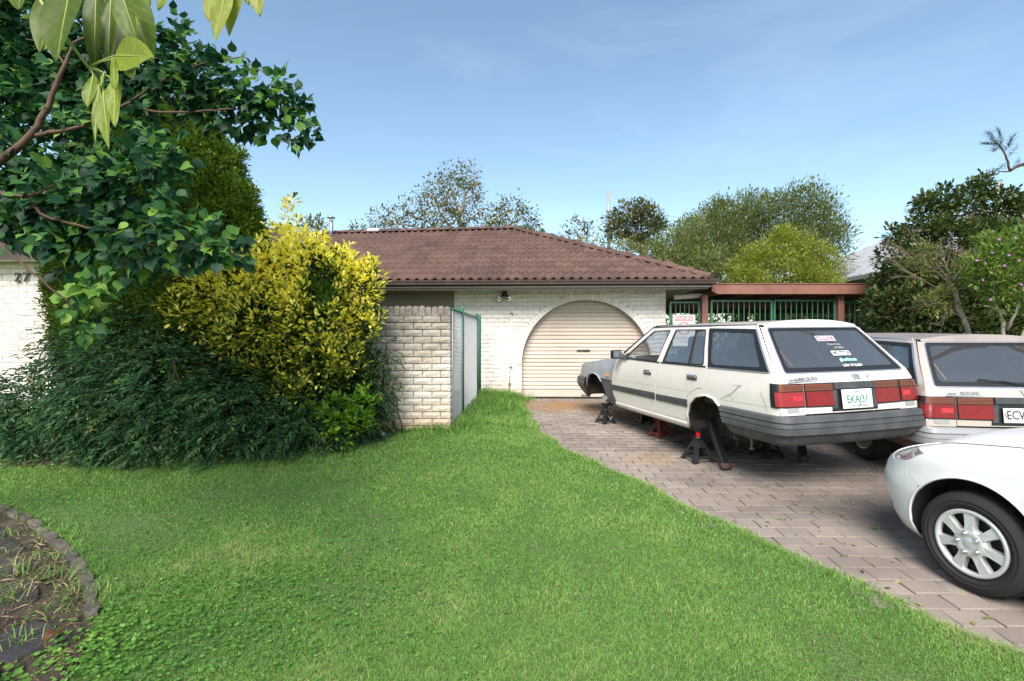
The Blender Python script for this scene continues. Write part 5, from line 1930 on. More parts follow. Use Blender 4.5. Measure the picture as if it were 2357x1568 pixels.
limbs(eu, 'stems', [(Vector((W(x, 784, 5.9).x * .8 - .5, 5.9, .38)), W(x, y, 5.75), .025, .008) for x, y in ((500, 720), (560, 680), (620, 640), (680, 620), (740, 640), (800, 680), (760, 780), (640, 800))], bark_brown)
gs = tree('green_shrub', (W(790, 784, 5.6).x, 5.6, .38), 'low bright green young shrub at the foot of the garden wall', 'shrub')
add_crown(gs, pxc([(780, 950, 34, 5.45), (745, 975, 26, 5.4), (825, 935, 30, 5.5), (830, 970, 26, 5.45), (790, 990, 30, 5.4), (850, 910, 18, 5.55), (710, 960, 18, 5.4)]), 1.6, 6, .07, 'oval', leafmat('young_leaf', [(0, (.05, .13, .012)), (.5, (.12, .27, .02)), (1, (.26, .38, .04))], .35, .3, .45), reach=.05, up=.6, tintc=.5)
limbs(gs, 'stems', [(Vector((W(790, 784, 5.6).x + dx, 5.6, .38)), W(790 + 200 * dx, 950, 5.5), .01, .005) for dx in (-.15, 0, .15)], bark_brown, 4)

# heart-leaved tree overhanging from the left
tal_m = leafmat('heart_leaf', [(0, (.008, .030, .017)), (.35, (.016, .058, .028)), (.62, (.042, .125, .036)), (.85, (.105, .235, .042)), (1, (.20, .33, .06))], .48, .25, .2)
tt_ = tree('tallow_tree', (-4.4, 3.4, .16), 'spreading tree with dark heart-shaped leaves filling the upper left', 'tree')
TC = [(60, 110, 100, 3.4), (190, 60, 90, 3.3), (320, 130, 80, 3.2), (100, 290, 110, 3.2), (260, 310, 95, 3.0), (390, 190, 62, 3.1), (470, 190, 55, 3.1), (540, 195, 46, 3.1), (600, 205, 34, 3.1), (645, 235, 30, 3.1), (690, 270, 20, 3.1), (712, 310, 12, 3.1), (560, 265, 32, 3.1), (630, 295, 22, 3.1), (675, 315, 14, 3.1), (480, 250, 36, 3.1), (600, 255, 28, 3.1), (655, 195, 16, 3.1), (690, 225, 12, 3.1),
      (50, 440, 110, 2.9), (190, 470, 105, 2.8), (320, 430, 85, 2.8), (375, 350, 45, 2.9), (430, 535, 50, 2.6), (500, 565, 38, 2.6), (535, 580, 24, 2.6), (330, 550, 62, 2.6), (410, 590, 30, 2.55), (180, 565, 50, 2.7), (60, 530, 36, 2.7), (165, 680, 24, 2.5), (195, 700, 22, 2.5), (190, 745, 18, 2.5), (205, 665, 12, 2.5), (430, 110, 36, 3.2), (390, 70, 24, 3.2), (-60, 200, 110, 3.3), (-80, 420, 110, 3.0), (240, 190, 90, 3.3), (-40, 40, 90, 3.4), (120, 180, 90, 3.4), (400, 130, 40, 3.15), (280, 610, 24, 2.6)]
P, D = clump_points(pxc(TC, .8), per_m2(2.7, .066, 'heart', 1, 5), .35, .25, -.1)
p, dd, u = sprigs(P, unit(D + np.array([.1, -.35, -.2])), 5, .8, .06, .55)
u = unit(np.array([.1, -.75, .55]) + .45 * RNG.normal(size=u.shape))
s = .058 * (1 + .25 * RNG.normal(size=len(p))).clip(.45, 1.5)
pyx = 784 - (p[:, 2] - 1.6) / (K * p[:, 1]); pxx = 1178.5 + p[:, 0] / (K * p[:, 1])
cl = np.repeat(RNG.normal(0, .16, len(P)), 5)
tt = np.clip(.47 + 1.1 * cl + .18 * RNG.normal(size=len(p)) + .25 * np.exp(-((pxx - 190) ** 2 + (pyx - 690) ** 2) / 4000), 0, 1)
sc_ = s / p[:, 1] * np.where(dd[:, 1] < .4, 1, .6) + .012 * RNG.random(len(p)) - .02 * (p[:, 1] - 2.4)
inside = (pxx > 0) & (pyx > 0)
idx = np.argsort(-(sc_ + np.where(inside, 1, 0)))[:900]
idx = RNG.choice(idx, 300, replace=False)
single_leaves(tt_, p, dd, u, s, tt, idx, 'heart', tal_m)
m_ = np.ones(len(p), bool); m_[idx] = False
o = leaves('foliage', p[m_], dd[m_], u[m_], s[m_], 'heart', tal_m, tt_, tt[m_], 1.0, True)
drop(o, tt_.location)
add_crown(tt_, [(np.array(c), np.array([.85, .75, .6])) for c in ((-4.7, 2.7, 4.9), (-3.8, 2.6, 5.0), (-5.4, 3.3, 5.0), (-4.3, 3.4, 5.3), (-3.5, 3.2, 5.1), (-6.0, 2.6, 5.0))], 1.5, 5, .07, 'heart', tal_m, reach=.06, droop=.5, name='shade_foliage')  # unseen crown clumps added overhead to shade the conifer and nandina
T = lambda x, y, Y=2.75: W(x, y, Y)
limbs(tt_, 'trunk', [(Vector((-4.4, 3.4, .16)), Vector((-4.2, 3.2, 2.3)), .13, .09), (Vector((-4.2, 3.2, 2.25)), Vector((-4.5, 2.95, 5.0)), .085, .03), (Vector((-4.3, 3.1, 3.3)), Vector((-3.6, 2.8, 4.9)), .04, .015), (Vector((-4.3, 3.1, 3.2)), Vector((-5.3, 3.1, 4.8)), .04, .015)], bark_brown, 10)
limb_m = mat('limb_bark', (.11, .058, .04), .8, col2=(.08, .045, .032), nscale=25, bump=.002, bscale=90)
for path_, r0, r1 in (([Vector((-4.2, 3.2, 2.2)), T(-60, 400), T(0, 370), T(75, 310), T(110, 240), T(150, 150), T(165, 105)], .05, .010), ([T(75, 310), T(130, 305), T(190, 290), T(260, 250), T(300, 235)], .022, .010), ([T(0, 445, 2.6), T(60, 455, 2.6), T(100, 438, 2.6), T(130, 425, 2.6)], .018, .008), ([T(60, 455, 2.6), T(85, 485, 2.6), T(120, 503, 2.6), T(180, 520, 2.6), T(245, 526, 2.6), T(275, 545, 2.6)], .016, .006), ([Vector((-4.2, 3.2, 2.0)), T(-40, 440, 2.6), T(0, 445, 2.6)], .05, .018),
                      ([T(-40, 520, 2.6), T(20, 580, 2.55), T(80, 635, 2.5), T(150, 690, 2.5), T(170, 712, 2.5)], .013, .004), ([T(290, 240, 3.0), T(350, 258, 3.0), T(430, 260, 3.0), T(520, 250, 3.0), T(610, 262, 3.1), T(680, 300, 3.1)], .015, .003), ([T(165, 105), T(230, 60, 2.9)], .010, .006), ([T(300, 235, 3.0), T(360, 190, 3.0), T(450, 150, 3.0), T(560, 130, 3.05), T(610, 170, 3.1)], .012, .003), ([T(150, 150), T(110, 100, 2.8), T(60, 90, 2.8)], .01, .005), ([T(245, 526, 2.6), T(330, 560, 2.55), T(420, 570, 2.5), T(500, 560, 2.5)], .007, .003)):
    pts = []
    for i in range(len(path_) - 1):
        for q in range(4): pts.append(path_[i].lerp(path_[i + 1], q / 4) + Vector((random.uniform(-.006, .006), random.uniform(-.006, .006), random.uniform(-.006, .006))))
    pts.append(path_[-1])
    o = MB().tube(pts, [.62 * (r0 + (r1 - r0) * i / (len(pts) - 1)) for i in range(len(pts))], 7).build('limb', limb_m, tt_)
    drop(o, tt_.location)
# bare vine twigs against the number wall
vt = tree('dry_vine', (W(120, 784, 6.4).x, 6.4, .4), 'leafless brown vine twigs climbing the white wall beside the number', 'vine')
tw = MB()
for k in range(16):
    a = W(random.uniform(100, 170), random.uniform(690, 850), 6.45)
    twig(a - vt.location, Vector((-1, random.uniform(-.2, .0), random.uniform(-.3, .6))), random.uniform(.15, .35), .004, 3)
tw.build('twigs', twig_brown, vt)

# umbrella tree: two near sprays hang into the frame, its unseen crown overhead is put in for shade
um = tree('umbrella_tree', (-2.6, -.9, -.04), 'pale green large-leaved spray hanging into the top left, nearest the camera', 'tree')
ul = leafmat('umbrella_leaf', [(0, (.034, .070, .006)), (.4, (.080, .125, .011)), (.8, (.200, .255, .032)), (1, (.27, .25, .035))], .42, .34, .3, col2=None, fine=.12, fscale=70)
us = mat('leaf_stalk', (.26, .32, .075), .4, spec=.4)
YU = 1.12
limbs(um, 'trunk', [(Vector((-2.6, -.9, -.04)), Vector((-2.3, -.4, 2.6)), .10, .07), (Vector((-2.3, -.4, 2.6)), Vector((-1.6, .3, 3.6)), .06, .04)], bark_grey, 10)
add_crown(um, [(np.array(c), np.array(r)) for c, r in (((-2.6, -.6, 3.9), (.8, .8, .5)), ((-1.9, .2, 3.8), (.5, .5, .4)), ((-3.6, -.2, 3.8), (.7, .7, .4)))], .8, 7, .16, 'oval', ul, reach=.12, droop=.7, name='shade_canopy')


def bigleaf(base, tip, wdt, seed, face=(0, -1, .2), t=.5, sag=.06):
    r = random.Random(seed)
    base = Vector(base); tip = Vector(tip)
    x = tip - base
    ln = x.length
    x.normalize()
    f = Vector(face).normalized()
    y = f.cross(x).normalized()
    z = x.cross(y)
    nx, ny_ = 30, 12
    vs = []
    for i in range(nx + 1):
        s_ = i / nx
        wd = wdt / 2 * (math.sin(math.pi * min(1, s_ ** .85 * .97 + .03)) ** .75) * (1 - .12 * s_)
        for j in range(ny_ + 1):
            v = j / ny_ * 2 - 1
            wave = .003 * math.sin(6 * s_ + seed + 2 * v) * abs(v) + .0003 * math.cos(20 * s_ + 7 * abs(v)) * abs(v)
            vs.append(base + x * (s_ * ln) + y * (wd * v) + z * (abs(v) * wd * .22 - sag * ln * s_ * s_ + wave))
    fs = [(i * (ny_ + 1) + j, (i + 1) * (ny_ + 1) + j, (i + 1) * (ny_ + 1) + j + 1, i * (ny_ + 1) + j + 1) for i in range(nx) for j in range(ny_)]
    tn = [min(1, max(0, t + (.16 if j == ny_ // 2 else 0) + (.13 if (i * 1.0 - abs(j - ny_ // 2) * 1.1) % 4 < 1 else 0) + .10 * noise.noise((i * .35, j * .5, seed * 3.1)))) for i in range(nx + 1) for j in range(ny_ + 1)]
    o = MB().add(vs, fs, True).build('leaf', ul, um, attrs={'tint': tn})
    drop(o, um.location)
    rb = MB().tube([vs[i * (ny_ + 1) + ny_ // 2] - f * -.0006 for i in range(nx)], [.0016 * (1 - i / nx) + .0003 for i in range(nx)], 5).build('midrib', us, o)
    return o


U = lambda x, y, Y=YU: W(x, y, Y)
st = MB()
st.tube([U(60, -60), U(95, 5), U(150, 85), U(203, 155)], [.0042, .0042, .0040, .0034], 8)
for a, b in (((203, 155), (264, 128)), ((203, 155), (262, 135)), ((203, 155), (215, 172)), ((203, 155), (228, 195)), ((203, 155), (238, 208)), ((203, 155), (266, 186)), ((203, 155), (240, 168))):
    m1_ = U((a[0] + b[0]) / 2, (a[1] + b[1]) / 2 - 3)
    st.tube([U(*a), m1_, U(*b, 1.10)], [.0020, .0017, .0014], 6)
st.tube([U(215, -60, 1.2), U(225, -10, 1.2)], .003, 6)
st.tube([Vector((-1.6, .3, 3.6)), Vector((-1.45, .7, 3.1)), U(20, -170, 1.14), U(60, -60)], [.012, .009, .006, .0042], 6)
st.tube([Vector((-1.45, .7, 3.1)), Vector((-1.1, 1.0, 2.8)), U(215, -60, 1.2)], [.008, .006, .003], 6)
st.tube([Vector((-1.1, 1.0, 2.8)), U(480, -90, 1.2), U(540, -42, 1.2), U(590, -42, 1.2)], [.006, .004, .003, .002], 6)
o = st.build('stalk', us, um); drop(o, um.location)
for i, (bx, by, tx, ty, wd, t, Y1, Y2) in enumerate([
        (135, -45, 88, 120, 62, .36, 1.16, 1.10), (165, -40, 126, 138, 84, .28, 1.12, 1.05), (60, -60, 40, 20, 60, .4, 1.2, 1.15), (222, -25, 214, 158, 46, .22, 1.22, 1.18), (256, -10, 246, 158, 30, .2, 1.2, 1.16), (262, -25, 300, 165, 62, .12, 1.26, 1.22), (280, -40, 352, 142, 70, .40, 1.2, 1.14), (272, -40, 312, 88, 34, .35, 1.12, 1.08), (330, -30, 345, 12, 30, .6, 1.2, 1.2), (390, -30, 362, 22, 26, .8, 1.2, 1.2),
        (264, 128, 349, 130, 64, .72, 1.10, 1.04), (262, 135, 262, 205, 18, .62, 1.10, 1.04), (215, 172, 200, 248, 26, .55, 1.10, 1.07), (228, 195, 216, 338, 14, .6, 1.09, 1.05), (238, 208, 247, 342, 30, .66, 1.09, 1.03), (266, 186, 262, 290, 28, .72, 1.09, 1.04), (240, 168, 230, 200, 10, .6, 1.1, 1.08), (300, 150, 300, 180, 26, .6, 1.24, 1.22),
        (500, -40, 478, 48, 34, .86, 1.2, 1.15), (525, -45, 494, 94, 36, .80, 1.18, 1.1), (545, -45, 526, 82, 36, .82, 1.2, 1.16), (575, -40, 570, 10, 30, .85, 1.2, 1.2), (588, -40, 596, 36, 30, .85, 1.2, 1.18)]):
    bigleaf(U(bx, by, Y1), U(tx, ty, Y2), wd * 1.28 * K * YU, i, (random.uniform(-.15, .15), -1, random.uniform(-.1, .25)), t, .02)

# dead leaf on the path
dl = MB()
gx_ = []
for i in range(9):
    s_ = i / 8
    wd = .022 * math.sin(math.pi * min(1, s_ * .93 + .05)) ** .7
    for j in range(5):
        v = j / 4 * 2 - 1
        gx_.append((s_ * .115, wd * v, .016 + .028 * abs(v) ** 1.5 + .018 * math.sin(4 * s_) - .010 * math.cos(7 * s_) * v))
dl.add(gx_, [(i * 5 + j, i * 5 + 5 + j, i * 5 + 6 + j, i * 5 + 1 + j) for i in range(8) for j in range(4)], True)
px0 = W(105, 1520, 2160 / (1.2053 * 1520 - 888))
o = dl.build('dead_leaf', mat('dead_leaf', (.26, .125, .06), .6, col2=(.36, .20, .11), nscale=30, trans=.1), None, Matrix.Translation((px0.x + .0, px0.y, float(slope(px0.y)) + .045)) @ Matrix.Rotation(1.75, 4, 'Z') @ Matrix.Rotation(-.2, 4, 'Y'))
tag(o, 'curled brown dead leaf lying at the grassy end of the path', 'leaf')
# ------------------------------------------------------------------ cars: shared materials
rubber = mat('tyre_rubber', (.018, .017, .017), .8, bump=.001, bscale=200, fine=.2)
dark_trim = mat('dark_trim', (.045, .048, .052), .5, col2=(.07, .073, .078), nscale=9, bump=.0006, bscale=300)
black_trim = mat('black_trim', (.014, .014, .015), .42)
car_glass = glass('window_glass', (.80, .83, .83), 2.0, pale_sheen=.07)
red_lens = mat('red_lens', (.215, .002, .007), .2, spec=.35, coat=.2, col2=(.16, .002, .006), nscale=18)
faded_lens = mat('faded_red_lens', (.27, .022, .026), .3, spec=.3, coat=.1)
bright_lens = mat('bright_red_lens', (.62, .010, .03), .2, coat=.2)
amber_lens = mat('amber_lens', (.20, .055, .025), .25, spec=.3, coat=.1)
orange_lens = mat('orange_lens', (.75, .27, .03), .2, coat=.6)
clear_lens = mat('clear_lens', (.34, .34, .33), .15, coat=.7)
well_mat = mat('wheel_well', (.014, .012, .011), .8, col2=(.075, .052, .032), nscale=5, nlo=.5, nhi=.7, bump=.006, bscale=30)
under_mat = mat('underbody', (.016, .015, .014), .85, col2=(.05, .038, .028), nscale=6)
seat_mat = mat('seat_cloth', (.10, .105, .12), .95, bump=.002, bscale=150)
dash_mat = mat('dash_plastic', (.07, .07, .075), .7)
plate_white = mat('plate_white', (.78, .80, .77), .4)
plate_green = mat('plate_green', (.0, .19, .085), .5)
plate_black = mat('plate_black', (.012, .012, .014), .5)
rust = mat('rusty_steel', (.12, .055, .035), .8, col2=(.05, .035, .03), nscale=20)
sticker_cyan = mat('sticker_cyan', (.42, .80, .76), .5)
sticker_pink = mat('sticker_maroon', (.28, .05, .10), .5)
sticker_grey = mat('sticker_grey', (.30, .31, .32), .5)
interp = lambda x, xs_, ys_: float(np.interp(x, xs_, ys_))


def HW(z): return interp(z, [.15, .22, .30, .45, .60, .74, .80, .92, .95, 1.15, 1.37, 1.40], [.775, .795, .820, .837, .841, .841, .834, .813, .806, .735, .645, .62])


def PT_(x): return (-.075 * ((x - 3.5) / 1.05) ** 2 if x > 3.5 else 0) + (-.018 * (1 - x) ** 2 if x < 1 else 0)


def XR(z): return interp(z, [.2, .57, .64, .84, .87, .93, .95, 1.345, 1.385, 1.42], [.03, .012, .018, .045, .055, .085, .098, .44, .475, .50])


def XF(z): return interp(z, [.2, .56, .60, .765, .80], [4.50, 4.53, 4.53, 4.43, 4.36])


def RC(z): return interp(z, [.5, .9, 1.36], [.045, .055, .11])


def side_fn(sg):
    def fn(x, z, off=0.0):
        h = HW(z) + PT_(x)
        rc = RC(z)
        xr, xf = XR(z), XF(z)
        if x < xr + rc:
            p = min((xr + rc - x) / rc, 1.0) * math.pi / 4
            X, Y, nx, nyy = xr + rc - rc * math.sin(p), h - rc + rc * math.cos(p), -math.sin(p), math.cos(p)
        elif x > xf - rc:
            p = min((x - xf + rc) / rc, 1.0) * math.pi / 4
            X, Y, nx, nyy = xf - rc + rc * math.sin(p), h - rc + rc * math.cos(p), math.sin(p), math.cos(p)
        else:
            X, Y, nx, nyy = x, h, 0, 1
        return Vector((X + nx * off, sg * (Y + nyy * off), z))
    return fn


def rear_fn(y, z, off=0.0):
    h = HW(z) + PT_(0)
    rc = RC(z)
    xr = XR(z)
    sg = 1 if y >= 0 else -1
    a = abs(y)
    if a > h - rc:
        p = math.pi / 2 - min((a - h + rc) / rc, 1.0) * math.pi / 4
        X, Y, nx, nyy = xr + rc - rc * math.sin(p), h - rc + rc * math.cos(p), -math.sin(p), math.cos(p)
    else:
        X, Y, nx, nyy = xr - .022 * (1 - (a / (h - rc)) ** 2), a, -1, 0
    return Vector((X + nx * off, sg * (Y + nyy * off), z))


def shrink(poly, d):
    n = len(poly)
    ar = sum(poly[i][0] * poly[(i + 1) % n][1] - poly[(i + 1) % n][0] * poly[i][1] for i in range(n))
    s = 1 if ar > 0 else -1
    out = []
    for i in range(n):
        p0, p1, p2 = Vector(poly[i - 1]), Vector(poly[i]), Vector(poly[(i + 1) % n])
        a = (p1 - p0).normalized(); b = (p2 - p1).normalized()
        na = Vector((-a.y, a.x)) * s; nb_ = Vector((-b.y, b.x)) * s
        m = (na + nb_)
        m = m / max(m.length_squared, .3) * 2 if m.length > 1e-6 else na
        out.append(tuple(p1 + m * d * .5 * 1.0))
    return out


def rpoly(poly, r, n=3):
    """round the corners of a polygon"""
    out = []
    m = len(poly)
    for i in range(m):
        p0, p1, p2 = Vector(poly[i - 1]), Vector(poly[i]), Vector(poly[(i + 1) % m])
        a = p1 + (p0 - p1).normalized() * min(r, (p0 - p1).length * .4)
        b = p1 + (p2 - p1).normalized() * min(r, (p2 - p1).length * .4)
        for k in range(n + 1):
            t = k / n
            out.append(tuple((1 - t) ** 2 * a + 2 * t * (1 - t) * p1 + t * t * b))
    return out


ARCH_R = [(1.385, .23), (1.36, .40), (1.30, .52), (1.17, .612), (1.00, .642), (.866, .622), (.757, .54), (.70, .45)]
ARCH_RI = [(1.325, .23), (1.322, .40), (1.275, .515), (1.155, .609), (.993, .642), (.866, .622), (.757, .540), (.674, .388), (.615, .25)]
ARCH_F = [(4.14, .22), (4.135, .40), (4.10, .525), (4.00, .630), (3.82, .668), (3.64, .642), (3.50, .555), (3.42, .46), (3.32, .277)]
FENDTOP = [(3.06, .93), (3.4, .905), (3.93, .845), (4.25, .795), (4.41, .765)]


def wheel(parent, c, sg, kind, r=.30, wd=.19, rimr=.20):
    """a wheel whose outer face looks along sg*y; c is the middle of the wheel"""
    wh = bpy.data.objects.new('wheel', None)
    COL.objects.link(wh)
    wh.parent = parent
    wh.location = c
    ax = (0, sg, 0)
    h = wd / 2
    MB().lathe([(rimr, -h * .8), (rimr + .02, -h), (r - .03, -h), (r - .006, -h * .78), (r, -h * .4), (r, h * .4), (r - .006, h * .78), (r - .022, h * .95), (r - .042, h * 1.02), (r - .046, h * 1.05), (r - .052, h * 1.05), (r - .056, h * 1.02), (rimr + .042, h * 1.02), (rimr + .038, h * 1.045), (rimr + .033, h * 1.045), (rimr + .029, h * 1.0), (rimr + .012, h * .86), (rimr + .004, h * .8)], (0, 0, 0), ax, 48).build('tyre', rubber, wh)
    tr = MB()
    for q in (-.45, -.15, .15, .45):
        tr.lathe([(r + .0015, h * (q - .10)), (r + .004, h * (q - .07)), (r + .004, h * (q + .07)), (r + .0015, h * (q + .10))], (0, 0, 0), ax, 48)
    tr.build('tread', rubber, wh)['kind'] = 'stuff'
    if kind == 'turbine':
        m = mat('alloy_rim', (.42, .38, .32), .35, metal=.7)
        MB().lathe([(rimr, h * .55), (rimr + .006, h * .9), (rimr - .006, h * .95), (rimr - .016, h * .80), (rimr - .022, h * .72)], (0, 0, 0), ax, 40).build('rim', m, wh)
        MB().lathe([(0, h * .98), (.05, h * .97), (.105, h * .92), (.118, h * .85), (.12, h * .7)], (0, 0, 0), ax, 40).build('rim_centre', m, wh)
        sp = MB()
        for k in range(26):
            R = Matrix.Rotation(2 * math.pi * k / 26, 3, 'Y')
            sp.box(R @ Vector((0, sg * h * .74, .150)), (.018, .02, .068), R)
        sp.build('fins', m, wh)
        MB().lathe([(0, h * .45), (rimr, h * .45)], (0, 0, 0), ax, 24).build('brake_disc', black, wh)
        MB().tube([(0, sg * h * .985, 0), (0, sg * h * 1.02, 0)], .02, 12).build('centre_cap', black_trim, wh)
    else:
        m = mat('hubcap_silver', (.62, .63, .64), .36, metal=.35)
        steel = mat('steel_wheel', (.016, .015, .015), .6, col2=(.05, .028, .02), nscale=25)
        MB().lathe([(rimr - .002, h * .70), (rimr + .006, h * .86), (rimr + .004, h * .97), (rimr - .010, h * 1.0), (rimr - .020, h * .90), (rimr - .022, h * .70)], (0, 0, 0), ax, 56).build('rim', m, wh)
        sp = MB()
        for k in range(7):
            a = 2 * math.pi * k / 7 + .06
            R = Matrix.Rotation(a, 3, 'Y')
            prof = [(-.026, .05), (-.020, .10), (-.026, .150), (-.033, rimr - .014), (.033, rimr - .014), (.026, .150), (.020, .10), (.026, .05)]
            top = [R @ Vector((x, sg * h * (1.02 - .10 * max(0, (z - .08)) / .1), z)) for x, z in prof]
            bot = [R @ Vector((x * 1.25, sg * h * .62, z)) for x, z in prof]
            n = len(prof)
            sp.add(top + bot, [tuple(range(n))] + [(i, (i + 1) % n, n + (i + 1) % n, n + i) for i in range(n)])
        sp.build('spokes', m, wh)
        MB().lathe([(0, h * 1.03), (.030, h * 1.03), (.034, h * 1.0), (.045, h * 1.05), (.068, h * 1.04), (.080, h * .98), (.088, h * .62)], (0, 0, 0), ax, 40).build('hub_cover', m, wh)
        for k in range(5):
            a = 2 * math.pi * k / 5 + .35
            c_ = Vector((math.sin(a) * .057, sg * h * 1.03, math.cos(a) * .057))
            MB().lathe([(.0145, 0), (.0145, .004), (.010, .010), (.009, .016), (.0, .018)], c_, ax, 12).build('wheel_nut', chrome, wh)
        MB().lathe([(0, h * .42), (.07, h * .45), (.10, h * .25), (.15, h * .35), (rimr, h * .40)], (0, 0, 0), ax, 36).build('steel_wheel', steel, wh)
        hb = MB()
        for k in range(9):
            a = 2 * math.pi * k / 9
            hb.lathe([(.0, 0), (.016, 0)], (math.sin(a) * .125, sg * h * .36, math.cos(a) * .125), ax, 10)
        hb.build('vent_hole', black, wh)
    return wh


def wagon(cfg):
    root = empty(cfg['name'], (0, 0, 0), cfg['label'], 'car', cfg.get('group'))
    root.matrix_world = cfg['matrix']
    paint, fend, flow = cfg['paint'], cfg['fender'], cfg['fender_low']
    low = cfg['lower']

    def P(name, mb, m, par=root): return mb.build(name, m, par)

    for sg in (1, -1):
        S = side_fn(sg)
        fl_ = sg > 0

        def pan(name, poly, m, holes=(), par=root, off=0.0, rim=.022, step=.07, sh=.0028, rh=True):
            return P(name, panel_mesh(name, shrink(poly, sh) if sh else poly, [list(h) for h in holes], S, step, rim, off, fl_, rh), m, par)
        # front door
        wf = rpoly([(2.84, .955), (1.985, .95), (1.905, 1.345), (2.275, 1.335)], .025)
        fd = [(3.05, .30), (3.125, .40), (3.16, .55), (3.15, .65), (3.10, .80), (3.06, .935), (2.96, .95), (2.33, 1.375), (1.86, 1.378), (1.91, .945), (1.965, .70), (1.985, .45), (1.975, .302)]
        fd1 = fd
        door = pan('door', fd1, paint, [wf])
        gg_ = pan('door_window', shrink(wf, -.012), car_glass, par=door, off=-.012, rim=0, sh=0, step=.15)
        pan('window_seal', shrink(wf, -.004), black_trim, [shrink(wf, .020)], door, .003, .016, sh=0)
        rdv = [(1.970, .302), (1.980, .45), (1.960, .70), (1.905, .945), (1.855, 1.378), (1.19, 1.378), (1.012, .948), (1.045, .80), (1.055, .715), (1.15, .700), (1.27, .640), (1.36, .55), (1.395, .45), (1.400, .305)]
        wr_ = rpoly([(1.80, .95), (1.075, .957), (1.225, 1.347), (1.80, 1.347)], .025)
        wr_ = rpoly([(1.865, .95), (1.075, .957), (1.225, 1.347), (1.80, 1.347)], .025)
        door2 = pan('door', rdv, paint, [wr_])
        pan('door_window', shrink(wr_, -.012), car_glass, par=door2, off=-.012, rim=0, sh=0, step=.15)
        pan('window_seal', shrink(wr_, -.004), black_trim, [shrink(wr_, .020)], door2, .003, .016, sh=0)
        pan('window_divider', [(1.345, .95), (1.315, .95), (1.375, 1.345), (1.405, 1.345)], black_trim, par=door2, off=.002, sh=0)
        # belt moulding and rub strips
        pan('belt_moulding', [(2.90, .940), (1.925, .934), (1.925, .948), (2.90, .956)], black_trim, par=door, off=.006, sh=0, rim=.012)
        pan('belt_moulding', [(1.895, .934), (1.04, .937), (1.04, .951), (1.895, .948)], black_trim, par=door2, off=.006, sh=0, rim=.012)
        if cfg['strip'] is not None:
            for x0, x1, d_ in ((1.985, 3.155, door), (1.315, 1.952, door2)):
                pan('rub_strip', [(x0, .470), (x1, .468), (x1, .545), (x0, .555)], cfg['strip'], par=d_, off=.010, sh=.002, rim=.012)
                pan('strip_line', [(x0 + .003, .533), (x1 - .003, .525), (x1 - .003, .531), (x0 + .003, .539)], cfg['strip_hi'], par=d_, off=.0125, sh=0, rim=.004)
        # faint crease across the doors, its shade line coloured as a duller strip
        pan('crease', [(1.99, .640), (3.14, .632), (3.14, .637), (1.99, .645)], cfg['crease'], par=door, off=.0015, sh=0, rim=.002)
        pan('crease', [(1.28, .650), (1.955, .641), (1.955, .646), (1.28, .655)], cfg['crease'], par=door2, off=.0015, sh=0, rim=.002)
        # handles
        for x, z, d_ in ((2.16, .802, door), (1.235, .816, door2)):
            c = S(x, z, .004)
            MB().box(c, (.185, .016, .058), bev=.006).build('handle', chrome, d_)
            MB().box(c + Vector((0, sg * .010, .004)), (.165, .016, .030), bev=.006).build('handle', chrome, d_)
            MB().box(c + Vector((0, sg * .004, -.020)), (.15, .014, .014)).build('handle_recess', black_trim, d_)
        # quarter panel with its window
        qo = rpoly([(.998, .945), (.170, .951), (.480, 1.343), (1.178, 1.358)], .02)
        xr57 = XR(.575)
        qp = [(1.003, .945), (1.048, .80), (1.056, .712), (1.15, .697), (1.27, .637), (1.357, .55), (1.392, .45), (1.396, .235)] + ARCH_RI[1:7] + [(.762, .572), (xr57, .572), (XR(.64), .64), (XR(.84), .84), (XR(.87), .87), (XR(.93), .93), (XR(.95), .95), (XR(1.15), 1.15), (XR(1.345), 1.345), (XR(1.385), 1.380), (1.185, 1.380)]
        quarter = pan('quarter_panel', qp, paint, [qo], step=.06)
        pan('window_surround', shrink(qo, -.002), black_trim, [rpoly(shrink([(.955, .972), (.285, .985), (.505, 1.308), (1.10, 1.322)], 0), .035)], quarter, .003, .016, sh=0)
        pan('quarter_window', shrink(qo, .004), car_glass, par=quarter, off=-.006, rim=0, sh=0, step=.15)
        pan('quarter_moulding', [(.995, .934), (.17, .938), (.17, .948), (.995, .944)], cfg['bright'], par=quarter, off=.006, sh=0, rim=.01)
        pan('quarter_moulding', [(.165, .940), (.152, .950), (.468, 1.350), (.485, 1.345)], cfg['bright'], par=quarter, off=.006, sh=0, rim=.01)
        pan('crease', [(.78, .628), (.05, .640), (.05, .645), (.78, .633)], cfg['crease'], par=quarter, off=.0015, sh=0, rim=.002)
        if sg > 0 and cfg.get('scuffs'):
            for q in ([(.47, .80), (.505, .80), (.62, .70), (.76, .638), (.752, .634), (.61, .692)], [(.235, .76), (.243, .76), (.18, .66), (.165, .60), (.158, .60), (.172, .66)], [(.60, .79), (.47, .798), (.47, .802), (.60, .794)], [(.66, .70), (.58, .64), (.575, .643), (.655, .703)]):
                pan('scratch', q, cfg['scuffs'], par=quarter, off=.0016, sh=0, rim=0)
        # raised lip round the rear arch
        lip = MB()
        ar = ARCH_RI[1:7]
        lp = [S(x, z, 0) for x, z in ar]
        lip.tube([S(x, z, .004) for x, z in [(1.325, .25)] + ar], .012, 6)
        P('arch_lip', lip, paint, quarter)
        # front fender, two tone
        ff = [(3.165, .605), (3.155, .65), (3.105, .80), (3.065, .935)] + FENDTOP[1:] + [(XF(.70), .70), (XF(.60), .60), (4.50, .566), (4.13, .566)] + ARCH_F[2:6] + [(3.56, .605)]
        fender = pan('front_fender', ff, fend, step=.06)
        fl2 = [(3.06, .215), (3.13, .38), (3.165, .55), (3.165, .600), (3.57, .600)] + ARCH_F[6:] + [(3.13, .205)]
        pan('fender_skirt', fl2, flow, par=root, off=.008)
        lip = MB()
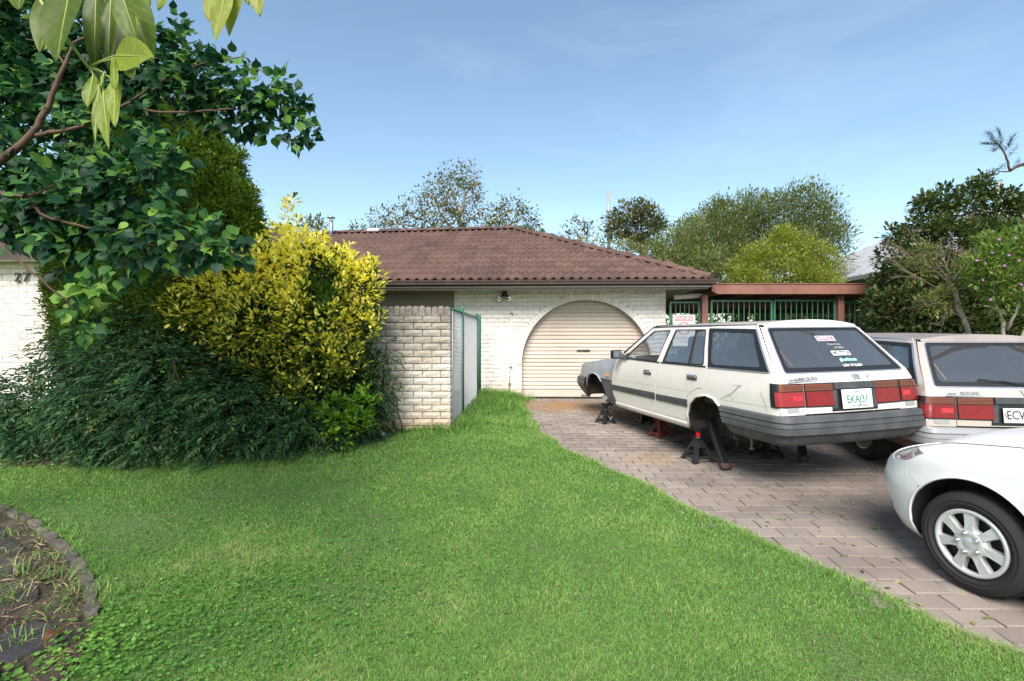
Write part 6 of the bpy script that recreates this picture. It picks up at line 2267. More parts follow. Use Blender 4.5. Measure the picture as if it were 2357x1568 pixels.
        lip.tube([S(x, z, .006) for x, z in ARCH_F[1:7]], .014, 6)
        P('arch_lip', lip, fend, fender)
        c = S(3.30, .667, .006)
        MB().box(c, (.105, .016, .042), bev=.004).build('indicator', orange_lens, fender)
        # sill
        sm_ = MB()
        rows = [(.300, -.012), (.294, .006), (.262, .012), (.230, .004), (.212, -.02)]
        xs_ = np.linspace(1.33, 3.07, 12)
        vs = [S(float(x), z, o) for z, o in rows for x in xs_]
        m_ = len(xs_)
        sm_.add(vs, [(r * m_ + i, r * m_ + i + 1, (r + 1) * m_ + i + 1, (r + 1) * m_ + i) for r in range(len(rows) - 1) for i in range(m_ - 1)], True)
        P('sill', sm_, cfg['sill'])
        # wheel wells
        for arch_, yin, nm in ((ARCH_RI, .44, 'r'), (ARCH_F, .46, 'f')):
            wm = MB()
            n = len(arch_)
            o = [Vector((x, sg * (HW(z) - .012), z)) for x, z in arch_]
            cx = sum(p[0] for p in arch_) / n
            i1 = [Vector((cx + (x - cx) * 1.12, sg * (.70), z + .05)) for x, z in arch_]
            i2 = [Vector((cx + (x - cx) * 1.12, sg * yin, z + .05)) for x, z in arch_]
            i3 = [Vector((cx + (x - cx) * .5, sg * (yin + (.12 if nm == 'r' else .05)), .25 + (z - .25) * .75)) for x, z in arch_]
            wm.add(o + i1 + i2 + i3, [(r * n + i, r * n + i + 1, (r + 1) * n + i + 1, (r + 1) * n + i) for r in range(3) for i in range(n - 1)] + [tuple(range(3 * n, 4 * n))], True)
            P('wheel_well', wm, well_mat)
        # drip rail
        MB().tube([S(x, z, .004) for x, z in ((.50, 1.383), (1.2, 1.386), (1.9, 1.386), (2.33, 1.380), (2.66, 1.165), (3.02, .945))], .009, 6).build('drip_rail', cfg['rail'], root)
        # mirror
        mr_ = bpy.data.objects.new('wing_mirror', None); COL.objects.link(mr_); mr_.parent = root
        b = S(2.80, .975, 0)
        MB().prism([(2.92, .945), (2.72, .945), (2.72, 1.03)], lambda x, z, t: S(x, z, t), .004, .03).build('mirror_sail', black_trim, mr_)
        MB().box((2.86, sg * .905, 1.005), (.085, .19, .125), Matrix.Rotation(sg * .12, 3, 'Z'), .022).build('mirror_housing', black_trim, mr_)
        MB().box((2.8145, sg * .905, 1.005), (.006, .165, .10), Matrix.Rotation(sg * .12, 3, 'Z')).build('mirror_glass', mat('mirror_silver', (.8, .8, .8), .03, metal=1), mr_)

    # roof, bonnet, windscreen
    def roof_pt(u, v):
        x = .475 + (2.335 - .475) * u
        t = v * 2 - 1
        h = HW(1.38)
        z = 1.382 + .052 * (1 - abs(t) ** 2.4) * (1 - .25 * u ** 4)
        xx = x + (.03 * (1 - t * t) if u > .98 else 0)
        dx = x - .475
        if dx < .12: h -= .055 * (1 - math.sqrt(max(0.0, 1 - ((.12 - dx) / .12) ** 2)))
        return Vector((xx, t * (h + PT_(x)), z))
    P('roof', MB().grid(roof_pt, 24, 20), cfg['roof'])
    # rear roof lip down to the tailgate glass
    P('roof_edge', MB().grid(lambda u, v: roof_pt(0, v).lerp(rear_fn((v * 2 - 1) * .585, 1.362, .004), u), 4, 20), cfg['roof'])
    MB().box(roof_pt(.06, .47) + Vector((0, 0, .018)), (.05, .02, .03), bev=.008).build('washer_nozzle', black_trim, root)

    def hood_pt(u, v):
        x = 3.05 + (4.42 - 3.05) * u
        t = v * 2 - 1
        zt = interp(x, [p[0] for p in FENDTOP], [p[1] for p in FENDTOP])
        return Vector((x + (.03 * (1 - t * t) if u > .99 else 0), t * (HW(zt) + PT_(x) - .002), zt + .045 * (1 - abs(t) ** 2.5) * (1 - .4 * u)))
    P('bonnet', MB().grid(hood_pt, 18, 18), cfg['bonnet'])

    def ws(u, v, o=0.0):
        t = v * 2 - 1
        a = Vector((3.03 + .10 * (1 - t * t), t * .765, .955 + .03 * (1 - t * t)))
        b = Vector((2.335 + .05 * (1 - t * t), t * .60, 1.40 + .02 * (1 - t * t)))
        return a.lerp(b, u) + Vector((.5, 0, .8)) * o
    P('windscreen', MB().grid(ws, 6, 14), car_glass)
    for v0, v1 in ((0, .04), (.96, 1)):
        P('screen_pillar', MB().grid(lambda u, v: ws(u, v0 + (v1 - v0) * v, .006), 6, 2), paint)
    P('screen_header', MB().grid(lambda u, v: ws(.93 + .07 * u, v, .006), 2, 14), black_trim)
    P('scuttle', MB().grid(lambda u, v: Vector((3.02 + .13 * u * (1 - (2 * v - 1) ** 2), (2 * v - 1) * .79, .935 + .035 * (1 - (2 * v - 1) ** 2))), 2, 12), black_trim)
    # nose: grille, headlights
    P('nose_panel', MB().grid(lambda u, v: Vector((XF(.55 + .22 * u) - .07 + .05 * (1 - (2 * v - 1) ** 2), (2 * v - 1) * .73, .55 + .225 * u)), 4, 14), black_trim)
    for sg in (1, -1):
        MB().box((4.455, sg * .56, .672), (.05, .34, .13), Matrix.Rotation(-.3, 3, 'Y'), .01).build('headlight', clear_lens, root)
    gr = MB()
    for k in range(5): gr.box((4.47, 0, .625 + .024 * k), (.03, .74, .010))
    P('grille', gr, dark_trim)

    # tailgate and rear corners
    glass_o = rpoly([(-.700, .942), (.700, .942), (.565, 1.352), (-.565, 1.352)], .03)
    h57 = .80
    tg = [(-.555, .582), (.555, .582), (.555, .648), (.555, .846), (.79, .850), (.775, .93), (.72, 1.15), (.632, 1.36), (-.632, 1.36), (-.72, 1.15), (-.775, .93), (-.79, .850), (-.555, .846), (-.555, .648)]
    tail = P('tailgate', panel_mesh('tailgate', tg, [glass_o], rear_fn, .06, .02, .001, True), paint)

    def rp(name, poly, m, par, off=.0, rim=.012, holes=(), step=.07):
        return P(name, panel_mesh(name, poly, [list(h) for h in holes], rear_fn, step, rim, off, True), m, par)
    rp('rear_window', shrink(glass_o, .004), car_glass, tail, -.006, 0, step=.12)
    rp('glass_band', shrink(glass_o, .004), black_trim, tail, -.004, 0, [rpoly([(-.635, .985), (.635, .985), (.528, 1.322), (-.528, 1.322)], .04)])
    rp('glass_frame', shrink(glass_o, -.012), cfg['bright'], tail, .005, .012, [shrink(glass_o, .006)])
    for sg in (1, -1):
        rp('rear_corner', [(sg * .562, .575), (sg * .562, .660), (sg * .822, .660), (sg * .819, .575)], paint, root, .001, .02)
        rp('pillar_panel', [(sg * .79, .850), (sg * .775, .93), (sg * .72, 1.15), (sg * .632, 1.36), (sg * .632, 1.38), (sg * .66, 1.38), (sg * .75, 1.15), (sg * .815, .93), (sg * .83, .855)], paint, root, .0, .01)
        lampo = bpy.data.objects.new('tail_light', None); COL.objects.link(lampo); lampo.parent = root
        rp('lamp_housing', [(sg * .560, .642), (sg * .560, .852), (sg * .829, .852), (sg * .829, .642)], black_trim, lampo, .006, .02)
        P('lamp_housing', panel_mesh('lh', [(.0, .642), (.09, .642), (.09, .852), (.0, .852)], [], lambda a, z, o=0.0, sg=sg: side_fn(sg)(XR(z) + a, z, o), .03, .01, .006, sg > 0), black_trim, lampo)
        rp('lamp_lens', [(sg * .574, .655), (sg * .574, .778), (sg * .826, .778), (sg * .826, .655)], cfg['lens_out'] if sg > 0 else red_lens, lampo, .014, .01, step=.05)
        P('lamp_lens', panel_mesh('ll', [(.0, .655), (.032, .655), (.032, .778), (.0, .778)], [], lambda a, z, o=0.0, sg=sg: side_fn(sg)(XR(z) + a, z, o), .03, .01, .014, sg > 0), cfg['lens_out'] if sg > 0 else red_lens, lampo)
        rp('reflector', [(sg * .592, .705), (sg * .592, .745), (sg * .69, .745), (sg * .69, .705)], bright_lens, lampo, .0165, .004)
        rp('indicator_lens', [(sg * .574, .788), (sg * .574, .842), (sg * .826, .842), (sg * .826, .788)], amber_lens, lampo, .014, .01, step=.05)
        for k in range(3):
            z = .800 + .0135 * k
            rp('lens_rib', [(sg * .576, z), (sg * .576, z + .003), (sg * .824, z + .003), (sg * .824, z)], black_trim, lampo, .0165, .003)
        inner = bpy.data.objects.new('inner_light', None); COL.objects.link(inner); inner.parent = root
        rp('lamp_housing', [(sg * .235, .636), (sg * .235, .852), (sg * .553, .852), (sg * .553, .640)], black_trim, inner, .006, .02)
        rp('lamp_lens', [(sg * .248, .650), (sg * .248, .778), (sg * .545, .778), (sg * .545, .652)], red_lens, inner, .014, .01)
        rp('indicator_lens', [(sg * .248, .788), (sg * .248, .842), (sg * .545, .842), (sg * .545, .788)], amber_lens, inner, .014, .01)
        for k in range(3):
            z = .800 + .0135 * k
            rp('lens_rib', [(sg * .25, z), (sg * .25, z + .003), (sg * .543, z + .003), (sg * .543, z)], black_trim, inner, .0165, .003)
        rp('reverse_light', [(sg * .625, .600), (sg * .625, .640), (sg * .745, .640), (sg * .745, .600)], clear_lens, root, .006, .01)
    rp('plate_recess', [(-.27, .592), (.27, .592), (.238, .80), (-.238, .80)], black_trim, tail, .003, .012)
    rp('plate_band', [(-.234, .795), (.234, .795), (.234, .852), (-.234, .852)], dark_trim, tail, .022, .03)
    rp('plate_light', [(-.262, .62), (-.215, .62), (-.205, .78), (-.24, .79)], dark_trim, tail, .012, .02)
    rp('plate_light', [(.262, .62), (.215, .62), (.205, .78), (.24, .79)], dark_trim, tail, .012, .02)
    # number plate
    def on_rear(y, z, off): 
        o = rear_fn(y, z, off)
        return frame(o, (0, -1, 0), rear_fn(y, z + .02, off) - rear_fn(y, z - .02, off))
    pw_, ph_ = cfg['plate_size']
    M4 = on_rear(-.005, cfg['plate_z'], .024)
    plate = MB().box((0, 0, 0), (pw_, ph_, .005), bev=.002).build('number_plate', plate_white, tail, M4)
    for body, size, x, y, col, bold, sx_, rot in cfg['plate_text']:
        me = text_mesh(body, size, .0006, bold, sx=sx_)
        link('lettering', me, plate, col, Matrix.Translation((x, y, .0035)) @ Matrix.Rotation(rot, 4, 'Z'))
    bl_ = MB()
    for x in (-1, 1):
        bl_.lathe([(.006, 0), (.006, .003), (0, .004)], (x * pw_ * .32, ph_ * .42, .0025), (0, 0, 1), 8)
        bl_.lathe([(.006, 0), (.006, .003), (0, .004)], (x * pw_ * .36, -ph_ * .42, .0025), (0, 0, 1), 8)
    bl_.build('plate_bolt', dull_steel, plate)
    # badges and emblem
    for body, size, y, z, sx_, bold in cfg['badge']:
        link('badge', text_mesh(body, size, .002, bold, sx=sx_), tail, cfg['badge_mat'], on_rear(y, z, .005))
    M4 = on_rear(*cfg['badge_bar'][:2], .004)
    MB().box((0, 0, 0), (cfg['badge_bar'][2], .008, .004)).build('badge', cfg['badge_mat'], tail, M4)
    em = MB()
    for poly in ([(-.05, .028), (-.018, .028), (-.004, -.026), (-.03, -.028)], [(-.014, .03), (.012, .03), (.018, -.028), (-.004, -.014)], [(.018, .028), (.05, .024), (.042, -.026), (.024, -.028)], [(-.01, .008), (.03, .014), (.03, .004), (-.01, -.004)]):
        em.prism(poly, lambda a, b, t: Vector((a, b, t)), 0, .006)
    em.build('emblem', mat('dull_chrome', (.42, .42, .42), .4, metal=.5), tail, on_rear(-.06, .893, .003))
    MB().lathe([(.013, 0), (.013, .005), (.008, .008), (0, .009)], rear_fn(-.20, .897, .002), (-1, 0, .2), 12).build('lock', dull_steel, tail)
    # stickers
    for body, size, y, z, m_, sx_, bold, box in cfg['stickers']:
        M4 = on_rear(y, z, -.003)
        if box is not None:
            bw, bh, bm, fm = box
            if fm is not None: MB().box((0, 0, -.0002), (bw + .012, bh + .012, .0006)).build('sticker', fm, tail, M4)
            MB().box((0, 0, .0004), (bw, bh, .0006)).build('sticker', bm, tail, M4)
        link('sticker_lettering', text_mesh(body, size, .0003, bold, sx=sx_), tail, m_, M4 @ Matrix.Translation((0, 0, .0014)))
    if cfg.get('wiper'):
        a, b = rear_fn(.02, .94, .02), rear_fn(-.55, 1.02, .02)
        MB().tube([rear_fn(-.15, .93, .01), rear_fn(-.13, .955, .03), rear_fn(.1, .995, .02), rear_fn(.30, 1.01, .018)], .008, 6).build('rear_wiper', black_trim, tail)
    # a strap seen behind the glass
    MB().beam(rear_fn(.585, 1.245, -.03), rear_fn(.545, 1.00, -.03), .012, .004).build('interior_strap', cfg['strap'], tail)

    # bumpers
    def bumper(name, rows, xs_of, front, m):
        mb = MB()
        V = []
        nn = None
        for z, o in rows:
            rc = .11
            hb = HW(.5) - .012 + o
            pts = []
            if not front:
                x0 = xs_of(z)
                for x in np.linspace(x0, rc, 6): pts.append((x, hb - .018 * (1 - min(x, 1)) ** 2))
                yb = hb - .016
                for k in range(1, 7):
                    a = math.pi / 2 * k / 6
                    pts.append((rc - (rc + .0 + o) * math.sin(a), yb - rc + rc * math.cos(a)))
                xe = -o
                for y in np.linspace(yb - rc, 0, 7)[1:]: pts.append((xe - .03 * (1 - (y / .75) ** 2), y))
            else:
                x0 = xs_of(z)
                xe = 4.60 + o
                for x in np.linspace(x0, xe - rc * 1.6, 5): pts.append((x, hb + PT_(x)))
                yb = hb + PT_(xe - rc * 1.6)
                for k in range(1, 7):
                    a = math.pi / 2 * k / 6
                    pts.append((xe - rc * 1.6 + rc * 1.6 * math.sin(a), yb - rc + rc * math.cos(a)))
                for y in np.linspace(yb - rc, 0, 7)[1:]: pts.append((xe + .05 * (1 - (y / .75) ** 2), y))
            full = [Vector((x, y, z)) for x, y in pts] + [Vector((x, -y, z)) for x, y in reversed(pts[:-1])]
            nn = len(full)
            V += full
        mb.add(V, [(r * nn + i, r * nn + i + 1, (r + 1) * nn + i + 1, (r + 1) * nn + i) for r in range(len(rows) - 1) for i in range(nn - 1)], True)
        o = P(name, mb, m)
        md = o.modifiers.new('edges', 'EDGE_SPLIT')
        md.split_angle = rad(35)
        return o
    xs_r = lambda z: interp(z, [.29, .388, .565], [.612, .678, .757])
    rb = bumper('rear_bumper', [(.566, -.03), (.572, .020), (.562, .046), (.520, .055), (.514, .044), (.506, .044), (.500, .056), (.470, .058), (.466, .050), (.460, .050), (.456, .060), (.412, .058), (.400, .040)], xs_r, False, cfg['bumper'])
    bumper('rear_valance', [(.401, .036), (.375, .020), (.335, .008), (.300, -.035)], xs_r, False, cfg['valance'])
    P('bumper_bar', MB().box((.05, -.05, .345), (.10, 1.12, .07), bev=.02), black_trim)
    xs_f = lambda z: interp(z, [.22, .40, .56], [4.165, 4.145, 4.135])
    bumper('front_bumper', [(.566, -.05), (.565, .02), (.550, .045), (.520, .050), (.514, .040), (.508, .040), (.502, .052), (.452, .056), (.448, .046), (.442, .046), (.436, .054), (.36, .02), (.26, -.05), (.22, -.08)], xs_f, True, cfg['bumper'])

    # underside and running gear
    ub = MB().box((2.3, 0, .27), (2.0, 1.50, .08)).box((3.8, 0, .36), (1.2, .86, .22)).box((.50, 0, .40), (.7, .84, .14)).box((1.0, 0, .56), (.7, .86, .06))
    P('underbody', ub, under_mat)
    P('exhaust', MB().tube([(3.2, -.2, .20), (1.4, -.25, .20), (.9, -.45, .26), (.25, -.5, .28)], .028, 8).tube([(.75, -.42, .27), (.3, -.5, .27)], .08, 10), under_mat)
    P('floor', MB().box((2.4, 0, .33), (1.9, 1.40, .04)).box((.65, 0, .60), (1.1, 1.15, .04)), dash_mat)
    P('rear_axle', MB().tube([(1.0, -.42, .32), (1.0, .42, .32)], .04, 10).lathe([(.02, -.14), (.10, -.06), (.12, .0), (.10, .06), (.02, .14)], (1.0, 0, .27), (1, 0, 0), 14), under_mat)
    if cfg['wheels']:
        for x in (1.0, 3.74):
            for sg in (1, -1):
                wheel(root, (x, sg * .735, .30), sg, 'turbine', .305, .185, .185)
    else:
        for sg in (1, -1):
            hub = bpy.data.objects.new('front_hub', None); COL.objects.link(hub); hub.parent = root
            MB().lathe([(.0, .10), (.030, .10), (.033, .065), (.062, .06), (.064, .0), (.03, -.01)], (3.68, sg * .64, .265), (0, sg, 0), 24).build('hub', chrome, hub)
            st = MB()
            for k in range(4):
                a = math.pi / 4 + math.pi / 2 * k
                p = Vector((3.68 + .045 * math.cos(a), sg * .69, .265 + .045 * math.sin(a)))
                st.tube([p, p + Vector((0, sg * .055, 0))], .006, 6)
            st.build('wheel_stud', chrome, hub)
            MB().lathe([(.03, -.02), (.09, -.015), (.09, .0), (.03, .005)], (3.68, sg * .61, .265), (0, sg, 0), 20).build('dust_shield', under_mat, hub)
            MB().tube([(3.68, sg * .58, .20), (3.68, sg * .56, .30), (3.67, sg * .54, .44)], [.04, .035, .028], 10).tube([(3.68, sg * .60, .19), (3.66, sg * .35, .21)], .025, 8).build('strut', under_mat, hub)
            MB().lathe([(.02, 0), (.04, .01), (.04, .05), (.02, .06)], (3.66, sg * .60, .14), (0, 0, 1), 12).build('ball_joint', black, hub)
            a = Vector((1.22, sg * .60, .30))
            b = Vector(cfg['arm'][0 if sg > 0 else 1])
            arm = MB().beam(a, b, .055, .085, up=(0, 1, 0), bev=.008).build('trailing_arm', black_trim, root)
            MB().lathe([(0, -.05), (.036, -.05), (.036, .05), (0, .05)], b, (0, 1, 0), 14).build('bush', rust, arm)
            MB().tube([(.92, sg * .58, .27), (.92, sg * .58, .60)], .045, 10).tube([(.92, sg * .58, .16), (.92, sg * .58, .3)], .028, 8).build('damper', black, root)
            MB().box((.78, sg * .62, .225), (.09, .06, .06)).tube([(.78, sg * .62, .20), (.78, sg * .62, .13)], .014, 8).lathe([(.022, .0), (.03, .012), (.022, .025)], (.78, sg * .62, .15), (0, 0, 1), 10).build('spring_seat', black, root)
        MB().tube([(.585, .62, .30), (.58, .62, .16)], .010, 6).lathe([(.012, 0), (.028, .006), (.012, .03)], (.58, .62, .14), (0, 0, 1), 10).build('hanger_bolt', mat('dirty_brass', (.22, .17, .08), .6, metal=.4), root)

    # inside
    P('dashboard', MB().box((2.78, 0, .83), (.42, 1.36, .22), bev=.05), dash_mat)
    P('steering_wheel', MB().tube([Vector((2.50, -.37, .92)) + Vector((.06 * math.sin(a), .185 * math.cos(a), .17 * math.sin(a))) for a in np.linspace(0, 2 * math.pi, 21)], .014, 6).box((2.53, -.37, .92), (.03, .32, .05)), black_trim)
    for y in (.37, -.37):
        st = MB().box((2.15, y, .55), (.52, .50, .16), bev=.05).build('front_seat', seat_mat, root)
        MB().box((1.88, y, .84), (.14, .48, .56), Matrix.Rotation(-.30, 3, 'Y'), .05).build('seat_back', seat_mat, st)
        MB().box((1.765, y, 1.185), (.10, .25, .16), Matrix.Rotation(-.2, 3, 'Y'), .04).build('headrest', seat_mat, st)
    bn = MB().box((1.30, 0, .58), (.48, 1.24, .14), bev=.05).build('rear_seat', seat_mat, root)
    MB().box((1.06, 0, .80), (.12, 1.20, .42), Matrix.Rotation(-.28, 3, 'Y'), .05).build('seat_back', seat_mat, bn)
    return root


def pose(o, yaw, pit, rol):
    fw = Vector((math.sin(yaw) * math.cos(pit), math.cos(yaw) * math.cos(pit), math.sin(pit)))
    lf = Vector((-math.cos(yaw), math.sin(yaw), 0))
    up = fw.cross(lf)
    l2 = lf * math.cos(rol) - up * math.sin(rol)
    u2 = up * math.cos(rol) + lf * math.sin(rol)
    M4 = Matrix((fw, l2, u2)).transposed().to_4x4()
    M4.translation = Vector(o)
    return M4


white = mat('white_paint', (.73, .69, .65), .28, coat=.6, col2=(.69, .645, .60), nscale=2.5, nlo=.45, nhi=.75, fine=.03, fscale=14)
stain(white, .62, .10, (.46, .40, .32), .35, nsc=9)
crease_w = mat('crease_shade', (.52, .50, .47), .5)
primer = mat('primer_grey', (.30, .325, .37), .5, coat=.15, col2=(.36, .385, .42), nscale=5, fine=.06)
bumper_grey = mat('bumper_grey', (.062, .067, .074), .55, col2=(.095, .10, .105), nscale=6, bump=.0012, bscale=120)
scuffed = mat('scuffed_grey', (.055, .058, .062), .6, col2=(.10, .10, .095), nscale=7)
bright_trim = mat('bright_trim', (.58, .58, .58), .25, metal=.8)
WM = pose((3.148, 4.467, .372), -.269, .013, .014)
WI = WM.inverted()
arm_l = WI @ Vector((2.27, 5.17, .265))
arm_r = WI @ Vector((3.27, 5.46, .275))
wagon(dict(name='station_wagon', label='white station wagon with grey front wings and no wheels, propped on jack stands', matrix=WM,
           paint=white, fender=primer, fender_low=bumper_grey, bonnet=primer, roof=white, lower=white, strip=dark_trim, strip_hi=mat('strip_sheen', (.12, .125, .13), .4), crease=crease_w, sill=white, bright=bright_trim, rail=dark_trim,
           bumper=bumper_grey, valance=scuffed, lens_out=faded_lens, wheels=False, arm=(arm_l, arm_r), strap=mat('orange_strap', (.55, .12, .03), .6),
           plate_size=(.352, .172), plate_z=.700, scuffs=mat('scratch_mark', (.36, .35, .335), .7),
           plate_text=[('EKAJ31', .098, 0, -.006, plate_green, .0012, .84, 0), ('NSW', .026, 0, .058, plate_green, .0004, 1.1, 0), ('\u65e5\u672c\u306e\u56fd\u5185\u5e02\u5834', .028, 0, -.066, plate_green, 0, 1.0, 0)],
           badge=[('LANDCRUISER', .044, .50, .888, .86, .0008), ('TOYOTA', .022, .655, .882, .9, .0004)], badge_bar=(.545, .866, .33), badge_mat=mat('badge_grey', (.30, .31, .33), .3, metal=.6),
           stickers=[('UNHOLY', .056, -.03, 1.245, white_board, 1.0, .0012, (.215, .052, sticker_pink, white_board)), ('CRAWLIN', .034, -.075, 1.185, sticker_grey, 1.1, .001, None), ('BABES', .034, -.11, 1.155, sticker_grey, 1.2, .001, None),
                     ('NO STYLE', .052, -.085, 1.105, plate_black, .86, .002, (.22, .056, white_board, plate_black)), ('ghosthouse', .052, -.11, 1.045, sticker_cyan, .85, .0015, None), ("LOW 'N' SLOW", .040, -.115, .992, white_board, .85, .001, None)]))
beige = mat('beige_metallic', (.50, .42, .37), .3, metal=.25, coat=.7, col2=(.56, .48, .43), nscale=3)
rose = mat('rose_metallic', (.54, .475, .42), .3, metal=.25, coat=.7)
bronze_p = mat('bronze_metallic', (.235, .145, .105), .35, metal=.3, coat=.5)
greyrose = mat('faded_roof', (.29, .245, .225), .45, metal=.1, col2=(.35, .30, .28), nscale=3)
silver_b = mat('silver_bumper', (.36, .37, .38), .4, metal=.2)
WM2 = pose((4.74, 4.53, .215), .105, .030, .0)
wagon(dict(name='station_wagon', label='beige station wagon with alloy wheels parked at right behind the white hatchback', matrix=WM2,
           paint=rose, fender=beige, fender_low=bronze_p, bonnet=beige, roof=greyrose, lower=bronze_p, strip=bronze_p, strip_hi=bronze_p, crease=beige, sill=bronze_p, bright=bright_trim, rail=bright_trim,
           bumper=silver_b, valance=bronze_p, lens_out=red_lens, wheels=True, arm=None, strap=mat('yellow_strap', (.60, .33, .05), .6),
           plate_size=(.372, .134), plate_z=.690,
           plate_text=[('ECW\u00b7419', .112, .012, 0, plate_black, .0015, .78, 0), ('NSW', .022, -.168, 0, plate_black, .0004, 1.0, math.pi / 2)],
           badge=[('SKYLINE', .044, .42, .885, 1.0, .0008), ('NISSAN', .022, .575, .879, 1.0, .0004)], badge_bar=(.475, .862, .32), badge_mat=mat('badge_silver', (.45, .44, .42), .3, metal=.7),
           stickers=[], wiper=True))

# ------------------------------------------------------------------ white hatchback
HL = 3.62
_t = np.linspace(0, math.pi / 2, 60)
_cx = .12 + .74 * np.cos(_t) ** (2 / 2.5)
_cy = .872 * np.sin(_t) ** (2 / 2.3)
_cs = np.concatenate([[0], np.cumsum(np.hypot(np.diff(_cx), np.diff(_cy)))])
S15 = _cs[-1]
SOFF = S15 + .12          # so that s = 0 is level with the front axle


def contour(s):
    q = s + SOFF
    if q <= S15:
        q = max(q, 0)
        x, y = interp(q, _cs, _cx), interp(q, _cs, _cy)
        e = .004
        x2, y2 = interp(min(q + e, S15), _cs, _cx), interp(min(q + e, S15), _cs, _cy)
        x1, y1 = interp(max(q - e, 0), _cs, _cx), interp(max(q - e, 0), _cs, _cy)
        tx, ty = x2 - x1, y2 - y1
        l_ = math.hypot(tx, ty) or 1
        return x, y, ty / l_, -tx / l_
    x = -s
    y = .872 - .10 * max(0, (-2.2 - x) / 1.4) ** 2
    return x, y, 0.0, 1.0


def ZT(s):
    x = contour(s)[0]
    return interp(x, [-3.6, -1.6, -1.0, -.5, -.1, .25, .50, .70, .86], [1.0, .985, .955, .915, .872, .815, .755, .705, .690])


SHR = .15


def TTOP(s): return ZT(s) - SHR + SHR * math.pi / 2


def hatch_fn(sg):
    def fn(s, t, off=0.0):
        x, y, nx, ny_ = contour(s)
        zt = ZT(s)
        fr = max(0.0, nx) ** 1.2
        def ins(z): return interp(z, [.15, .20, .27, .36, .50, .62, .74, .9], [-.10, -.05, -.012, 0, .006, -.002, -.02, -.045]) + fr * interp(z, [.30, .38, .48, .56, .66, .75], [-.035, -.005, .02, .0, -.06, -.14])
        if t <= zt - SHR:
            z = t; i = ins(z); cz, sz = 1.0, 0.0
        else:
            th = (t - (zt - SHR)) / SHR
            ex = max(0.0, th - math.pi / 2) * SHR
            th = min(th, math.pi / 2)
            i = ins(zt - SHR) - SHR * (1 + .9 * fr) * (1 - math.cos(th)) - ex
            z = zt - SHR + SHR * math.sin(th) + ex * .12
            cz, sz = math.cos(th), math.sin(th)
        return Vector((x + nx * (i + off * cz), sg * (y + ny_ * (i + off * cz)), z + off * sz))
    return fn


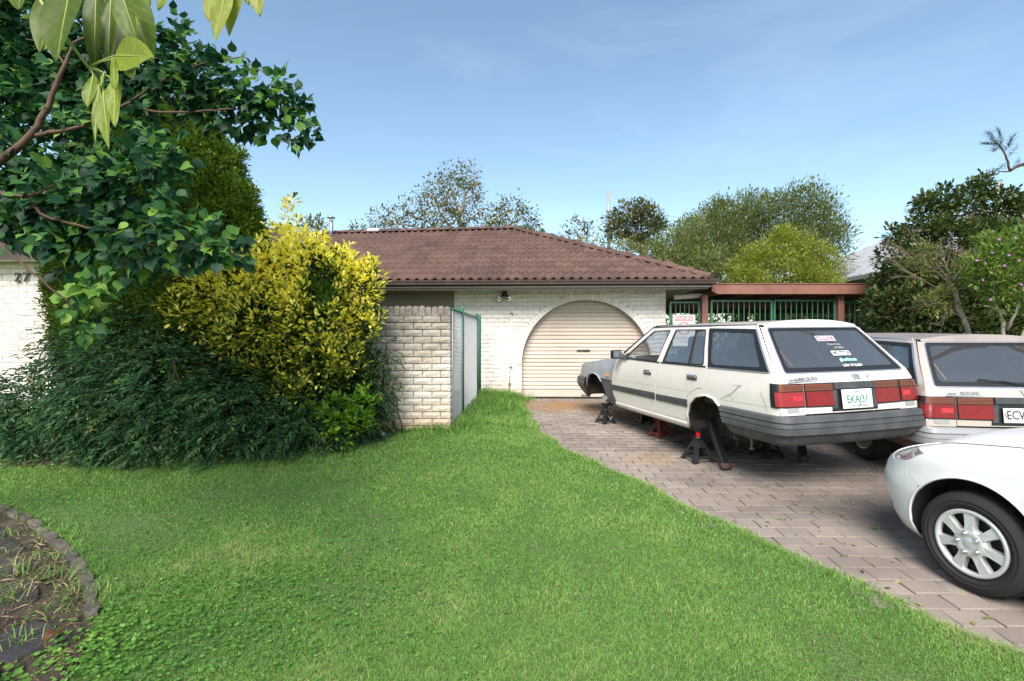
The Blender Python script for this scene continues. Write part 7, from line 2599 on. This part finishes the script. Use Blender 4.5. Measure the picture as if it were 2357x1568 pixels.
hp = mat('pearl_white', (.77, .77, .775), .32, coat=.45, fine=.012, fscale=8)
stain(hp, .34, .09, (.42, .38, .33), .35, nsc=8)
HB = pose((3.515, 3.05, .125), -.227, .040, .0)
hat = empty('hatchback', (0, 0, 0), 'glossy white hatchback with silver seven spoke wheel trim, nearest the camera at right', 'car')
hat.matrix_world = HB
for sg in (1, -1):
    S = hatch_fn(sg)
    fl_ = sg > 0

    def hpan(name, poly, m, holes=(), par=hat, off=0.0, rim=.007, step=.032, sh=.0032):
        return panel_mesh(name, shrink(poly, sh) if sh else poly, [list(h) for h in holes], S, step, rim, off, fl_).build(name, m, par)
    AR = .362
    arc = lambda c, r, a0, a1, n: [(c[0] + r * math.cos(a), c[1] + r * math.sin(a)) for a in np.linspace(a0, a1, n)]
    arcF = arc((0, .295), AR, rad(-20), rad(205), 22)       # from the rear foot over the top to the front foot
    lamp = HEADLAMP = [(-.735, .655), (-.66, .715), (-.52, .775), (-.315, .735), (-.42, .665), (-.60, .635)]
    seam = [(-.42, .662), (-.385, .58), (-.30, .535)]
    topline = [(s, TTOP(s)) for s in np.linspace(.74, -.52, 14)]
    fender = [(.74, .20)] + topline + [(-.52, .78), (-.32, .740)] + seam[:1] + seam[1:] + [p for p in reversed(arcF) if p[0] > -.31 and p[1] > .2] + [(.36, .20)]
    fp_ = hpan('front_fender', fender, hp)
    bump = [(-.30, .531)] + [(-.388, .576), (-.425, .660), (-.60, .630), (-.74, .650), (-.95, .672), (-SOFF + .002, .685), (-SOFF + .002, .205), (-.95, .20), (-.62, .20), (-.48, .185), (-.372, .175)] + [p for p in reversed(arcF[-9:]) if p[0] < -.29]
    bp_ = hpan('front_bumper', bump, hp)
    hpan('lower_grille', [(-SOFF + .003, .30), (-1.14, .31), (-1.14, .40), (-SOFF + .003, .40)], black_trim, off=.002, rim=.004, par=bp_)
    hl = bpy.data.objects.new('headlight', None); COL.objects.link(hl); hl.parent = hat
    hpan('lamp_bowl', lamp, mat('lamp_bowl', (.34, .35, .36), .35, metal=.1), par=hl, off=-.03, rim=.0)
    hpan('reflector', [(-.62, .66), (-.54, .675), (-.56, .74), (-.63, .71)], mat('lamp_reflector', (.62, .63, .64), .3, metal=.2), par=hl, off=-.018, rim=.01)
    hpan('indicator', [(-.53, .675), (-.505, .680), (-.50, .75), (-.53, .745)], mat('amber_inner', (.30, .24, .22), .3), par=hl, off=-.016, rim=.01)
    hpan('lamp_lens', lamp, glass('lamp_cover', (.80, .83, .84), .35, pale_sheen=.12), par=hl, off=.001, rim=.004)
    # doors, rear quarter, arches
    hpan('door', [(.745, .20)] + [(.745, .985)] + [(1.65, 1.03), (1.65, .20)], hp)
    hpan('door', [(1.655, .20), (1.655, 1.03), (2.30, 1.06), (2.30, .75), (2.26, .50), (2.20, .20)], hp)
    rarc = arc((2.64, .295), AR, rad(205), rad(-20), 20)
    hpan('quarter_panel', [(2.205, .20), (2.265, .50), (2.305, .75), (2.305, 1.06), (3.55, 1.06), (3.58, .7), (3.60, .45), (3.55, .22)] + [p for p in reversed(rarc) if p[1] > .2], hp)
    for cx in (0, 2.64):
        n = 24
        an = np.linspace(rad(-25), rad(205), n)
        o = [S(cx + AR * math.cos(a), .295 + AR * math.sin(a), -.010) for a in an]
        i1 = [Vector((p.x, sg * .60, p.z)) for p in o]
        wl = MB().add(o + i1, [(i, i + 1, n + i + 1, n + i) for i in range(n - 1)], True)
        c = Vector((-cx, sg * .60, .295))
        wl.add(i1, [tuple(range(n))])
        wl.build('wheel_arch_liner', mat('arch_liner', (.012, .012, .013), .85, bump=.003, bscale=60), hat)
        lip = MB()
        # rolled lip of the arch
        for a0, a1 in ((rad(-18), rad(198)),):
            ps = [S(cx + (AR + .004) * math.cos(a), .295 + (AR + .004) * math.sin(a), .002) for a in np.linspace(a0, a1, 40)]
            lip.tube(ps, .007, 6)
        lip.build('arch_lip', hp, hat)
        wheel(hat, (-cx, sg * .770, .290), sg, 'cap', .290, .20, .186)
    MB().box((-1.45, sg * .80, .205), (1.5, .10, .09), bev=.02).build('sill', hp, hat)
    # greenhouse
    belt = lambda x: ZT(-x) + .01

    def gh(x, z, off=0.0, sg=sg):
        zz = (z - .98) / .46
        y = .80 - .20 * max(0, zz) ** 1.1 - .03 * max(0, (-2.6 - x)) + off
        return Vector((x, sg * y, z))
    cab = [(-.70, .96), (-1.55, 1.30), (-2.0, 1.42), (-2.9, 1.40), (-3.45, 1.20), (-3.55, 1.02)]
    win = shrink([(-.98, 1.005), (-1.62, 1.265), (-2.0, 1.36), (-2.85, 1.34), (-3.1, 1.06)], .01)
    panel_mesh('cabin_side', cab, [win], gh, .08, .02, 0, not fl_).build('cabin_side', hp, hat)
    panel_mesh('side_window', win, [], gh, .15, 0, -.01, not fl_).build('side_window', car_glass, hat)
    MB().box((-.93, sg * .95, 1.03), (.12, .20, .14), bev=.04).build('wing_mirror', hp, hat)


def hood(u, v):
    s = -SOFF + (SOFF + .74) * (1 - (1 - u) ** 1.0)
    a = hatch_fn(1)(s, TTOP(s) + .004, .0)
    t = v * 2 - 1
    k = 1 - abs(t) ** 2.2
    return Vector((a.x + .0 * k, a.y * t, a.z + .075 * k * min(1, a.y / .55)))


for sg in (1, -1):
    MB().tube([hatch_fn(sg)(s_, TTOP(s_) + .003, .0012) for s_ in np.linspace(-.62, .73, 30)], .0028, 5).build('bonnet_gap', black, hat)
hood_o = MB().grid(hood, 40, 24).build('bonnet', hp, hat)
MB().grid(lambda u, v: Vector((-.62 - .95 * u + .16 * (1 - (2 * v - 1) ** 2) * (1 - u * .7), (2 * v - 1) * (.78 - .20 * u), .985 + .425 * u + .03 * (1 - (2 * v - 1) ** 2))), 8, 12).build('windscreen', car_glass, hat)
MB().grid(lambda u, v: Vector((-1.50 - 1.7 * u, (2 * v - 1) * (.595 - .03 * u), 1.40 + .06 * (1 - (2 * v - 1) ** 2) + .02 * math.sin(math.pi * u) - .06 * u * u)), 10, 12).build('roof', hp, hat)
MB().grid(lambda u, v: Vector((-3.18 - .34 * u, (2 * v - 1) * (.565 + .17 * u), 1.345 - .34 * u + .05 * (1 - (2 * v - 1) ** 2) * (1 - u))), 6, 12).build('rear_window', car_glass, hat)
MB().grid(lambda u, v: Vector((-3.52 - .09 * math.sin(math.pi * u), (2 * v - 1) * (.74 + .03 * math.sin(math.pi * u)), 1.01 - .75 * u)), 8, 12).build('tailgate', hp, hat)
MB().box((-1.45, 0, .25), (3.7, 1.2, .12)).box((-1.7, 0, .62), (2.2, 1.3, .1)).build('underbody', under_mat, hat)
for y in (.36, -.36):
    st = MB().box((-1.75, y, .62), (.5, .48, .16), bev=.05).box((-2.05, y, .92), (.14, .46, .58), Matrix.Rotation(-.25, 3, 'Y'), .05).build('front_seat', seat_mat, hat)

# ------------------------------------------------------------------ jack stands
stand_black = mat('stand_black', (.016, .016, .018), .45, fine=.2)
stand_red = mat('stand_red', (.20, .035, .028), .5, col2=(.13, .025, .02), nscale=12)
bright_red = mat('collar_red', (.62, .012, .012), .4)


def jack(x, y, ztop, base, m, label, collar=None, rz=.3, sticker=False):
    zg = float(slope(y))
    o = empty('jack_stand', (x, y, zg), label, 'jack stand', 'jack stands under the white wagon', rotz=rz)
    H = ztop - zg
    hb = H * .62
    b = base / 2
    t = .035
    f = MB()
    for sx_ in (-1, 1):
        for sy_ in (-1, 1):
            f.prism([(0, 0), (.055, 0), (.0, .055)], lambda a, c, q, sx_=sx_, sy_=sy_: Vector((sx_ * (t + (b - t) * (1 - q) - a * (.4 + .6 * (1 - q))), sy_ * (t + (b - t) * (1 - q) - c * (.4 + .6 * (1 - q))), .012 + (hb - .012) * q)), 0, 1)
            f.box((sx_ * (b - .02), sy_ * (b - .02), .006), (.055, .055, .012))
    legs = f.build('leg_frame', m, o)
    cr_ = MB()
    for k in range(4):
        R = Matrix.Rotation(math.pi / 2 * k, 3, 'Z')
        w0, w1 = b - .012, t + .012
        q = lambda u, h: R @ Vector((u * (b + (t - b) * h), b + (t - b) * h - .004, .012 + (hb - .012) * h))
        cr_.add([q(-.9, .10), q(.9, .10), q(.9, .24), q(-.9, .24), q(-1, .62), q(1, .62), q(1, 1), q(-1, 1)], [(0, 1, 2, 3), (4, 5, 6, 7)])
    cr_.build('side_plate', m, legs)
    MB().tube([(0, 0, hb * .55), (0, 0, hb + .02)], .034, 12).lathe([(.036, 0), (.044, .0), (.044, .03), (.036, .03)], (0, 0, hb), (0, 0, 1), 12).build('sleeve', m, o)
    MB().box((0, 0, (hb + H) / 2 - .03), (.030, .036, H - hb + .06)).build('column', collar if collar is not None else m, o)
    MB().prism([(-.055, .03), (-.055, .0), (-.02, -.045), (.02, -.045), (.055, .0), (.055, .03), (.03, .006), (-.03, .006)], lambda a, c, q: Vector((a, q, H - .02 + c)), -.026, .026).build('saddle', m, o)
    MB().tube([(0, .03, hb + .015), (.0, .10, hb + .0), (.0, .12, hb - .06)], .007, 6).build('lever', m, o)
    if sticker: MB().box((b * .55, -b * .62, hb * .38), (.045, .004, .05), Matrix.Rotation(.35, 3, 'X')).build('sticker', white_board, o)
    return o


jack(2.125, 5.56, .62, .27, stand_black, 'black jack stand with a bright red neck, under the rear arch nearest the lawn', bright_red, .25)
jack(1.455, 7.58, .62, .23, stand_black, 'black jack stand under the bare front hub, next to the garage door', None, .5, True)
jack(2.05, 6.72, .62, .25, stand_red, 'dull red jack stand beneath the sill of the white wagon', None, .4)
jack(2.07, 7.62, .62, .23, stand_black, 'black jack stand farthest back, half hidden by the wagon sill', None, .2)
jack(2.995, 5.72, .62, .27, stand_black, 'black jack stand under the rear bumper beside the leaning arm', None, .35)
